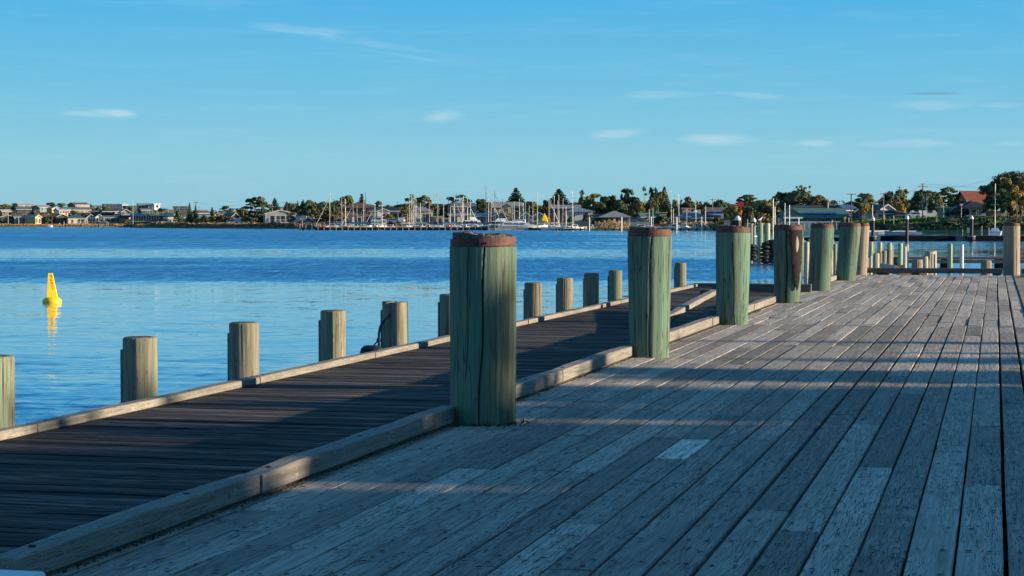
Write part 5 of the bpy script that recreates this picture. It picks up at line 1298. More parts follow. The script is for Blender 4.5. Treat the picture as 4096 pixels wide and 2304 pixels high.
# ------------------------------------------------------------------ left centre
T(910, 824, 864, 80, 800, 'mac', 'l_dark', 'low spreading dark tree left of the great cypress', fine=.7)
T(1022, 789, 896, 140, 745, 'mac', 'l_dark', 'great dark spreading cypress on the left shore', fine=1.3)
T(1100, 795, 880, 62, 760, 'norfolk', 'l_pine', 'small norfolk pine behind the right shoulder of the great cypress')
T(1148, 808, 890, 50, 770, 'norfolk', 'l_pine', 'thin dark pine behind the power pole by the timber deck house'); T(1192, 805, 880, 26, 770, 'norfolk', 'l_dark', 'narrow dark pine left of the tall green trees')
T(1170, 814, 884, 60, 775, 'tree', 'l_dark', 'dark tree behind the timber deck house')
T(1228, 801, 893, 76, 735, 'tree', 'l_dark', 'tall dark green tree right of the timber deck house'); T(1252, 806, 885, 50, 745, 'tree', 'l_olive', 'olive brown tree leaning on the tall dark green tree')
T(1292, 808, 880, 64, 760, 'dome', 'l_dark', 'dark dome tree behind the first masts'); T(1320, 810, 880, 44, 770, 'tree', 'l_dark', 'dark round tree left of the brown roofed house')
T(1272, 848, 902, 56, 690, 'gum', 'l_olive', 'leggy olive gum by the left end of the marina pier'); T(1310, 838, 898, 74, 690, 'tree', 'l_brown', 'brown leafed tree behind the leftmost yacht'); T(1345, 826, 890, 46, 715, 'tree', 'l_olive', 'tall olive tree left of the brown roofed house')
T(850, 830, 890, 30, 775, 'norfolk', 'l_pine', 'small dark pine behind the yellow roofed house'); T(820, 862, 897, 40, 742, 'shrub', 'l_dark', 'first dark shrub of the row behind the reeds'); T(800, 872, 898, 28, 735, 'shrub', 'l_mid', 'clipped round shrub right of the power pole')
T(856, 863, 898, 44, 735, 'tree', 'l_olive', 'second shrubby tree of the row behind the reeds'); T(886, 862, 898, 40, 735, 'tree', 'l_brown', 'third, brownish tree of the row behind the reeds'); T(920, 868, 898, 32, 735, 'tree', 'l_olive', 'small olive tree before the house with the dark gable')
T(985, 861, 896, 40, 728, 'tree', 'l_olive', 'pale olive tree in front of the great cypress'); T(1015, 870, 896, 40, 735, 'shrub', 'l_dark', 'dark shrub at the foot of the great cypress'); T(1050, 860, 896, 50, 752, 'shrub', 'l_dark', 'large dark shrub left of the timber deck house')
T(1166, 849, 897, 42, 700, 'gum', 'l_mid', 'small leaning tree on the lawn in front of the timber deck house', bark='bark_pale')
T(1215, 860, 893, 70, 730, 'shrub', 'l_dark', 'wide dark shrub under the tall dark green tree')
H_('brown roofed house with cream gable behind the first thin pines', 775, 835, 841, 851, 866, 810, 'side', 'w_brown', 'r_brown', 16, endm='w_yellow')
H_('low house with a yellow lit roof left of the great cypress', 868, 914, 853, 862, 890, 775, 'skillion', 'w_cream', 'r_cream', 0)
H_('house with dark roof and pale bargeboard left of the great cypress', 902, 946, 851, 864, 893, 760, 'front', 'w_dark', 'r_slate', 15, depth=10, wlight='w_cream')
H_('long teal roofed house in the gap behind the power pole', 772, 835, 855, 862, 893, 770, 'side', 'w_grey', 'r_teal', 0); H_('small pale gabled cottage high up between the pines', 852, 872, 841, 848, 858, 830, 'front', 'w_white', 'r_slate', 0, nwin=1, depth=6)
H_('two storey timber house with wide gable, tall windows and a long balcony', 1058, 1178, 839, 853, 893, 722, 'front', 'w_grey', 'r_slate', 0, balcony=True, short='timber deck house', nwin=6)
H_('cream house half hidden behind the tall green trees', 1250, 1290, 830, 836, 850, 790, 'flat', 'w_tan', 'r_cream', 0); H_('low pale house on the ridge above the timber deck house', 1100, 1160, 827, 832, 840, 800, 'side', 'w_cream', 'r_green', 0)
car(932, 893, 728, 'white car parked behind the reeds left of the pale olive tree', 'carwhite', 4.6, 'hatch', .05); car(965, 894, 728, 'white van parked behind the reeds by the pale olive tree', 'carwhite', 5, 'van', .1); car(1232, 893, 700, 'dark utility parked on the grass right of the caravan', 'carblue', 5.2, 'ute', .05)
def caravan(u, vb, r, label, L=5.5, H=2.4):
    e = empty('caravan', P(u, r, zv(vb, r)), YAW, label, 'caravan'); mb = MB(); mb.loft([[(x, y, z) for x, z in ((-L / 2, .4), (L / 2, .4), (L / 2 + .1, 1.2), (L / 2 - .3, H), (-L / 2 + .2, H), (-L / 2 - .1, 1.2))] for y in (-1.1, 1.1)]); mb.build('body', M['gel'], e)
    for s in (-.3, .25): mb = MB(); mb.b2(L * s - .5, L * s + .5, -1.13, -1.102, 1.2, 1.8); mb.build('window', M['glass'], e)
    for s in (-1, 1): mb = MB(); mb.cyl((0, s * .9, .32), (0, s * 1.12, .32), .32, .32, 12); mb.build('wheel', M['rubber'], e)
caravan(1198, 892, 705, 'small white caravan on the lawn right of the timber deck house')
PG = 'power poles along the far shore'
pole(786, 807, 893, 748, 'wooden power pole right of the narrow green pine', .17, 'poledk', [(.3, 2.2)], group=PG)
pole(975, 838, 893, 735, 'power pole with crossarm left of the pale olive tree', .15, 'pole', [(.2, 4)], group=PG); pole(1029, 842, 893, 735, 'power pole in front of the great cypress', .13, 'poledk', [(.2, 3)], group=PG)
pole(1090, 815, 893, 725, 'orange lit power pole at the left corner of the timber deck house', .16, 'pole', [(1.2, 2.6)], group=PG); pole(1149, 808, 893, 728, 'dark power pole at the right of the timber deck house', .14, 'poledk', [(.3, 4.4)], group=PG)
pole(797, 828, 893, 758, 'second, shorter pole right of the first wooden power pole', .1, 'poledk', group=PG)
pole(1210, 876, 910, 600, 'short timber pole with an arm at the left end of the pier', .17, 'pole', [(.1, 1.2)], name='mooring_post', cat='mooring post')
a_, b_ = P(786, 748, zv(808, 748)), P(975, 735, zv(817, 735)); wire([a_, b_], 'cable from the wooden power pole towards the great cypress', 1.0)
wire([P(797, 758, zv(831, 758)), P(955, 740, zv(837, 740)), P(1090, 725, zv(838, 725))], 'lower cable running behind the row of shrubs', .8)
wire([P(1090, 725, zv(811, 725)), P(1149, 728, zv(811, 728)), P(1290, 740, zv(815, 740)), P(1500, 720, zv(812, 720)), P(1620, 700, zv(818, 700))], 'long cable over the roofs left of the marina', 1.0)
wire([P(1500, 705, zv(810, 705)), P(1640, 705, zv(812, 705)), P(1800, 700, zv(816, 700)), P(2170, 690, zv(818, 690)), P(2400, 690, zv(818, 690))], 'cable along the skyline behind the marina', .9)
wire([P(2786, 660, zv(800, 660)), P(2849, 660, zv(794, 660)), P(2980, 650, zv(800, 650))], 'cable crossing the skyline by the distant power pole', .8)

# reeds along the whole far shore (one mass)
g = np.random.default_rng(5); C = []; Nn = []; S = []; A = []
def reeds(u0, u1, v_top, n, s0, s1, size=.5, dens=1.0):
    u = g.uniform(u0, u1, n)
    for uu in u:
        r = lerp(R0T, uu) + g.uniform(s0, s1); zg = gz(uu, r); hh = max(.4, zv(v_top, r) - zg) * (1.0 + .10 * math.sin(uu * .07) + .08 * math.sin(uu * .31)) * g.uniform(.4, 1.04)
        q = P(uu, r); C.append((q.x, q.y, zg + hh)); S.append(size * g.uniform(.6, 1.3)); A.append(g.uniform(.05, 1) * .7 + .3 * (math.sin(uu * .11) * .5 + .5)); e = g.normal(size=3) * .5 + np.array([.5, -.6, .3]); Nn.append(e / np.linalg.norm(e))
        if hh > .9: C.append((q.x, q.y, zg + hh * g.uniform(.0, .6))); S.append(size); A.append(g.uniform(.2, .9)); Nn.append(Nn[-1]); C.append((q.x + .3, q.y - .6, zg + hh * g.uniform(.0, .45))); S.append(size); A.append(g.uniform(.2, .9)); Nn.append(Nn[-1])
reeds(-700, 640, 897.5, 12000, 0, 13, .34); reeds(640, 760, 895, 1500, 0, 12); reeds(690, 1185, 894, 9000, 0, 11, .38); reeds(600, 720, 892, 900, 4, 14, .6); reeds(1180, 1300, 899, 500, -2, 10)
reeds(2380, 2520, 887, 3000, -45, -20, .26); reeds(2640, 3000, 890, 6000, -15, 5, .32); reeds(3170, 3330, 893, 900, -30, -8, .3); reeds(1205, 1500, 903, 600, 0, 14); reeds(2990, 3110, 900, 800, -22, 4, .35)
V = leafquads(np.array(C), np.array(Nn), np.array(S), g, .5)
o = bpy.data.objects.new('reeds', quads_mesh('reeds', V, None, np.array(A), M['l_reed'])); COL.objects.link(o); tag(o, 'tawny reed beds along the far water edge', 'reeds', kind='stuff')

# ================================================================== THE MARINA
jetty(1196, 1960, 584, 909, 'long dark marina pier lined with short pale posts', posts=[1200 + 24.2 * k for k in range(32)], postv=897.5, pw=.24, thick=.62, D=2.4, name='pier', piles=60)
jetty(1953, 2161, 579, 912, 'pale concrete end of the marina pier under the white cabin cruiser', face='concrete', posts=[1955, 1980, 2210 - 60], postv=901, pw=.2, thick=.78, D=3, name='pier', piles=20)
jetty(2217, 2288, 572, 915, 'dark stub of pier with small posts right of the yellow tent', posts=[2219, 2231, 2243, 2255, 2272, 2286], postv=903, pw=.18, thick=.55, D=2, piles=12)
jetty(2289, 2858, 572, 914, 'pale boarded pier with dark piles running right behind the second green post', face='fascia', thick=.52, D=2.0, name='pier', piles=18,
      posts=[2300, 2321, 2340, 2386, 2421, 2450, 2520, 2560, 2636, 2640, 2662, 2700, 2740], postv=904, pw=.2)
mb = MB()
for k in range(18): q = P(2289 + 33.2 * k, 571.6); mb.box((q.x, q.y, zv(918, 572)), (.55, .3, .75), 0, YAW)
tag(mb.build('pier_pile', M['piertimber']), 'row of dark square piles along the face of the pale boarded pier', 'piles')
for u, v0, l in ((2357, 873, 'tall pale mooring post left of the brown reeds'), (2486, 873, 'tall pale mooring post right of the brown reeds'), (2604, 873, 'tall pale post just left of the second green post'), (2706, 873, 'tall pale post behind the left white boat'), (2805, 872, 'tall pale post behind the blue white boat')):
    e = empty('mooring_post', P(u, 570, WZ), YAW, l, 'mooring post', 'tall pale mooring posts of the right pier'); h = zv(v0, 570) - WZ
    mb = MB(); mb.cyl((0, 0, -1), (0, 0, h), .17, .17, 9); mb.build('post', M['mast'], e); mb = MB(); mb.lathe([(.2, h), (.2, h + .18), (.05, h + .4)], 10); mb.build('cap', M['white'], e)
mb = MB(); q = P(2327, 588); mb.box((q.x, q.y, .1), (m(56, 588), .3, 2.3), 0, YAW); tag(mb.build('screen_wall', M['w_dark']), 'dark screen wall on the pier left of the brown reeds', 'wall')
mb = MB(); q = P(2552, 590); mb.box((q.x, q.y, .0), (m(92, 590), .3, 2.2), 0, YAW); tag(mb.build('screen_wall', M['w_teal']), 'blue grey screen wall left of the second green post', 'wall')
for u, l in ((1297, 'red lifebuoy at the left end of the marina pier'), (1801, 'red lifebuoy on the marina pier left of the largest post')):
    e = empty('lifebuoy', P(u, 583, zv(903, 583)), YAW, l, 'lifebuoy', 'red lifebuoys on the pier'); mb = MB(); mb.torus((0, 0, 0), .42, .15, 16, 8, 0, 1); o = mb.build('ring', M['red'], e, smooth=True); o.rotation_euler = (R(90), 0, 0)
    mb = MB(); mb.b2(-.07, .07, .24, .38, -1.0, .9); mb.build('stand', M['trim'], e)
# houses behind the marina
H_('large two storey brick house with a broad brown hipped roof', 1368, 1500, 808, 831, 888, 690, 'hip', 'w_brick', 'r_brown', 0, depth=12, st=2, nwin=5, short='brown roofed house', over=1.2)
H_('small cream bungalow in front of the brown roofed house', 1390, 1450, 853, 862, 892, 668, 'hip', 'w_cream', 'r_slate', 0, short='cream bungalow')
H_('pale two storey house with dark flat upper roof and white gable', 1480, 1595, 829, 842, 890, 680, 'side', 'w_teal', 'r_navy', 0, balcony=True, short='pale balcony house')
H_('small white gable front of the pale balcony house', 1510, 1560, 833, 843, 890, 672, 'front', 'w_white', 'r_lgrey', 0, depth=6, nwin=2)
H_('cream two storey house with grey hipped roof behind the tall masts', 1642, 1732, 826, 844, 890, 676, 'hip', 'w_cream', 'r_grey', 0, balcony=True, depth=11, short='grey hipped house'); H_('low cream garage wing right of the grey hipped house', 1730, 1770, 864, 867, 892, 672, 'flat', 'w_cream', 'r_cream', 0)
H_('upper house with wide grey roof and full width balcony left of the largest post', 1798, 1902, 811, 824, 852, 720, 'side', 'w_grey', 'r_slate', 10, endm='w_cream', balcony=True, short='wide grey roofed house'); H_('low white garage below the wide grey roofed house', 1795, 1925, 852, 858, 890, 680, 'side', 'w_white', 'r_grey', 0)
H_('two storey cream house with long grey roof and balcony above the marina', 1962, 2085, 807, 824, 858, 716, 'side', 'w_tan', 'r_grey', 8, endm='w_grey', balcony=True, short='long grey roofed house', over=.8)
H_('gabled porch of the long grey roofed house', 2006, 2046, 811, 822, 856, 704, 'front', 'w_cream', 'r_bluegrey', 0, depth=5, nwin=1)
H_('blue roofed boat shed behind the white cabin cruisers', 1908, 1985, 851, 862, 888, 664, 'side', 'w_teal', 'r_blue', 0, short='blue roofed shed'); H_('pale gabled shed right of the blue roofed shed', 1972, 2036, 848, 862, 888, 660, 'front', 'w_teal', 'r_lgrey', 0, depth=9, wlight='w_cream')
H_('blue gabled house left of the yellow tent', 2078, 2128, 848, 866, 890, 668, 'front', 'w_teal', 'r_bluegrey', 0, depth=10, short='blue gabled house'); H_('second blue gabled house behind the yellow tent', 2130, 2182, 848, 864, 890, 672, 'front', 'w_teal', 'r_bluegrey', 0, depth=10)
H_('dark two storey house with long grey roof under the second norfolk pine', 2202, 2318, 819, 830, 862, 700, 'side', 'w_dark', 'r_grey', 0, short='dark two storey house', nwin=6)
H_('white hipped house with a blue grey roof and posts', 2266, 2368, 830, 846, 870, 682, 'hip', 'w_white', 'r_bluegrey', 0, depth=12, short='white hipped house', over=.9)
H_('low bungalow with solar panels on its grey hipped roof', 2400, 2512, 843, 868, 892, 668, 'hip', 'w_brown', 'r_grey', 0, depth=13, solar=True, short='solar panelled bungalow', over=1.0); H_('low wing left of the solar panelled bungalow', 2366, 2420, 856, 867, 890, 672, 'side', 'w_dark', 'r_slate', 0)
H_('sage green gabled cottage left of the blue roofed hall', 2548, 2634, 851, 866, 892, 650, 'side', 'w_green', 'r_green', 12, short='sage cottage')
H_('large blue grey roofed hall with brown chimney block and roof units', 2676, 2846, 845, 874, 893, 640, 'hip', 'w_grey', 'r_bluegrey', 0, depth=16, vents=2, short='blue roofed hall', over=1.0)
H_('brown upper block on the roof of the blue roofed hall', 2716, 2752, 831, 838, 868, 650, 'flat', 'w_brown', 'r_slate', 12, depth=7, nwin=1, st=1)
H_('cream walled block on the skyline behind the blue roofed hall', 2626, 2660, 849, 852, 858, 660, 'flat', 'w_cream', 'w_cream', 0, nwin=2)
H_('blue roofed house behind the orange bush', 2824, 2890, 829, 841, 866, 655, 'side', 'w_grey', 'r_slate', 0, over=.8); H_('bright blue roofed veranda left of the orange bush', 2830, 2880, 845, 856, 880, 640, 'side', 'w_dark', 'r_blue', 0)
# trees behind the marina
T(1388, 783, 872, 62, 745, 'tree', 'l_mid', 'tall green tree behind the brown roofed house'); T(1345, 803, 872, 40, 740, 'tree', 'l_dark', 'dark tree left of the brown hipped roof'); T(1448, 777, 840, 52, 740, 'norfolk', 'l_pine', 'small dark norfolk pine on the skyline above the brown hipped roof')
T(1515, 804, 860, 34, 750, 'gum', 'l_dark', 'small flat topped tree right of the brown hipped roof'); T(1556, 822, 870, 110, 770, 'dome', 'l_dark', 'dark ridge of trees behind the pale balcony house', fine=.6)
T(1630, 790, 880, 60, 715, 'gum', 'l_olive', 'wind bent gum at the left of the tall masts', bark='bark_pale'); T(1658, 777, 880, 40, 720, 'thin', 'l_olive', 'bare stemmed gum with flat top above the palm', bark='bark_pale'); T(1692, 782, 880, 62, 720, 'gum', 'l_olive', 'wide open gum above the grey hipped house', bark='bark_pale')
T(1675, 797, 862, 56, 700, 'palm', 'l_dark', 'palm with drooping fronds behind the grey hipped house'); T(1720, 798, 870, 36, 725, 'gum', 'l_brown', 'small brown topped gum right of the palm'); T(1735, 816, 872, 50, 720, 'dome', 'l_dark', 'dark rounded tree right of the grey hipped house', fine=.5)
T(1775, 822, 880, 50, 725, 'tree', 'l_dark', 'dark tree between the grey hipped and wide grey roofed houses'); T(1806, 788, 870, 44, 745, 'gum', 'l_dark', 'dark flat gum behind the wide grey roof'); T(1838, 778, 870, 56, 745, 'thin', 'l_dark', 'bare branched gum above the wide grey roof', bark='bark_pale'); T(1866, 792, 870, 50, 745, 'gum', 'l_dark', 'low flat gum right above the wide grey roof')
T(1552, 853, 894, 50, 655, 'gum', 'l_olive', 'leaning olive tree on the bank behind the pier'); T(1600, 840, 892, 56, 690, 'tree', 'l_brown', 'brown scrubby tree right of the pale balcony house'); T(1486, 878, 896, 30, 655, 'shrub', 'l_olive', 'small olive shrub by the white van'); T(1432, 874, 893, 22, 655, 'shrub', 'l_dark', 'dark ball shrub before the cream bungalow'); T(1392, 874, 893, 22, 655, 'shrub', 'l_dark', 'dark shrub at the left of the cream bungalow')
T(1580, 880, 896, 60, 652, 'shrub', 'l_brown', 'brown hedge along the bank behind the dark mast')
T(1922, 797, 875, 50, 740, 'tree', 'l_dark', 'dark tree left of the long grey roofed house'); T(1950, 808, 875, 34, 742, 'tree', 'l_mid', 'green tree touching the left gable of the long grey roofed house')
T(2064, 754, 866, 104, 745, 'norfolk', 'l_pine', 'tall norfolk pine behind the long grey roofed house', fine=1.0); T(2090, 802, 850, 36, 740, 'norfolk', 'l_pine', 'small pine at the right gable of the long grey roofed house')
T(2122, 806, 876, 48, 735, 'tree', 'l_olive', 'round olive tree left of the dark trees behind the yellow tent'); T(2158, 826, 876, 40, 730, 'tree', 'l_brown', 'low brownish tree behind the masts left of the second norfolk pine')
T(2236, 758, 872, 122, 740, 'norfolk', 'l_pine', 'broad norfolk pine above the dark two storey house', fine=1.0); T(2188, 800, 888, 44, 715, 'tree', 'l_dark', 'dark tree left of the broad norfolk pine'); T(2010, 843, 886, 70, 690, 'shrub', 'l_brown', 'brown hedge under the balcony of the long grey roofed house')
T(2338, 784, 880, 60, 730, 'tree', 'l_olive', 'brownish gum above the white hipped house'); T(2330, 759, 850, 34, 740, 'thin', 'l_mid', 'thin topped gum standing above the brownish gum', bark='bark_pale'); T(2378, 775, 870, 60, 735, 'gum', 'l_olive', 'tall flat gum right of the brownish gum')
T(2420, 786, 880, 56, 725, 'tree', 'l_mid', 'mid green gum left of the solar panelled bungalow'); T(2400, 808, 880, 60, 715, 'dome', 'l_dark', 'very dark low dome behind the white hipped house', fine=.6); T(2452, 782, 880, 70, 730, 'tree', 'l_olive', 'olive gum behind the solar panels')
T(2476, 800, 886, 70, 715, 'dome', 'l_dark', 'dark tree mass behind the solar panelled bungalow', fine=.7); T(2526, 756, 886, 92, 720, 'gum', 'l_dark', 'large high gum with rounded crown above the solar panels', fine=1.6); T(2500, 774, 880, 60, 726, 'tree', 'l_dark', 'dark crown on the left of the large high gum')
T(2548, 798, 888, 66, 700, 'dome', 'l_dark', 'dark lower tree under the large high gum', fine=.8); T(2560, 806, 892, 36, 690, 'tree', 'l_gold', 'yellowing tree under the large high gum'); T(2578, 746, 850, 24, 735, 'thin', 'l_mid', 'very thin gum poking up between the large gum and the green gum', bark='bark_pale')
T(2614, 750, 880, 42, 722, 'tree', 'l_dark', 'upright dark green gum left of the tall norfolk pine'); T(2640, 762, 880, 44, 715, 'gum', 'l_olive', 'brown limbed gum against the tall norfolk pine'); T(2606, 796, 890, 60, 700, 'dome', 'l_dark', 'dark understorey below the upright green gum', fine=.6)
T(2656, 750, 872, 66, 725, 'norfolk', 'l_pine', 'slender tall norfolk pine right of the green gums', fine=1.0); T(2668, 812, 876, 50, 705, 'shrub', 'l_dark', 'dark bush at the foot of the slender norfolk pine')
T(2696, 800, 872, 44, 710, 'tree', 'l_mid', 'mid green tree behind the paired masts'); T(2755, 788, 860, 46, 715, 'gum', 'l_brown', 'brown topped round gum above the blue roofed hall', fine=1.3); T(2748, 808, 862, 60, 712, 'dome', 'l_dark', 'dark mass under the brown topped gum', fine=.5); T(2796, 805, 862, 28, 712, 'tree', 'l_brown', 'small brown round tree right of the brown topped gum')
T(2722, 798, 850, 22, 720, 'thin', 'l_dark', 'small thin gum between the paired masts and the brown topped gum'); T(2824, 808, 856, 48, 712, 'dome', 'l_olive', 'low olive tree left of the distant power pole', fine=.5); T(2880, 800, 866, 70, 705, 'dome', 'l_dark', 'dark wide tree behind the blue roofed house', fine=.7); T(2860, 806, 866, 50, 712, 'tree', 'l_brown', 'brownish tree behind the distant power pole')
T(2640, 862, 892, 66, 628, 'shrub', 'l_dark', 'dark round shrub left of the blue roofed hall', fine=1.2); T(2690, 872, 893, 44, 622, 'shrub', 'l_mid', 'small green bush at the left front of the blue roofed hall'); T(2346, 858, 892, 44, 640, 'tree', 'l_dark', 'dark tree in front of the white hipped house'); T(2284, 866, 896, 36, 636, 'shrub', 'l_mid', 'green shrub left of the pale mast by the white hipped house')
T(2570, 874, 892, 60, 640, 'shrub', 'l_olive', 'olive shrubs in front of the sage cottage'); T(2868, 868, 892, 44, 600, 'shrub', 'l_dark', 'dark shrub under the bright blue veranda')
T(2940, 822, 905, 118, 560, 'dome', 'l_orange', 'big rounded orange brown willow bush', cat='bush', fine=1.3); T(2975, 826, 880, 70, 575, 'dome', 'l_mid', 'greener shoulder of the willow thicket behind the red marker', fine=.6); T(2995, 850, 905, 60, 548, 'shrub', 'l_brown', 'brown scrub right of the orange brown willow')
T(2985, 780, 872, 116, 640, 'mac', 'l_dark', 'large shaggy dark cypress above the red marker board', fine=1.3); T(3050, 800, 885, 80, 610, 'tree', 'l_olive', 'olive brown tree right of the shaggy cypress'); T(3070, 826, 900, 70, 570, 'tree', 'l_brown', 'bare brown tree behind the pale green piles'); T(3104, 785, 880, 50, 620, 'gum', 'l_dark', 'wispy dark gum on the left of the great gum'); T(3040, 862, 905, 80, 540, 'shrub', 'l_brown', 'brown thicket at water level behind the pale green piles')
BK = 'background trees on the skyline behind the marina'
for u, v, w_, lm_, l in [(1300, 815, 200, 'l_dark', 'long dark wood on the skyline above the left end of the pier'), (1470, 818, 150, 'l_olive', 'low olive wood behind the brown roofed house'), (1610, 819, 160, 'l_dark', 'low dark wood on the skyline left of the palm'), (1760, 817, 170, 'l_dark', 'low wood on the skyline between the two grey roofed houses'), (1935, 815, 150, 'l_dark', 'skyline wood left of the long grey roofed house'),
                       (2130, 818, 160, 'l_olive', 'skyline wood between the two norfolk pines'), (2300, 812, 170, 'l_dark', 'skyline wood behind the white hipped house'), (2450, 806, 190, 'l_dark', 'dense dark wood behind the solar panelled bungalow'), (2620, 806, 190, 'l_dark', 'dense dark wood behind the sage cottage'), (2760, 812, 180, 'l_olive', 'low wood behind the blue roofed hall'), (2880, 810, 160, 'l_dark', 'low dark wood behind the orange brown willow'), (3050, 808, 170, 'l_olive', 'low wood behind the pale green piles'), (3420, 806, 160, 'l_dark', 'low dark wood behind the t shaped power pole'), (3640, 800, 200, 'l_dark', 'dark wood behind the tall power pole')]:
    T(u, v, 875, w_, 760 if u < 3000 else 560, 'dome', lm_, l, name='wood_edge', cat='trees', group=BK)
# ------------------------------------------------------------------ yachts
ords = ['first', 'second', 'third', 'fourth', 'fifth', 'sixth', 'seventh', 'eighth', 'ninth', 'tenth', 'eleventh', 'twelfth']
LM += [(1640, 'wind bent gum'), (1700, 'palm'), (1780, 'garage wing'), (1925, 'largest green post'), (2120, 'blue gabled houses'), (2240, 'broad norfolk pine')]
# column, mast top row, mast material, cover, hull, length, furled
YS = [(1327, 775, 'mast', None, 'gel', 10, True), (1331, 791, 'mastdark', 'navy', 'gel', 8, 0), (1362, 789, 'mast', 'blue_cover', 'cream', 9, 0), (1377, 796, 'mast', None, 'cream', 9, 0), (1421, 809, 'mast', 'blue_cover', 'gel', 9, True), (1424, 824, 'mast', 'blue_cover', 'gel', 8, 0),
      (1456, 769, 'mastdark', 'blue_cover', 'gel', 10, 0), (1462, 789, 'mast', 'blue_cover', 'gel', 10, 0), (1505, 816, 'mast', None, 'gel', 8, True), (1523, 806, 'mast', 'green_cover', 'cream', 9, 0), (1538, 848, 'red', None, 'gel', 7, 0), (1641, 778, 'mast', 'navy', 'gel', 9, True), (1645, 790, 'mast', None, 'cream', 9, 0),
      (1650, 764, 'mast', 'cream', 'gel', 10, 0), (1659, 817, 'mast', 'navy', 'gel', 8, 0), (1670, 796, 'mast', 'cream', 'cream', 9, 0), (1678, 813, 'mast', None, 'cream', 8, 0), (1724, 804, 'mast', 'blue_cover', 'cream', 9, 0), (1743, 764, 'mast', 'navy', 'gel', 11, 0), (1768, 784, 'mast', 'navy', 'cream', 9, 0), (1780, 793, 'mast', 'green_cover', 'gel', 9, 0),
      (1795, 822, 'mast', 'green_cover', 'gel', 8, 0), (1802, 784, 'mastdark', 'green_cover', 'gel', 9, 0), (1813, 788, 'mast', None, 'cream', 9, True), (1818, 771, 'mastdark', 'blue_cover', 'gel', 10, 0), (1838, 796, 'mast', 'green_cover', 'cream', 9, 0), (1849, 785, 'mast', 'navy', 'gel', 9, 0), (1855, 800, 'mast', 'navy', 'gel', 8, 0), (1863, 795, 'mast', 'navy', 'gel', 9, True), (1876, 797, 'mast', None, 'gel', 9, 0),
      (1936, 734, 'mast', 'navy', 'gel', 12, True), (1947, 795, 'mast', None, 'gel', 9, 0), (1957, 805, 'mast', 'blue_cover', 'gel', 8, 0), (1973, 760, 'mastdark', 'navy', 'gelgrey', 11, True), (2004, 796, 'mastdark', 'navy', 'gel', 9, 0), (2051, 806, 'mast', None, 'gel', 9, 0), (2071, 795, 'mast', None, 'gel', 9, 0), (2086, 812, 'mast', None, 'cream', 8, 0), (2094, 800, 'mast', 'blue_cover', 'gel', 9, 0), (2101, 812, 'mast', None, 'gel', 8, 0),
      (2109, 823, 'mast', None, 'gel', 8, 0), (2124, 808, 'mast', 'navy', 'gel', 9, 0), (2141, 771, 'mast', 'navy', 'gel', 10, 0), (2190, 785, 'mast', None, 'cream', 9, True), (2209, 783, 'mast', None, 'gel', 9, 0), (2224, 802, 'mast', 'cream', 'gel', 9, 0), (2228, 780, 'mast', 'cream', 'gel', 10, 0), (2243, 794, 'mast', 'red', 'gel', 9, 0), (2258, 826, 'mast', None, 'gel', 8, 0),
      (2284, 767, 'mast', 'cream', 'gel', 10, 0), (2302, 802, 'mastdark', None, 'gel', 8, 0), (2591, 836, 'mast', None, 'gel', 8, 0), (2606, 836, 'mast', None, 'gel', 7, 0), (2693, 760, 'mast', 'navy', 'gel', 10, 0), (2697, 834, 'mast', None, 'gel', 7, 0), (2722, 776, 'mast', None, 'gel', 9, 0), (2741, 834, 'mast', None, 'gel', 7, 0), (2789, 806, 'mast', None, 'gel', 8, 0), (2814, 824, 'mast', None, 'gel', 8, 0)]
cnt = {}
def near(u): return min(LM, key=lambda q: abs(q[0] - u))[1]
vs_all = [y[1] for y in YS]
for i, (u, v, mt, cv, hl, L, fu) in enumerate(YS):
    lm = near(u); cnt[lm] = cnt.get(lm, 0) + 1
    adj = 'tall' if v < 785 else ('short' if v > 808 else 'middling')
    cvn = {'blue_cover': 'blue sail cover', 'navy': 'dark sail cover', 'green_cover': 'green sail cover', 'cream': 'cream sail cover', 'red': 'red sail cover', None: 'bare boom'}[cv]
    mtn = {'mast': 'pale', 'mastdark': 'dark', 'red': 'red'}[mt]
    far = i % 3; r = 588 + 12 * far if u < 2200 else (578 + 10 * far if u < 2500 else 580 + 14 * (i % 2))
    yacht(u, v, r, f'{ords[cnt[lm] - 1]} yacht from left before {lm}: {adj} {mtn} mast, {cvn}', L, hl, cv, mt, furl=fu, lean=rng.uniform(-.02, .02), mr=.10 if mt == 'mast' else .075)
cruiser(1905, 868, 590, 11, 'white motor cruiser half hidden left of the largest green post, blue canopy', vis='glass', canopy=True, head=.15)
cruiser(1985, 873, 592, 13, 'white flybridge motor cruiser behind the dark masted yacht', head=3.3); cruiser(2060, 877, 588, 8, 'small white motor boat between the two cabin cruisers', fly=False, head=3.0)
cruiser(2092, 883, 583, 15, 'long white cabin cruiser moored along the pale pier end', fly=True, head=-.04, canopy=True); cruiser(2022, 888, 586, 9, 'grey and white low launch just left of the long cabin cruiser', fly=False, hull_m='gelgrey', head=3.1)
dinghy(1870, 588, 6, 'small pale boat at the pier left of the largest green post', head=.3); dinghy(1602, 588, 6, 'small cream runabout by the open frames of the pier', 'cream', False, .2); dinghy(1566, 590, 6, 'cream covered boat right of the red masted yacht', 'cream', True, 3.0)
dinghy(1712, 588, 6.5, 'orange cream timber boat before the grey hipped house', 'cream', True, .1, dk='cream'); dinghy(1398, 588, 6.5, 'cream open boat with tarpaulin near the left end of the pier', 'cream', False, 0, dk='cream'); dinghy(1350, 590, 5.5, 'small white boat with pinkish bow cover near the left end of the pier', 'gel', False, .3)
dinghy(2295, 576, 6, 'small white boat at the right end of the dark pier stub', 'gel', True, .2); dinghy(2232, 578, 6, 'low white dinghy moored at the dark pier stub', 'gel', False, -.2); dinghy(2160, 580, 7, 'dark small boat between the pale pier end and the dark stub', 'black', False, .1)
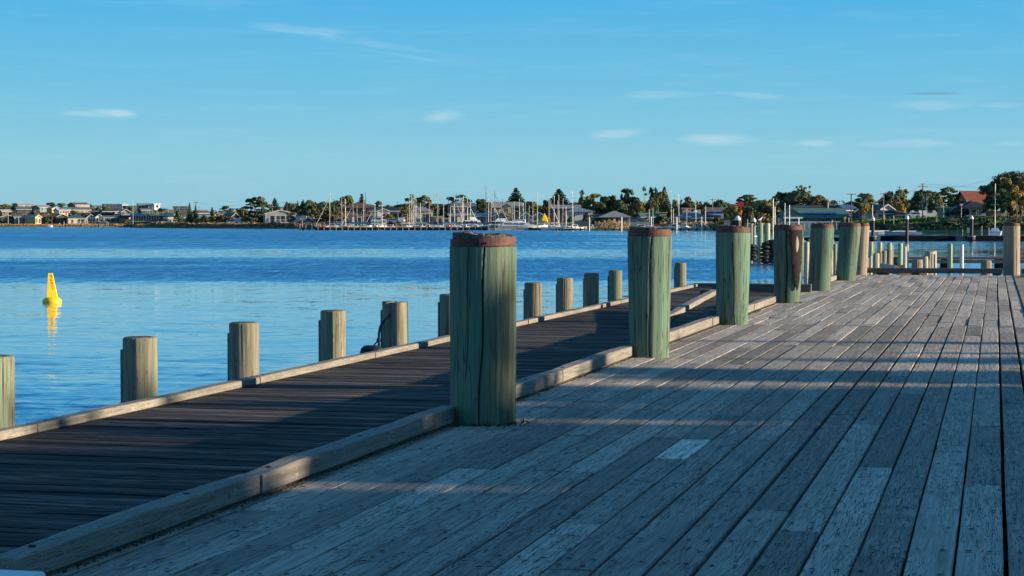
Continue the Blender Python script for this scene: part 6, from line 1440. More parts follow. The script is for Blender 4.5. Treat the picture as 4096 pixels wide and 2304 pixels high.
dinghy(2700, 578, 6.5, 'small white cabin boat left of the third green post', 'gel', True, 3.1); dinghy(2801, 578, 7.5, 'blue and white cabin boat left of the third green post, nearest to it', 'gel', True, .1, dk='w_teal'); dinghy(2560, 582, 8, 'long white low boat beside the second green post', 'gel', True, 0); dinghy(2612, 584, 6, 'red decked boat just behind the second green post', 'red', True, 0, dk='red')
mb = MB(); e = empty('yellow_tent', P(2181, 592, 0), YAW, 'bright yellow peaked canvas tent over a boat in the marina', 'tent'); k_ = 592
ap = (m(-4, k_), 0, zv(852, k_)); bs_ = [(m(-26, k_), -1, zv(893, k_)), (m(-14, k_), -3.2, zv(884, k_)), (m(8, k_), -3.6, zv(890, k_)), (m(12, k_), -1.0, zv(880, k_)), (m(26, k_), -2, zv(888, k_)), (m(10, k_), 3, zv(884, k_)), (m(-14, k_), 3, zv(884, k_))]
for a, b in zip(bs_, bs_[1:] + bs_[:1]): mb.add([ap, a, b, (ap[0], ap[1], ap[2] - .15), (a[0], a[1], a[2] - .05), (b[0], b[1], b[2] - .05)], [(0, 1, 2), (3, 5, 4), (1, 4, 5, 2)])
mb.build('canvas', M['yellow_tarp'], e); mb = MB(); mb.cyl((ap[0], 0, -1.3), (ap[0], 0, ap[2] - .1), .06, .06, 6); mb.build('pole', M['mast'], e)
car(1516, 891, 640, 'white van parked on the bank behind the pier, left of the leaning olive tree', 'carwhite', 5, 'suv'); car(1577, 891, 645, 'pale car parked on the bank right of the leaning olive tree', 'carwhite', 4.3, 'hatch'); car(1608, 891, 645, 'silver four wheel drive parked near the first tall masts', 'carwhite', 4.4, 'suv', 1.5)
car(2498, 890, 640, 'blue car parked by the solar panelled bungalow', 'carblue', 4.6, 'hatch'); car(2545, 890, 640, 'second blue car parked right of the solar panelled bungalow', 'carblue', 4.6, 'suv')
mb = MB(); e = empty('step_ladder', P(2369, 573, zv(914, 573)), YAW, 'small white a frame board on the pier by the reeds', 'sign frame')
for s in (-1, 1): mb.cyl((s * .45, 0, 0), (0, 0, 1.1), .09, .09, 5)
mb.box((0, 0, .4), (.5, .08, .1)); mb.build('frame', M['white'], e)
pole(2849, 794, 893, 655, 'distant power pole with crossarm on the skyline right of the blue roofed hall', .16, 'pole', [(.4, 2.5), (6.2, 2.0)], group=PG); pole(2782, 800, 880, 690, 'thin grey pole left of the distant power pole', .1, 'poledk', group=PG)
pole(1640, 813, 890, 690, 'thin lamp pole among the tall masts', .08, 'poledk', name='street_lamp', cat='street lamp', top='lamp'); pole(1590, 805, 850, 760, 'thin distant pole on the skyline left of the tall masts', .12, 'poledk', group=PG)
mb = MB(); mb.lathe([(.02, -.3), (.3, -.15), (.34, .1), (.2, .32), (.03, .4)], 12); q = P(2746, 470, WZ + .1); tag(mb.build('buoy', M['white'], loc=q, smooth=True), 'tiny white mooring buoy between the second and third green posts', 'buoy')

# ================================================================== YELLOW SPEED BUOY
RB = 68.3
bu = empty('speed_buoy', P(208, RB, WZ), YAW + .38, 'yellow speed limit buoy reading 4 KNOTS, floating left in the bay', 'buoy')
mb = MB(); mb.lathe([(.05, -.12), (.30, -.08), (.338, .02), (.325, .08), (.24, .15), (.10, .19), (.02, .2)], 32); mb.build('float', M['yellow'], bu, smooth=True)
w0, w1, h0, h1 = .200, .078, .10, m(1208 - 1092, RB)
mb = MB(); ox = -.012
def ringb(w_, z, dx): a = [(dx - w_, -w_ * .55, z), (dx + w_ * .8, -w_ * .75, z), (dx + w_, -w_ * .4, z), (dx + w_ * .6, w_ * .9, z), (dx - w_ * .8, w_ * .8, z)]; return a
mb.loft([ringb(w0, h0, .0), ringb(w1, h1, -.055)]); mb.build('tower', M['yellow'], bu)
def glyph(txt, size, cx, z, sx=1.0):
    t = bpy.data.curves.new('g', 'FONT'); t.body = txt; t.size = size; t.align_x = 'CENTER'; t.extrude = .003; t.offset = .0006; to = bpy.data.objects.new('t', t); me = bpy.data.meshes.new_from_object(to); bpy.data.objects.remove(to)
    me.materials.append(M['letter']); o = bpy.data.objects.new('letter', me); COL.objects.link(o); o.parent = bu
    tt = (z + size * .35 - h0) / (h1 - h0); ww = w0 + (w1 - w0) * tt; dx = -.055 * tt; yf = -ww * .65 - .006
    o.location = (dx + cx + .005, yf, z); o.rotation_euler = (R(90 - 5), 0, -.11); o.scale = (sx, 1, 1)
glyph('4', .185, 0, h1 - .165, .85)
for k, ch in enumerate('KNOTS'): glyph(ch, .128, .004 + .006 * k, h1 - .285 - k * .112, .85)

# ================================================================== SHELTERED HARBOUR, RIGHT OF CENTRE
def hpile(u, vt, wpx, r, label, mt='pile_pale', group='piles in the sheltered harbour', lean=0, cap=None, bot=-3.0, name='harbour_pile', end=True):
    zt = zv(vt, r); e = empty(name, P(u, r, WZ), YAW, label, 'pile', group); ra = m(wpx, r) / 2; mb = MB()
    post_mesh(mb, ra, ra * rng.uniform(.94, 1.0), bot - WZ if bot > WZ else -1.2, zt - WZ, 40, 12, int(u), (lean, 0), 5, .02, .012, .008, round_top=.03); mb.build('post', M[mt], e)
    if end: mb = MB(); mb.cyl((lean, 0, zt - WZ - .003), (lean, 0, zt - WZ + .006), ra * .86, ra * .8, 20); mb.build('end_grain', M['w_brown'], e)
    return e
# tyre hung piles
GS = 'pale green piles hung with tyres'
for u, vt, wpx, l in ((3003, 894, 22, 'left pale green pile hung with tyres'), (3041, 893, 25, 'middle pale green pile hung with tyres'), (3068, 893, 22, 'right pale green pile hung with tyres')):
    hpile(u, vt, wpx, 131, l, 'pile_sage', GS, end=False)
TY = [(3008, 983, 1040, 5, 'left stack of tyres in the water'), (3062, 974, 1052, 6, 'middle stack of tyres in the water'), (3092, 966, 1052, 7, 'right stack of tyres partly behind the fourth green post')]
for u, va, vb, n, l in TY:
    q = P(u, 129.6, 0)
    for k in range(n):
        z = zv(vb - 6, 129.6) + (zv(va, 129.6) - zv(vb - 6, 129.6)) * k / (n - 1); e = empty('tyre', (q.x + rng.uniform(-.06, .06), q.y + rng.uniform(-.05, .05), z), 0, f'{("bottom", "second lowest", "third", "fourth", "fifth", "sixth", "top")[k] if k < n - 1 else "topmost"} tyre of the {l}', 'tyre', 'old tyres hung on the piles')
        mb = MB(); mb.torus((0, 0, 0), .235, .105, 22, 9); o = mb.build('tread', M['rubber'], e, smooth=True); o.rotation_euler = (rng.uniform(-.18, .18), rng.uniform(-.18, .18), 0)
        mb = MB(); mb.torus((0, 0, .085), .20, .022, 20, 6); o2 = mb.build('rim_bead', M['black'], e); o2.rotation_euler = o.rotation_euler
mb = MB(); q = P(3060, 132.5); mb.box((q.x, q.y, -.75), (m(110, 132), .25, .3), 0, YAW); mb.box((q.x, q.y, -1.3), (m(110, 132), .25, .25), 0, YAW); tag(mb.build('waler_beam', M['piertimber']), 'dark horizontal beams behind the tyre stacks', 'beam')
capped(2950, 862, 881, 900, 23, 170, 'black channel post with white cone cap above the third green post'); capped(3014, 871, 887, 940, 18, 190, 'black topped channel post on a grey sleeve behind the pale green piles', low=905)
# gull
gu = empty('gull', P(3040, 150, zv(884, 150)), YAW + .6, 'white gull perched behind the middle pale green pile', 'gull')
mb = MB(); rings = []
for k, (x, z, ry, rz_) in enumerate([(-.26, .05, .01, .01), (-.16, .09, .05, .045), (-.05, .12, .085, .08), (.06, .16, .08, .085), (.12, .22, .05, .055), (.14, .28, .042, .045), (.17, .30, .035, .035), (.20, .30, .012, .014)]):
    rings.append([(x, ry * math.cos(a * math.pi / 5), z + rz_ * math.sin(a * math.pi / 5)) for a in range(10)])
mb.loft(rings); mb.build('body', M['white'], gu, smooth=True); mb = MB(); mb.slab([(-.30, -.085, .10), (.06, -.09, .17), (.06, .09, .17), (-.30, .085, .10)], .03); mb.build('wing', M['w_grey'], gu); mb = MB(); mb.cyl((.19, 0, .30), (.26, 0, .285), .014, .004, 6); mb.build('beak', M['orange'], gu)
for s in (-1, 1): mb = MB(); mb.cyl((.0, s * .03, -.05), (.0, s * .03, .08), .008, .008, 5); mb.build('leg', M['orange'], gu)
hpile(3040, 885, 9, 150, 'thin rust topped post under the gull', 'pile_brown', end=False)
# red marker
rm = empty('red_marker', P(2962, 205, WZ), YAW, 'red square channel marker board on a thin red pole', 'marker'); mb = MB(); mb.cyl((0, 0, -1), (0, 0, zv(806, 205) - WZ), .038, .038, 8); mb.build('pole', M['red'], rm)
mb = MB(); mb.box((m(-1, 205), -.045, zv(817, 205) - WZ), (m(23, 205), .03, m(21, 205))); mb.build('board', M['red'], rm)
hpile(2989, 877, 3, 250, 'thin white stake left of the pale green piles', 'white', end=False)
mb = MB(); q = P(2907, 420); mb.box((q.x, q.y, zv(893, 420)), (m(24, 420), .6, m(24, 420)), 0, YAW); tag(mb.build('cage', M['steel']), 'pale box cage on the shore left of the first white cone cap', 'cage')
# mast like poles by the boat shed
for u, v, r, l in ((3091, 794, 330, 'tall thin white pole left of the green boat shed'), (3098, 828, 330, 'short white pole beside the tall thin white pole'), (3156, 820, 320, 'pale pole with a bent arm in front of the green boat shed'), (3138, 812, 330, 'thin pale pole left of the bent armed pole'), (3193, 872, 300, 'low pale post in front of the green boat shed')):
    pole(u, v, 925, r, l, .10 if v < 850 else .12, 'mast', name='pole', cat='pole', group='pale poles by the green boat shed')

# ---- the green boat shed
e = house('green boat shed with long dull roof, sage walls and two pairs of dark windows', 3158, 3366, 832, 865, 935, 430, 'side', 'w_sage', 'r_green', 0, depth=14, nwin=1, st=1, door=False, over=.6, name='boat_shed', cat='boat shed', wlight='r_green')
W_ = m(208, 430); H_z = zv(865, 430) - zv(935, 430)
for u in (3284, 3295, 3326, 3338):
    mb = MB(); window(mb, m(u - 3262, 430), -7.01, zv(878, 430) - zv(935, 430), .42, .62); mb.build('window', [M['trim'], M['glass']], e)
mb = MB(); x = W_ / 2; mb.slab([(-x + .5, -8.6, H_z - .35), (x + 1.1, -8.6, H_z - .35), (x + 1.0, -7.4, H_z + .02), (-x + .5, -7.4, H_z + .02)], .08); mb.build('lean_to_roof', M['r_green'], e)
mb = MB(); mb.slab([(-x + 2.5, -5.9, H_z + .62), (x - 2.0, -5.9, H_z + .62), (x - 2.0, -4.4, H_z + 1.0), (-x + 2.5, -4.4, H_z + 1.0)], .05); mb.build('skylight', M['r_blue'], e)
house('sage gable end of the green boat shed annex', 3128, 3186, 833, 852, 930, 424, 'front', 'w_green', 'r_green', 0, depth=8, nwin=2, st=1, door=False, name='shed_annex', cat='shed', wlight='r_green')
cp = empty('canopy', P(3140, 395, 0), YAW, 'dark flat canopy with a white fascia light and posts in front of the boat shed', 'canopy'); mb = MB(); x = m(128, 395) / 2; zc = zv(869, 395)
mb.b2(-x, x, -2, 4, zc - .2, zc); mb.build('roof', M['w_dark'], cp); mb = MB(); mb.b2(-x * .2, x, -2.1, -2.003, zc - .28, zc + .05); mb.build('fascia', M['white'], cp)
for k in range(6): mb = MB(); q_ = -x + .15 + (2 * x - .3) * k / 5; mb.b2(q_ - .09, q_ + .09, -1.9, -1.7, -1.6, zc - .203); mb.build('post', M['w_dark'], cp)
mb = MB(); mb.b2(-x + 1, x + 3, 1, 1.2, -1.4, zc - .9); mb.build('back_wall', M['w_teal'], cp)
mb = MB(); u_ = 3255
fe = empty('handrail', P(3235, 385, -1.0), YAW, 'pale handrail and benches before the boat shed', 'railing'); mb.b2(-4.2, 4.2, 0, .08, zv(889, 385) + 1.0, zv(888, 385) + 1.06)
for k in range(7): mb.b2(-4.2 + 1.38 * k, -4.14 + 1.38 * k, 0.003, .077, 0, zv(889, 385) + 1.0 - .003)
mb.build('rail', M['white'], fe)
for uu, l in ((3217, 'pale post and rail frame left of the reeds tuft'), (3345, 'pale t shaped bench under the shed windows')):
    mb = MB(); q = P(uu, 380); z = zv(887, 380); mb.box((q.x, q.y, z), (1.5, .4, .1), 0, YAW); mb.box((q.x, q.y, z - .8), (.15, .15, 1.5), 0, YAW); tag(mb.build('bench_table', M['trim']), l, 'table')
T(3198, 764, 862, 180, 520, 'dome', 'l_dark', 'great dark spreading tree behind the green boat shed', fine=1.4); T(3272, 782, 850, 96, 500, 'dome', 'l_brown', 'brown green right side companion of the great spreading tree', fine=.8); T(3160, 768, 860, 110, 530, 'tree', 'l_mid', 'lighter left shoulder of the great spreading tree', fine=1.5)
for u, v in ((3182, 744), (3206, 740), (3230, 742)): T(u, v, 800, 30, 540, 'thin', 'l_olive', {3182: 'left', 3206: 'middle', 3230: 'right'}[u] + ' wispy gum top rising above the great spreading tree', bark='bark_pale')
H_('long dark roof with white trimmed end seen over the boat shed', 3160, 3330, 822, 829, 850, 470, 'flat', 'w_white', 'r_slate', 0, nwin=3)
H_('pink brick house with broad blue roof right of the boat shed', 3328, 3420, 818, 838, 875, 455, 'side', 'w_pink', 'r_blue', 26, endm='w_pink', st=1)
pole(3310, 810, 825, 460, 'white flue pipe on the long dark roof', .15, 'white', name='flue', cat='flue pipe'); T(3332, 800, 826, 40, 500, 'palm', 'l_dark', 'dark palm head behind the blue roofed pink brick house'); T(3376, 802, 822, 26, 510, 'thin', 'l_dark', 'tiny lone tree left of the t shaped power pole')
T(3465, 775, 868, 96, 470, 'tree', 'l_olive', 'broad olive tree right of the t shaped power pole', fine=1.5); T(3440, 792, 872, 60, 465, 'tree', 'l_dark', 'dark left side of the broad olive tree'); T(3455, 815, 875, 50, 450, 'tree', 'l_gold', 'golden lower foliage beneath the broad olive tree')
T(3555, 768, 850, 90, 520, 'dome', 'l_dark', 'dark domed tree behind the second t shaped pole', fine=1.0); T(3608, 760, 850, 100, 520, 'tree', 'l_olive', 'olive domed tree left of the tall power pole', fine=1.4); T(3575, 805, 862, 60, 470, 'tree', 'l_gold', 'pale gold bush under the dark domed tree')
T(3700, 762, 862, 96, 490, 'tree', 'l_dark', 'dark tree just right of the tall power pole', fine=1.4); T(3672, 770, 866, 76, 480, 'dome', 'l_dark', 'very dark tree behind the tall power pole', fine=1.0); T(3752, 775, 862, 66, 475, 'tree', 'l_olive', 'olive gold tree right of the dark tree by the tall pole', fine=1.2); T(3728, 800, 868, 90, 465, 'shrub', 'l_dark', 'dark undergrowth behind the parked white cars', fine=1.2)
T(3790, 750, 862, 110, 500, 'mac', 'l_dark', 'flat topped dark pine left of the red tiled roof', fine=1.2); T(3818, 800, 862, 70, 480, 'tree', 'l_dark', 'dark tree under the flat topped pine'); T(3598, 812, 866, 46, 462, 'shrub', 'l_gold', 'yellow green bush before the dark veranda house')
T(3680, 757, 790, 16, 500, 'thin', 'l_dark', 'small scruffy tree behind the tall power pole crossarm')
H_('white gabled cottage left of the dark veranda house', 3488, 3540, 816, 832, 868, 460, 'front', 'w_white', 'r_slate', 14, depth=9, nwin=2, st=1); H_('small blue house behind the t shaped power pole', 3408, 3436, 832, 842, 875, 455, 'front', 'w_teal', 'r_slate', 0, depth=8, nwin=2, st=1)
H_('low house with dark roof and pale veranda posts on the right bank', 3505, 3575, 841, 852, 878, 452, 'side', 'w_cream', 'r_navy', 0, st=1, veranda=True, nwin=3); H_('pale house with slate skillion roof right of the dark veranda house', 3572, 3636, 842, 858, 878, 450, 'skillion', 'w_cream', 'r_slate', 0, st=1, nwin=3)
H_('big house with a red tiled roof behind the bungalow on the right bank', 3846, 3950, 762, 800, 840, 478, 'side', 'w_brown', 'r_red', 0, depth=13, over=.7, st=2); H_('smaller red tiled roof in front of the big red roofed house', 3852, 3936, 799, 815, 845, 465, 'hip', 'w_brown', 'r_red', 0)
H_('bungalow with blue black roof, grey walls and glazed entry on the right bank', 3834, 3936, 806, 829, 863, 448, 'hip', 'w_grey', 'r_navy', 0, depth=10, st=1, nwin=4, over=.9, wlight='w_white'); H_('pale green carport with flat roof left of the bungalow', 3760, 3836, 828, 832, 862, 452, 'flat', 'w_green', 'r_lgrey', 0, depth=7, nwin=2, st=1, door=False, name='carport', cat='carport')
T(4046, 690, 866, 230, 420, 'dome', 'l_dark', 'enormous dark rounded fig tree at the right edge', fine=2.0); T(4068, 708, 870, 150, 404, 'tree', 'l_gold', 'foliage coloured golden for sunlight on the right of the enormous fig tree', fine=1.4, bark='bark'); T(4010, 700, 850, 120, 425, 'dome', 'l_dark', 'dark upper left lobe of the enormous fig tree', fine=1.2)  # gold leaf colour stands in for sunlight on the right of the crown
T(4030, 770, 868, 76, 406, 'tree', 'l_mid', 'mid green lower bough of the enormous fig tree'); T(4080, 800, 872, 80, 404, 'shrub', 'l_gold', 'golden shrub at the foot of the enormous fig tree', fine=1.3)
fe = empty('paling_fence', P(3972, 415, zv(863, 415)), YAW, 'brown paling fence below the enormous fig tree', 'fence'); mb = MB()
for k in range(34): q = m(-30 + 60 * k / 33, 415); mb.b2(q - .045, q + .045, 0, .03, -.2, 1.05 + rng.uniform(-.02, .02))
mb.b2(m(-30, 415), m(30, 415), .032, .08, .7, .8); mb.build('paling', M['fence'], fe)
# power poles and cables
PR_ = 'timber power poles on the right bank'
pole(3403, 775, 878, 440, 'green grey t shaped power pole right of the boat shed', .17, 'poledk', [(.1, 2.1)], group=PR_); pole(3532, 773, 876, 445, 'brown t shaped power pole left of the cottage', .12, 'pole', [(.05, 1.5)], group=PR_)
pole(3688, 735, 877, 425, 'tall timber power pole with two crossarms on the grass bank', .16, 'pole', [(.05, .9), (.65, 2.3)], group=PR_); pole(3984, 706, 862, 420, 'tall timber power pole with crossarm in front of the fig tree', .15, 'pole', [(.1, 2.3)], group=PR_)
pole(3595, 745, 868, 500, 'distant pole with antenna shape behind the domed trees', .08, 'poledk', [(.3, 1.0), (.9, 1.6)], group=PR_); pole(3355, 800, 830, 480, 'distant crossarm pole over the blue roof', .08, 'pole', [(.3, 1.5)], group=PR_); pole(3703, 777, 872, 420, 'grey street light column beside the tall power pole', .08, 'mast', name='street_lamp', cat='street lamp')
pole(3488, 820, 866, 330, 'pale thin pole rising behind the first harbour post cap', .09, 'mast', name='pole', cat='pole'); pole(3446, 808, 876, 446, 'thin dark pole left of the broad olive tree', .06, 'poledk', group=PR_)
A1, A2 = P(3688, 425, zv(735, 425)), P(3984, 420, zv(707, 420)); B1, B2 = P(3695, 425, zv(746, 425)), P(4200, 380, zv(752, 380))
wire([A1, P(4110, 415, zv(752, 415))], 'lower cable from the tall power pole to the right', .3, .028); wire([B1, A2], 'sagging cable between the two tall power poles', 1.0, .02); wire([P(3540, 445, zv(776, 445)), P(3592, 498, zv(779, 498)), A1], 'cable running left from the tall power pole', .5, .02)
wire([P(3403, 440, zv(777, 440)), P(3532, 445, zv(775, 445))], 'cable between the two t shaped power poles', .45, .02); wire([P(3300, 470, zv(798, 470)), P(3403, 440, zv(803, 440)), P(3532, 445, zv(797, 445)), P(3590, 440, zv(800, 440)), P(3640, 436, zv(817, 436))], 'bundle of low sagging cables across the right trees', .8, .035)
# signs
def sign(u, v, r, vb, label, shape, mt, w_, h_, pm='mast'):
    e = empty('road_sign', P(u, r, zv(vb, r)), YAW, label, 'sign'); hz = zv(v, r) - zv(vb, r); mb = MB(); mb.cyl((0, 0, -.4), (0, 0, hz + h_ / 2), .035, .035, 6); mb.build('post', M[pm], e); mb = MB()
    if shape == 'tri': mb.add([(-w_ / 2, -.05, hz + h_ / 2), (w_ / 2, -.05, hz + h_ / 2), (0, -.05, hz - h_ / 2), (-w_ / 2, -.04, hz + h_ / 2), (w_ / 2, -.04, hz + h_ / 2), (0, -.04, hz - h_ / 2)], [(0, 2, 1), (3, 4, 5)]); k = .62; mb.add([(-w_ / 2 * k, -.056, hz + h_ / 2 * k + .02), (w_ / 2 * k, -.056, hz + h_ / 2 * k + .02), (0, -.056, hz - h_ / 2 * k + .06)], [(0, 2, 1)], 1); mb.build('plate', [M['red'], M['white']], e)
    elif shape == 'dia': mb.add([(0, -.05, hz + h_ / 2), (w_ / 2, -.05, hz), (0, -.05, hz - h_ / 2), (-w_ / 2, -.05, hz)], [(0, 3, 2, 1)]); mb.build('plate', M[mt], e)
    elif shape == 'disc': mb.cyl((0, -.09, hz), (0, -.04, hz), w_ / 2, w_ / 2, 18); mb.build('plate', M[mt], e)
    else: mb.box((0, -.05, hz), (w_, .03, h_)); mb.build('plate', M[mt], e)
    return e
sign(3843, 822, 400, 862, 'red and white give way triangle beside the black four wheel drive', 'tri', 'red', 1.0, .75); sign(3702, 833, 415, 872, 'pale blue diamond warning sign by the tall power pole', 'dia', 'w_teal', .75, .75); sign(3378, 873, 400, 900, 'round orange sign by the right end of the boat shed', 'disc', 'orange', .48, .48); sign(3394, 874, 402, 895, 'small white square sign right of the round orange sign', 'sq', 'white', .25, .3)
sign(4066, 832, 395, 868, 'tall blue grey board sign below the fig tree', 'sq', 'r_bluegrey', .6, 1.2); sign(3772, 826, 440, 862, 'white topped thin post left of the black four wheel drive', 'sq', 'white', .25, .3)
sign(3535, 866, 400, 888, 'white notice on a post on the grass bank, left one', 'sq', 'white', .3, .7); sign(3573, 868, 400, 888, 'white notice on a post on the grass bank, right one', 'sq', 'white', .22, .6); sign(3745, 866, 395, 880, 'small blue and white post sign on the grass bank', 'sq', 'w_teal', .3, .5)
fe = empty('white_stand', P(3854, 430, zv(866, 430)), YAW, 'white square frame behind the black four wheel drive', 'frame'); mb = MB(); z0 = zv(849, 430) - zv(866, 430); mb.b2(-.5, .5, -.03, .03, z0, z0 + .12); mb.b2(-.5, -.4, -.028, .028, z0 + .123, z0 + .9); mb.b2(.4, .5, -.028, .028, z0 + .123, z0 + .6); mb.b2(-.04, .04, -.02, .02, -.2, z0 - .003); mb.build('frame', M['white'], fe)
# cars, people
car(3823, 866, 424, 'black four wheel drive parked on the right bank', 'carblack', 5.4, 'suv', math.pi, 1.9); car(3650, 873, 437, 'white van parked left of the tall power pole', 'carwhite', 3.2, 'hatch', math.pi); caravan(3690, 873, 439, 'pale caravan parked behind the tall power pole', 5.6, 1.75)
person(3909, 862, 425, 1.45, 'person in a white top standing in front of the bungalow', 'w_white', 'w_tan', pose=1, face=.8); person(3923.5, 862, 426, 1.42, 'person in a cream top and dark trousers standing right of the other', 'w_tan', 'w_dark', face=-.3)
# right bank planting
g = np.random.default_rng(9); C = []; Nn = []; S = []; A = []
for i in range(22000):
    u = g.uniform(3330, 4500); r0 = lerp(R0T, u); s = g.uniform(1, 30); zg = gz(u, r0 + s); lump = .5 + .5 * math.sin(u * .05 + s * .3) * math.sin(u * .017 + 1.3 * s * .2)
    hh = g.uniform(.0, .9) * (.25 + lump * .7) * (1 if s < 22 else .22); q = P(u, r0 + s); C.append((q.x, q.y, zg + hh)); S.append(g.uniform(.10, .22)); A.append(.1 + .6 * lump + .3 * g.uniform()); e = g.normal(size=3) * .6 + np.array([.4, -.5, .8]); Nn.append(e / np.linalg.norm(e))
V = leafquads(np.array(C), np.array(Nn), np.array(S), g); o = bpy.data.objects.new('bank_shrubbery', quads_mesh('bank_shrubbery', V, None, np.array(A), M['l_bank'])); COL.objects.link(o); tag(o, 'low green creeper and scrub covering the right bank', 'ground cover', kind='stuff')
C = []; Nn = []; S = []; A = []
for i in range(5000):
    u = g.uniform(3390, 3760); r0 = lerp(R0T, u); s = g.uniform(24, 38); zg = gz(u, r0 + s); q = P(u, r0 + s); C.append((q.x, q.y, zg + g.uniform(0, .35))); S.append(g.uniform(.12, .28)); A.append(g.uniform(.3, 1)); e = g.normal(size=3) * .6 + np.array([.6, -.4, .6]); Nn.append(e / np.linalg.norm(e))
V = leafquads(np.array(C), np.array(Nn), np.array(S), g, .5); o = bpy.data.objects.new('grass', quads_mesh('bank_grass', V, None, np.array(A), M['l_grass'])); COL.objects.link(o); tag(o, 'bright sunlit grass along the top of the right bank', 'grass', kind='stuff')
T(3383, 868, 900, 60, 405, 'shrub', 'l_brown', 'brownish shrub at the right end of the boat shed', fine=1.3)
for k, (u, v, w_, lm_) in enumerate([(3470, 892, 80, 'l_dark'), (3560, 896, 90, 'l_bank'), (3640, 898, 80, 'l_dark'), (3720, 893, 90, 'l_bank'), (3800, 886, 90, 'l_dark'), (3880, 880, 90, 'l_dark'), (3960, 880, 90, 'l_bank'), (4050, 878, 100, 'l_dark')]):
    tree(u, v, 925, w_, lerp(R0T, u) + 7, 'shrub', lm_, ('first', 'second', 'third', 'fourth', 'fifth', 'sixth', 'seventh', 'eighth')[k] + ' rounded bush from the left on the slope of the right bank', group='bushes on the right bank')

# ---- bank yacht, boats and gangway
yacht(3978, 734, 352, 'white yacht with leaning mast moored before the fig tree, left of the lone brown post', 8.5, 'gel', None, 'mast', head=1.35, lean=.0, mr=.075)
dinghy(3610, 372, 7, 'grey boat bow showing left of the middle harbour post', 'gelgrey', False, 3.1); dinghy(3520, 380, 8, 'long low white hull by the right bank, left of the middle harbour post', 'gel', False, 0.05)
for u, v0, l in ((3848, 915, 'thin pale stake left of the moored yacht'), (3953, 908, 'pale stake at the left side of the moored yacht'), (3925, 904, 'pale stake between the harbour post and the moored yacht'), (4010, 905, 'pale stake at the right side of the moored yacht')): hpile(u, v0, 4, 345, l, 'pile_pale', 'pale stakes near the moored yacht', end=False)
pn = empty('pontoon', P(3800, 278, WZ), YAW, 'long dark floating pontoon across the sheltered harbour', 'pontoon'); zt = zv(943.5, 278) - WZ
mb = MB(); mb.b2(m(3190 - 3800, 278), m(3503 - 3800, 278), 0, 2.4, -.3, zt - .22); mb.b2(m(3522 - 3800, 278), m(4400 - 3800, 278), 0, 2.6, -.3, zt); mb.build('deck', M['pontoon'], pn)
mb = MB(); mb.b2(m(3506 - 3800, 278), m(3521 - 3800, 278), .05, 2.4, -.3, zt - .01); mb.build('end_float', M['concrete'], pn); mb = MB(); mb.b2(m(3820 - 3800, 278), m(3850 - 3800, 278), -1.2, -.004, -.2, zt - .05); mb.build('finger', M['r_slate'], pn)
gw = empty('gangway_rail', P(3760, 284, WZ), YAW, 'thin dark two rail handrail along the far side of the pontoon', 'railing'); mb = MB(); za, zb_ = zv(910, 284) - WZ, zv(929, 284) - WZ
for zz in (za, zb_): mb.cyl((m(3508 - 3760, 284), 0, zz), (m(4010 - 3760, 284), 0, zz), .022, .022, 6)
mb.build('rail', M['black'], gw)
for k in range(12): mb = MB(); x = m(3510 - 3760 + 45.3 * k, 284); mb.cyl((x, 0, zt), (x, 0, za), .025, .025, 6); mb.build('post', M['black'], gw)
gw = empty('gangway_rail', P(3240, 284, WZ), YAW, 'dark handrail seen between the fourth and sixth green posts', 'railing'); mb = MB()
for zz in (zv(911, 284) - WZ, zv(930, 284) - WZ): mb.cyl((m(-60, 284), 0, zz), (m(60, 284), 0, zz), .025, .025, 6)
mb.build('rail', M['black'], gw)
for k in range(5): mb = MB(); x = m(-60 + 30 * k, 284); mb.cyl((x, 0, .3), (x, 0, zv(911, 284) - WZ), .025, .025, 6); mb.build('post', M['black'], gw)
mb = MB(); q = P(3237, 282); mb.box((q.x, q.y, zv(924, 282)), (m(10, 282), .4, m(26, 282)), 0, YAW); tag(mb.build('service_box', M['w_grey']), 'grey service box between the fourth and fifth green posts', 'box'); mb = MB(); q = P(3871, 281); mb.box((q.x, q.y, zv(921, 281)), (m(11, 281), .4, m(20, 281)), 0, YAW); tag(mb.build('service_box', M['w_teal']), 'pale blue service box left of the right harbour post', 'box')
CG = 'tall black harbour posts with white caps on the pontoon'
capped(3490, 866, 882, 963, 14.5, 276.5, 'left black harbour post with white cone cap and round collar', grp=CG, collar=True); capped(3626, 864, 877, 945, 13.5, 276.8, 'middle harbour post with flat white cap, its right side sunlit', cone=False, grp=CG); capped(3884, 862, 876, 963, 15, 276.5, 'right black harbour post with white cone cap and round collar', grp=CG, collar=True)

# ---- near jetties behind the end of the wharf
jn = empty('jetty', P(3880, 117, 0), YAW, 'low grey jetty with dark piles crossing behind the wharf end', 'jetty'); z1 = zv(1029, 117)
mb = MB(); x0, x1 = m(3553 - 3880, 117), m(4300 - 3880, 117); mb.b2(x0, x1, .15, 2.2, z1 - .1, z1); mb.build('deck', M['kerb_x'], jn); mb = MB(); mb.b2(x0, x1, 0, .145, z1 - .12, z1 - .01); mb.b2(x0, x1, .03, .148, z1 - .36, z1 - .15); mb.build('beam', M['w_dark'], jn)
for k, u in enumerate((3570, 3590, 3610, 3798, 3802, 4014, 4018, 4200)): mb = MB(); x = m(u - 3880, 117); mb.cyl((x, .6 + .8 * (k % 2), -3), (x, .6 + .8 * (k % 2), z1 - .103), .22, .22, 10); mb.build('pile', M['piertimber'], jn)
mb = MB(); mb.b2(m(3553 - 3880, 117), m(3612 - 3880, 117), .5, 2.0, WZ - .5, z1 - .37); mb.b2(m(3788 - 3880, 117), m(3810 - 3880, 117), .5, 2.0, WZ - .5, z1 - .37); mb.build('shade_pile_block', M['piertimber'], jn)  # left block stands in for the shaded void below, right one for dark piles
GJ = 'thin piles standing along the low grey jetty'
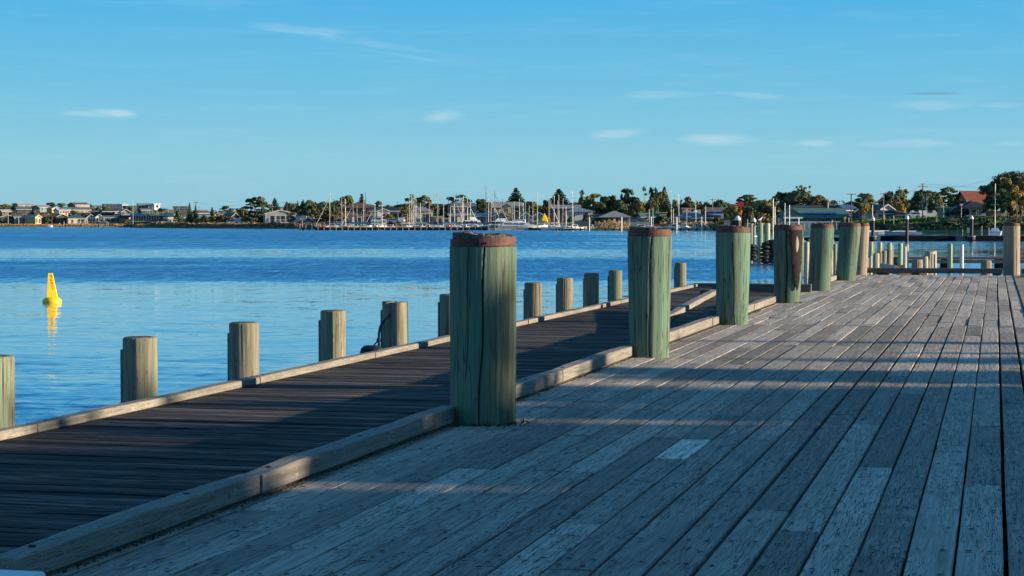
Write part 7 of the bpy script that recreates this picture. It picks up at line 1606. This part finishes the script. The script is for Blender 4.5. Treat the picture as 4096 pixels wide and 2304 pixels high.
for u, vt, w_, r, mt, l in [(3483, 967, 20, 112, 'pile_sage', 'first pile right of the leaning brown post, behind the leaning row'), (3494, 975, 6, 112.5, 'pile_pale', 'narrow pale batten against the first jetty pile'), (3518, 969, 19, 113, 'pile_sage', 'second jetty pile behind the leaning row'), (3528, 976, 6, 113.4, 'pile_pale', 'narrow pale batten against the second jetty pile'),
                          (3557, 972, 20, 114, 'pile_sage', 'third jetty pile, wider than its batten'), (3568, 980, 7, 114.4, 'pile_pale', 'narrow pale batten against the third jetty pile'), (3600, 973, 21, 116.5, 'pile_sage', 'fourth jetty pile, standing alone, green brown'), (3624, 977, 20, 116.8, 'pile_pale', 'fifth jetty pile, hidden by the whitish post'),
                          (3619, 986, 13, 110, 'trim', 'whitish square looking post reaching down before the low jetty'), (3799, 975, 20, 116.5, 'pile_sage', 'dark green jetty pile left of the white topped one'), (3846, 978, 16, 112, 'trim', 'grey white post right of the dark green jetty pile')]: hpile(u, vt, w_, r, l, mt, GJ)
GL = 'short piles in the leaning row beside the wharf end'
for u, vt, w_, r, mt, l, ln in [(3462, 1047, 12, 60, 'pile_brown', 'lowest pile of the leaning row, half behind the brown post', 0), (3468, 1031, 15, 62, 'pile_pale', 'second lowest pile of the leaning row', 0), (3480, 1024, 17, 64, 'pile_pale', 'third pile of the leaning row', 0), (3501, 1013, 26, 68, 'pile_pale', 'fourth and widest pile of the leaning row, half white', .03), (3517, 1012, 16, 72, 'pile_brown', 'fifth pile of the leaning row', .03),
                          (3530, 1004, 22, 76, 'pile_grey', 'sixth pile of the leaning row, lower part in shade', .05), (3547, 1000, 22, 84, 'pile_brown', 'tallest and farthest pile of the leaning row', .1),
                          (3668, 1038, 46, 60, 'pile_brown', 'thick dark stump at the left of the pale pile cluster', 0), (3699, 1026, 26, 64, 'pile_pale', 'second pile of the pale pile cluster', 0), (3713, 1040, 7, 64.5, 'pile_pale', 'narrow pale split piece in the pale pile cluster', 0), (3717, 1006, 44, 73, 'pile_pale', 'tall wide pile of the pale pile cluster', 0), (3733, 1004, 26, 75, 'pile_pale', 'rightmost tall pile of the pale pile cluster, split down its face', 0),
                          (3738, 1017, 9, 72, 'pile_pale', 'narrow slat on the right side of the pale pile cluster', 0), (3944, 1042, 43, 61, 'pile_brown', 'lone thick stump left of the lone brown banded post', 0)]: hpile(u, vt, w_, r, l, mt, GL if u < 3600 else 'pile cluster and stump behind the wharf end kerb', ln)
for u, vt, w_, r, mt, l in [(3208, 950, 11, 112, 'pile_sage', 'tall pile just right of the fourth green post'), (3217, 962, 8, 106, 'trim', 'whitish post next to the tall pile right of the fourth green post'), (3226, 968, 21, 96, 'pile_pale', 'dark left sided pile between the fourth and fifth green posts'), (3237, 957, 10, 118, 'pile_sage', 'slim pile left of the fifth green post'), (3331, 958, 9, 112, 'pile_pale', 'pale slim pile right of the fifth green post'), (3340, 977, 14, 100, 'pile_grey', 'low dark pile between the fifth and sixth green posts'), (3326, 974, 10, 104, 'pile_pale', 'short pale pile touching the fifth green post')]: hpile(u, vt, w_, r, l, mt, 'piles glimpsed between the green mooring posts')
mb = MB(); q = P(3222, 121); mb.box((q.x, q.y, -1.0), (m(180, 121), .6, .45), 0, YAW); tag(mb.build('waler_beam', M['piertimber']), 'dark beam glimpsed between the fourth, fifth and sixth green posts', 'beam')
ld = empty('landing_stage', P(3592, 58, 0), YAW, 'small brown landing stage just beyond the end kerb', 'landing'); zz = -.03; mb = MB(); x0, x1 = m(3540 - 3592, 58), m(3645 - 3592, 58); mb.b2(x0, x1, -2.2, 1.0, zz - .12, zz); mb.build('deck', M['brown_board'], ld); mb = MB(); mb.b2(x0 + .1, x1, 1.003, 1.15, zz - .1, zz + .09); mb.build('edge_beam', M['kerb_x'], ld); mb = MB(); mb.cyl((x0 - .05, -2.0, zz + .07), (x0 + .12, 1.1, zz + .07), .075, .075, 12); mb.build('log', M['pile_pale'], ld)
mb = MB()
for xx_ in (x0 + .15, x1 - .15):
    for yy_ in (-2, .8): mb.cyl((xx_, yy_, -3), (xx_, yy_, zz - .123), .12, .12, 8)
mb.build('underpile', M['piertimber'], ld)

# ================================================================== THE QUAY BESIDE THE WHARF (out of the picture): trees that shade the near deck
mb = MB(); mb.b2(9.1, 70, -60, 44, -2.5, -.02); mb.b2(9.05, 9.35, -60, 44, -2.5, .12); tag(mb.build('quay', M['quay']), 'gravel quay beside the wharf', kind='structure')
def qtree(x, y, wd, h, kind, lm, label, var, fine=1.0):
    e = empty('tree', (x, y, 0), var * 1.3, label, 'tree', 'unseen shade trees on the quay'); top, wid = bounds(kind, var % 4, fine)
    for nm, me in (('trunk', trunk_mesh(kind, var % 4, 'bark')), ('crown', crown_mesh(kind, var % 4, lm, fine))):
        o = bpy.data.objects.new(nm, me); COL.objects.link(o); o.parent = e; o.scale = (wd / wid, wd / wid, h / top)
for i, (x, y, wd, h, k) in enumerate(QT): qtree(x, y, wd, h, k[0], 'l_dark', QL[i], i, k[1])
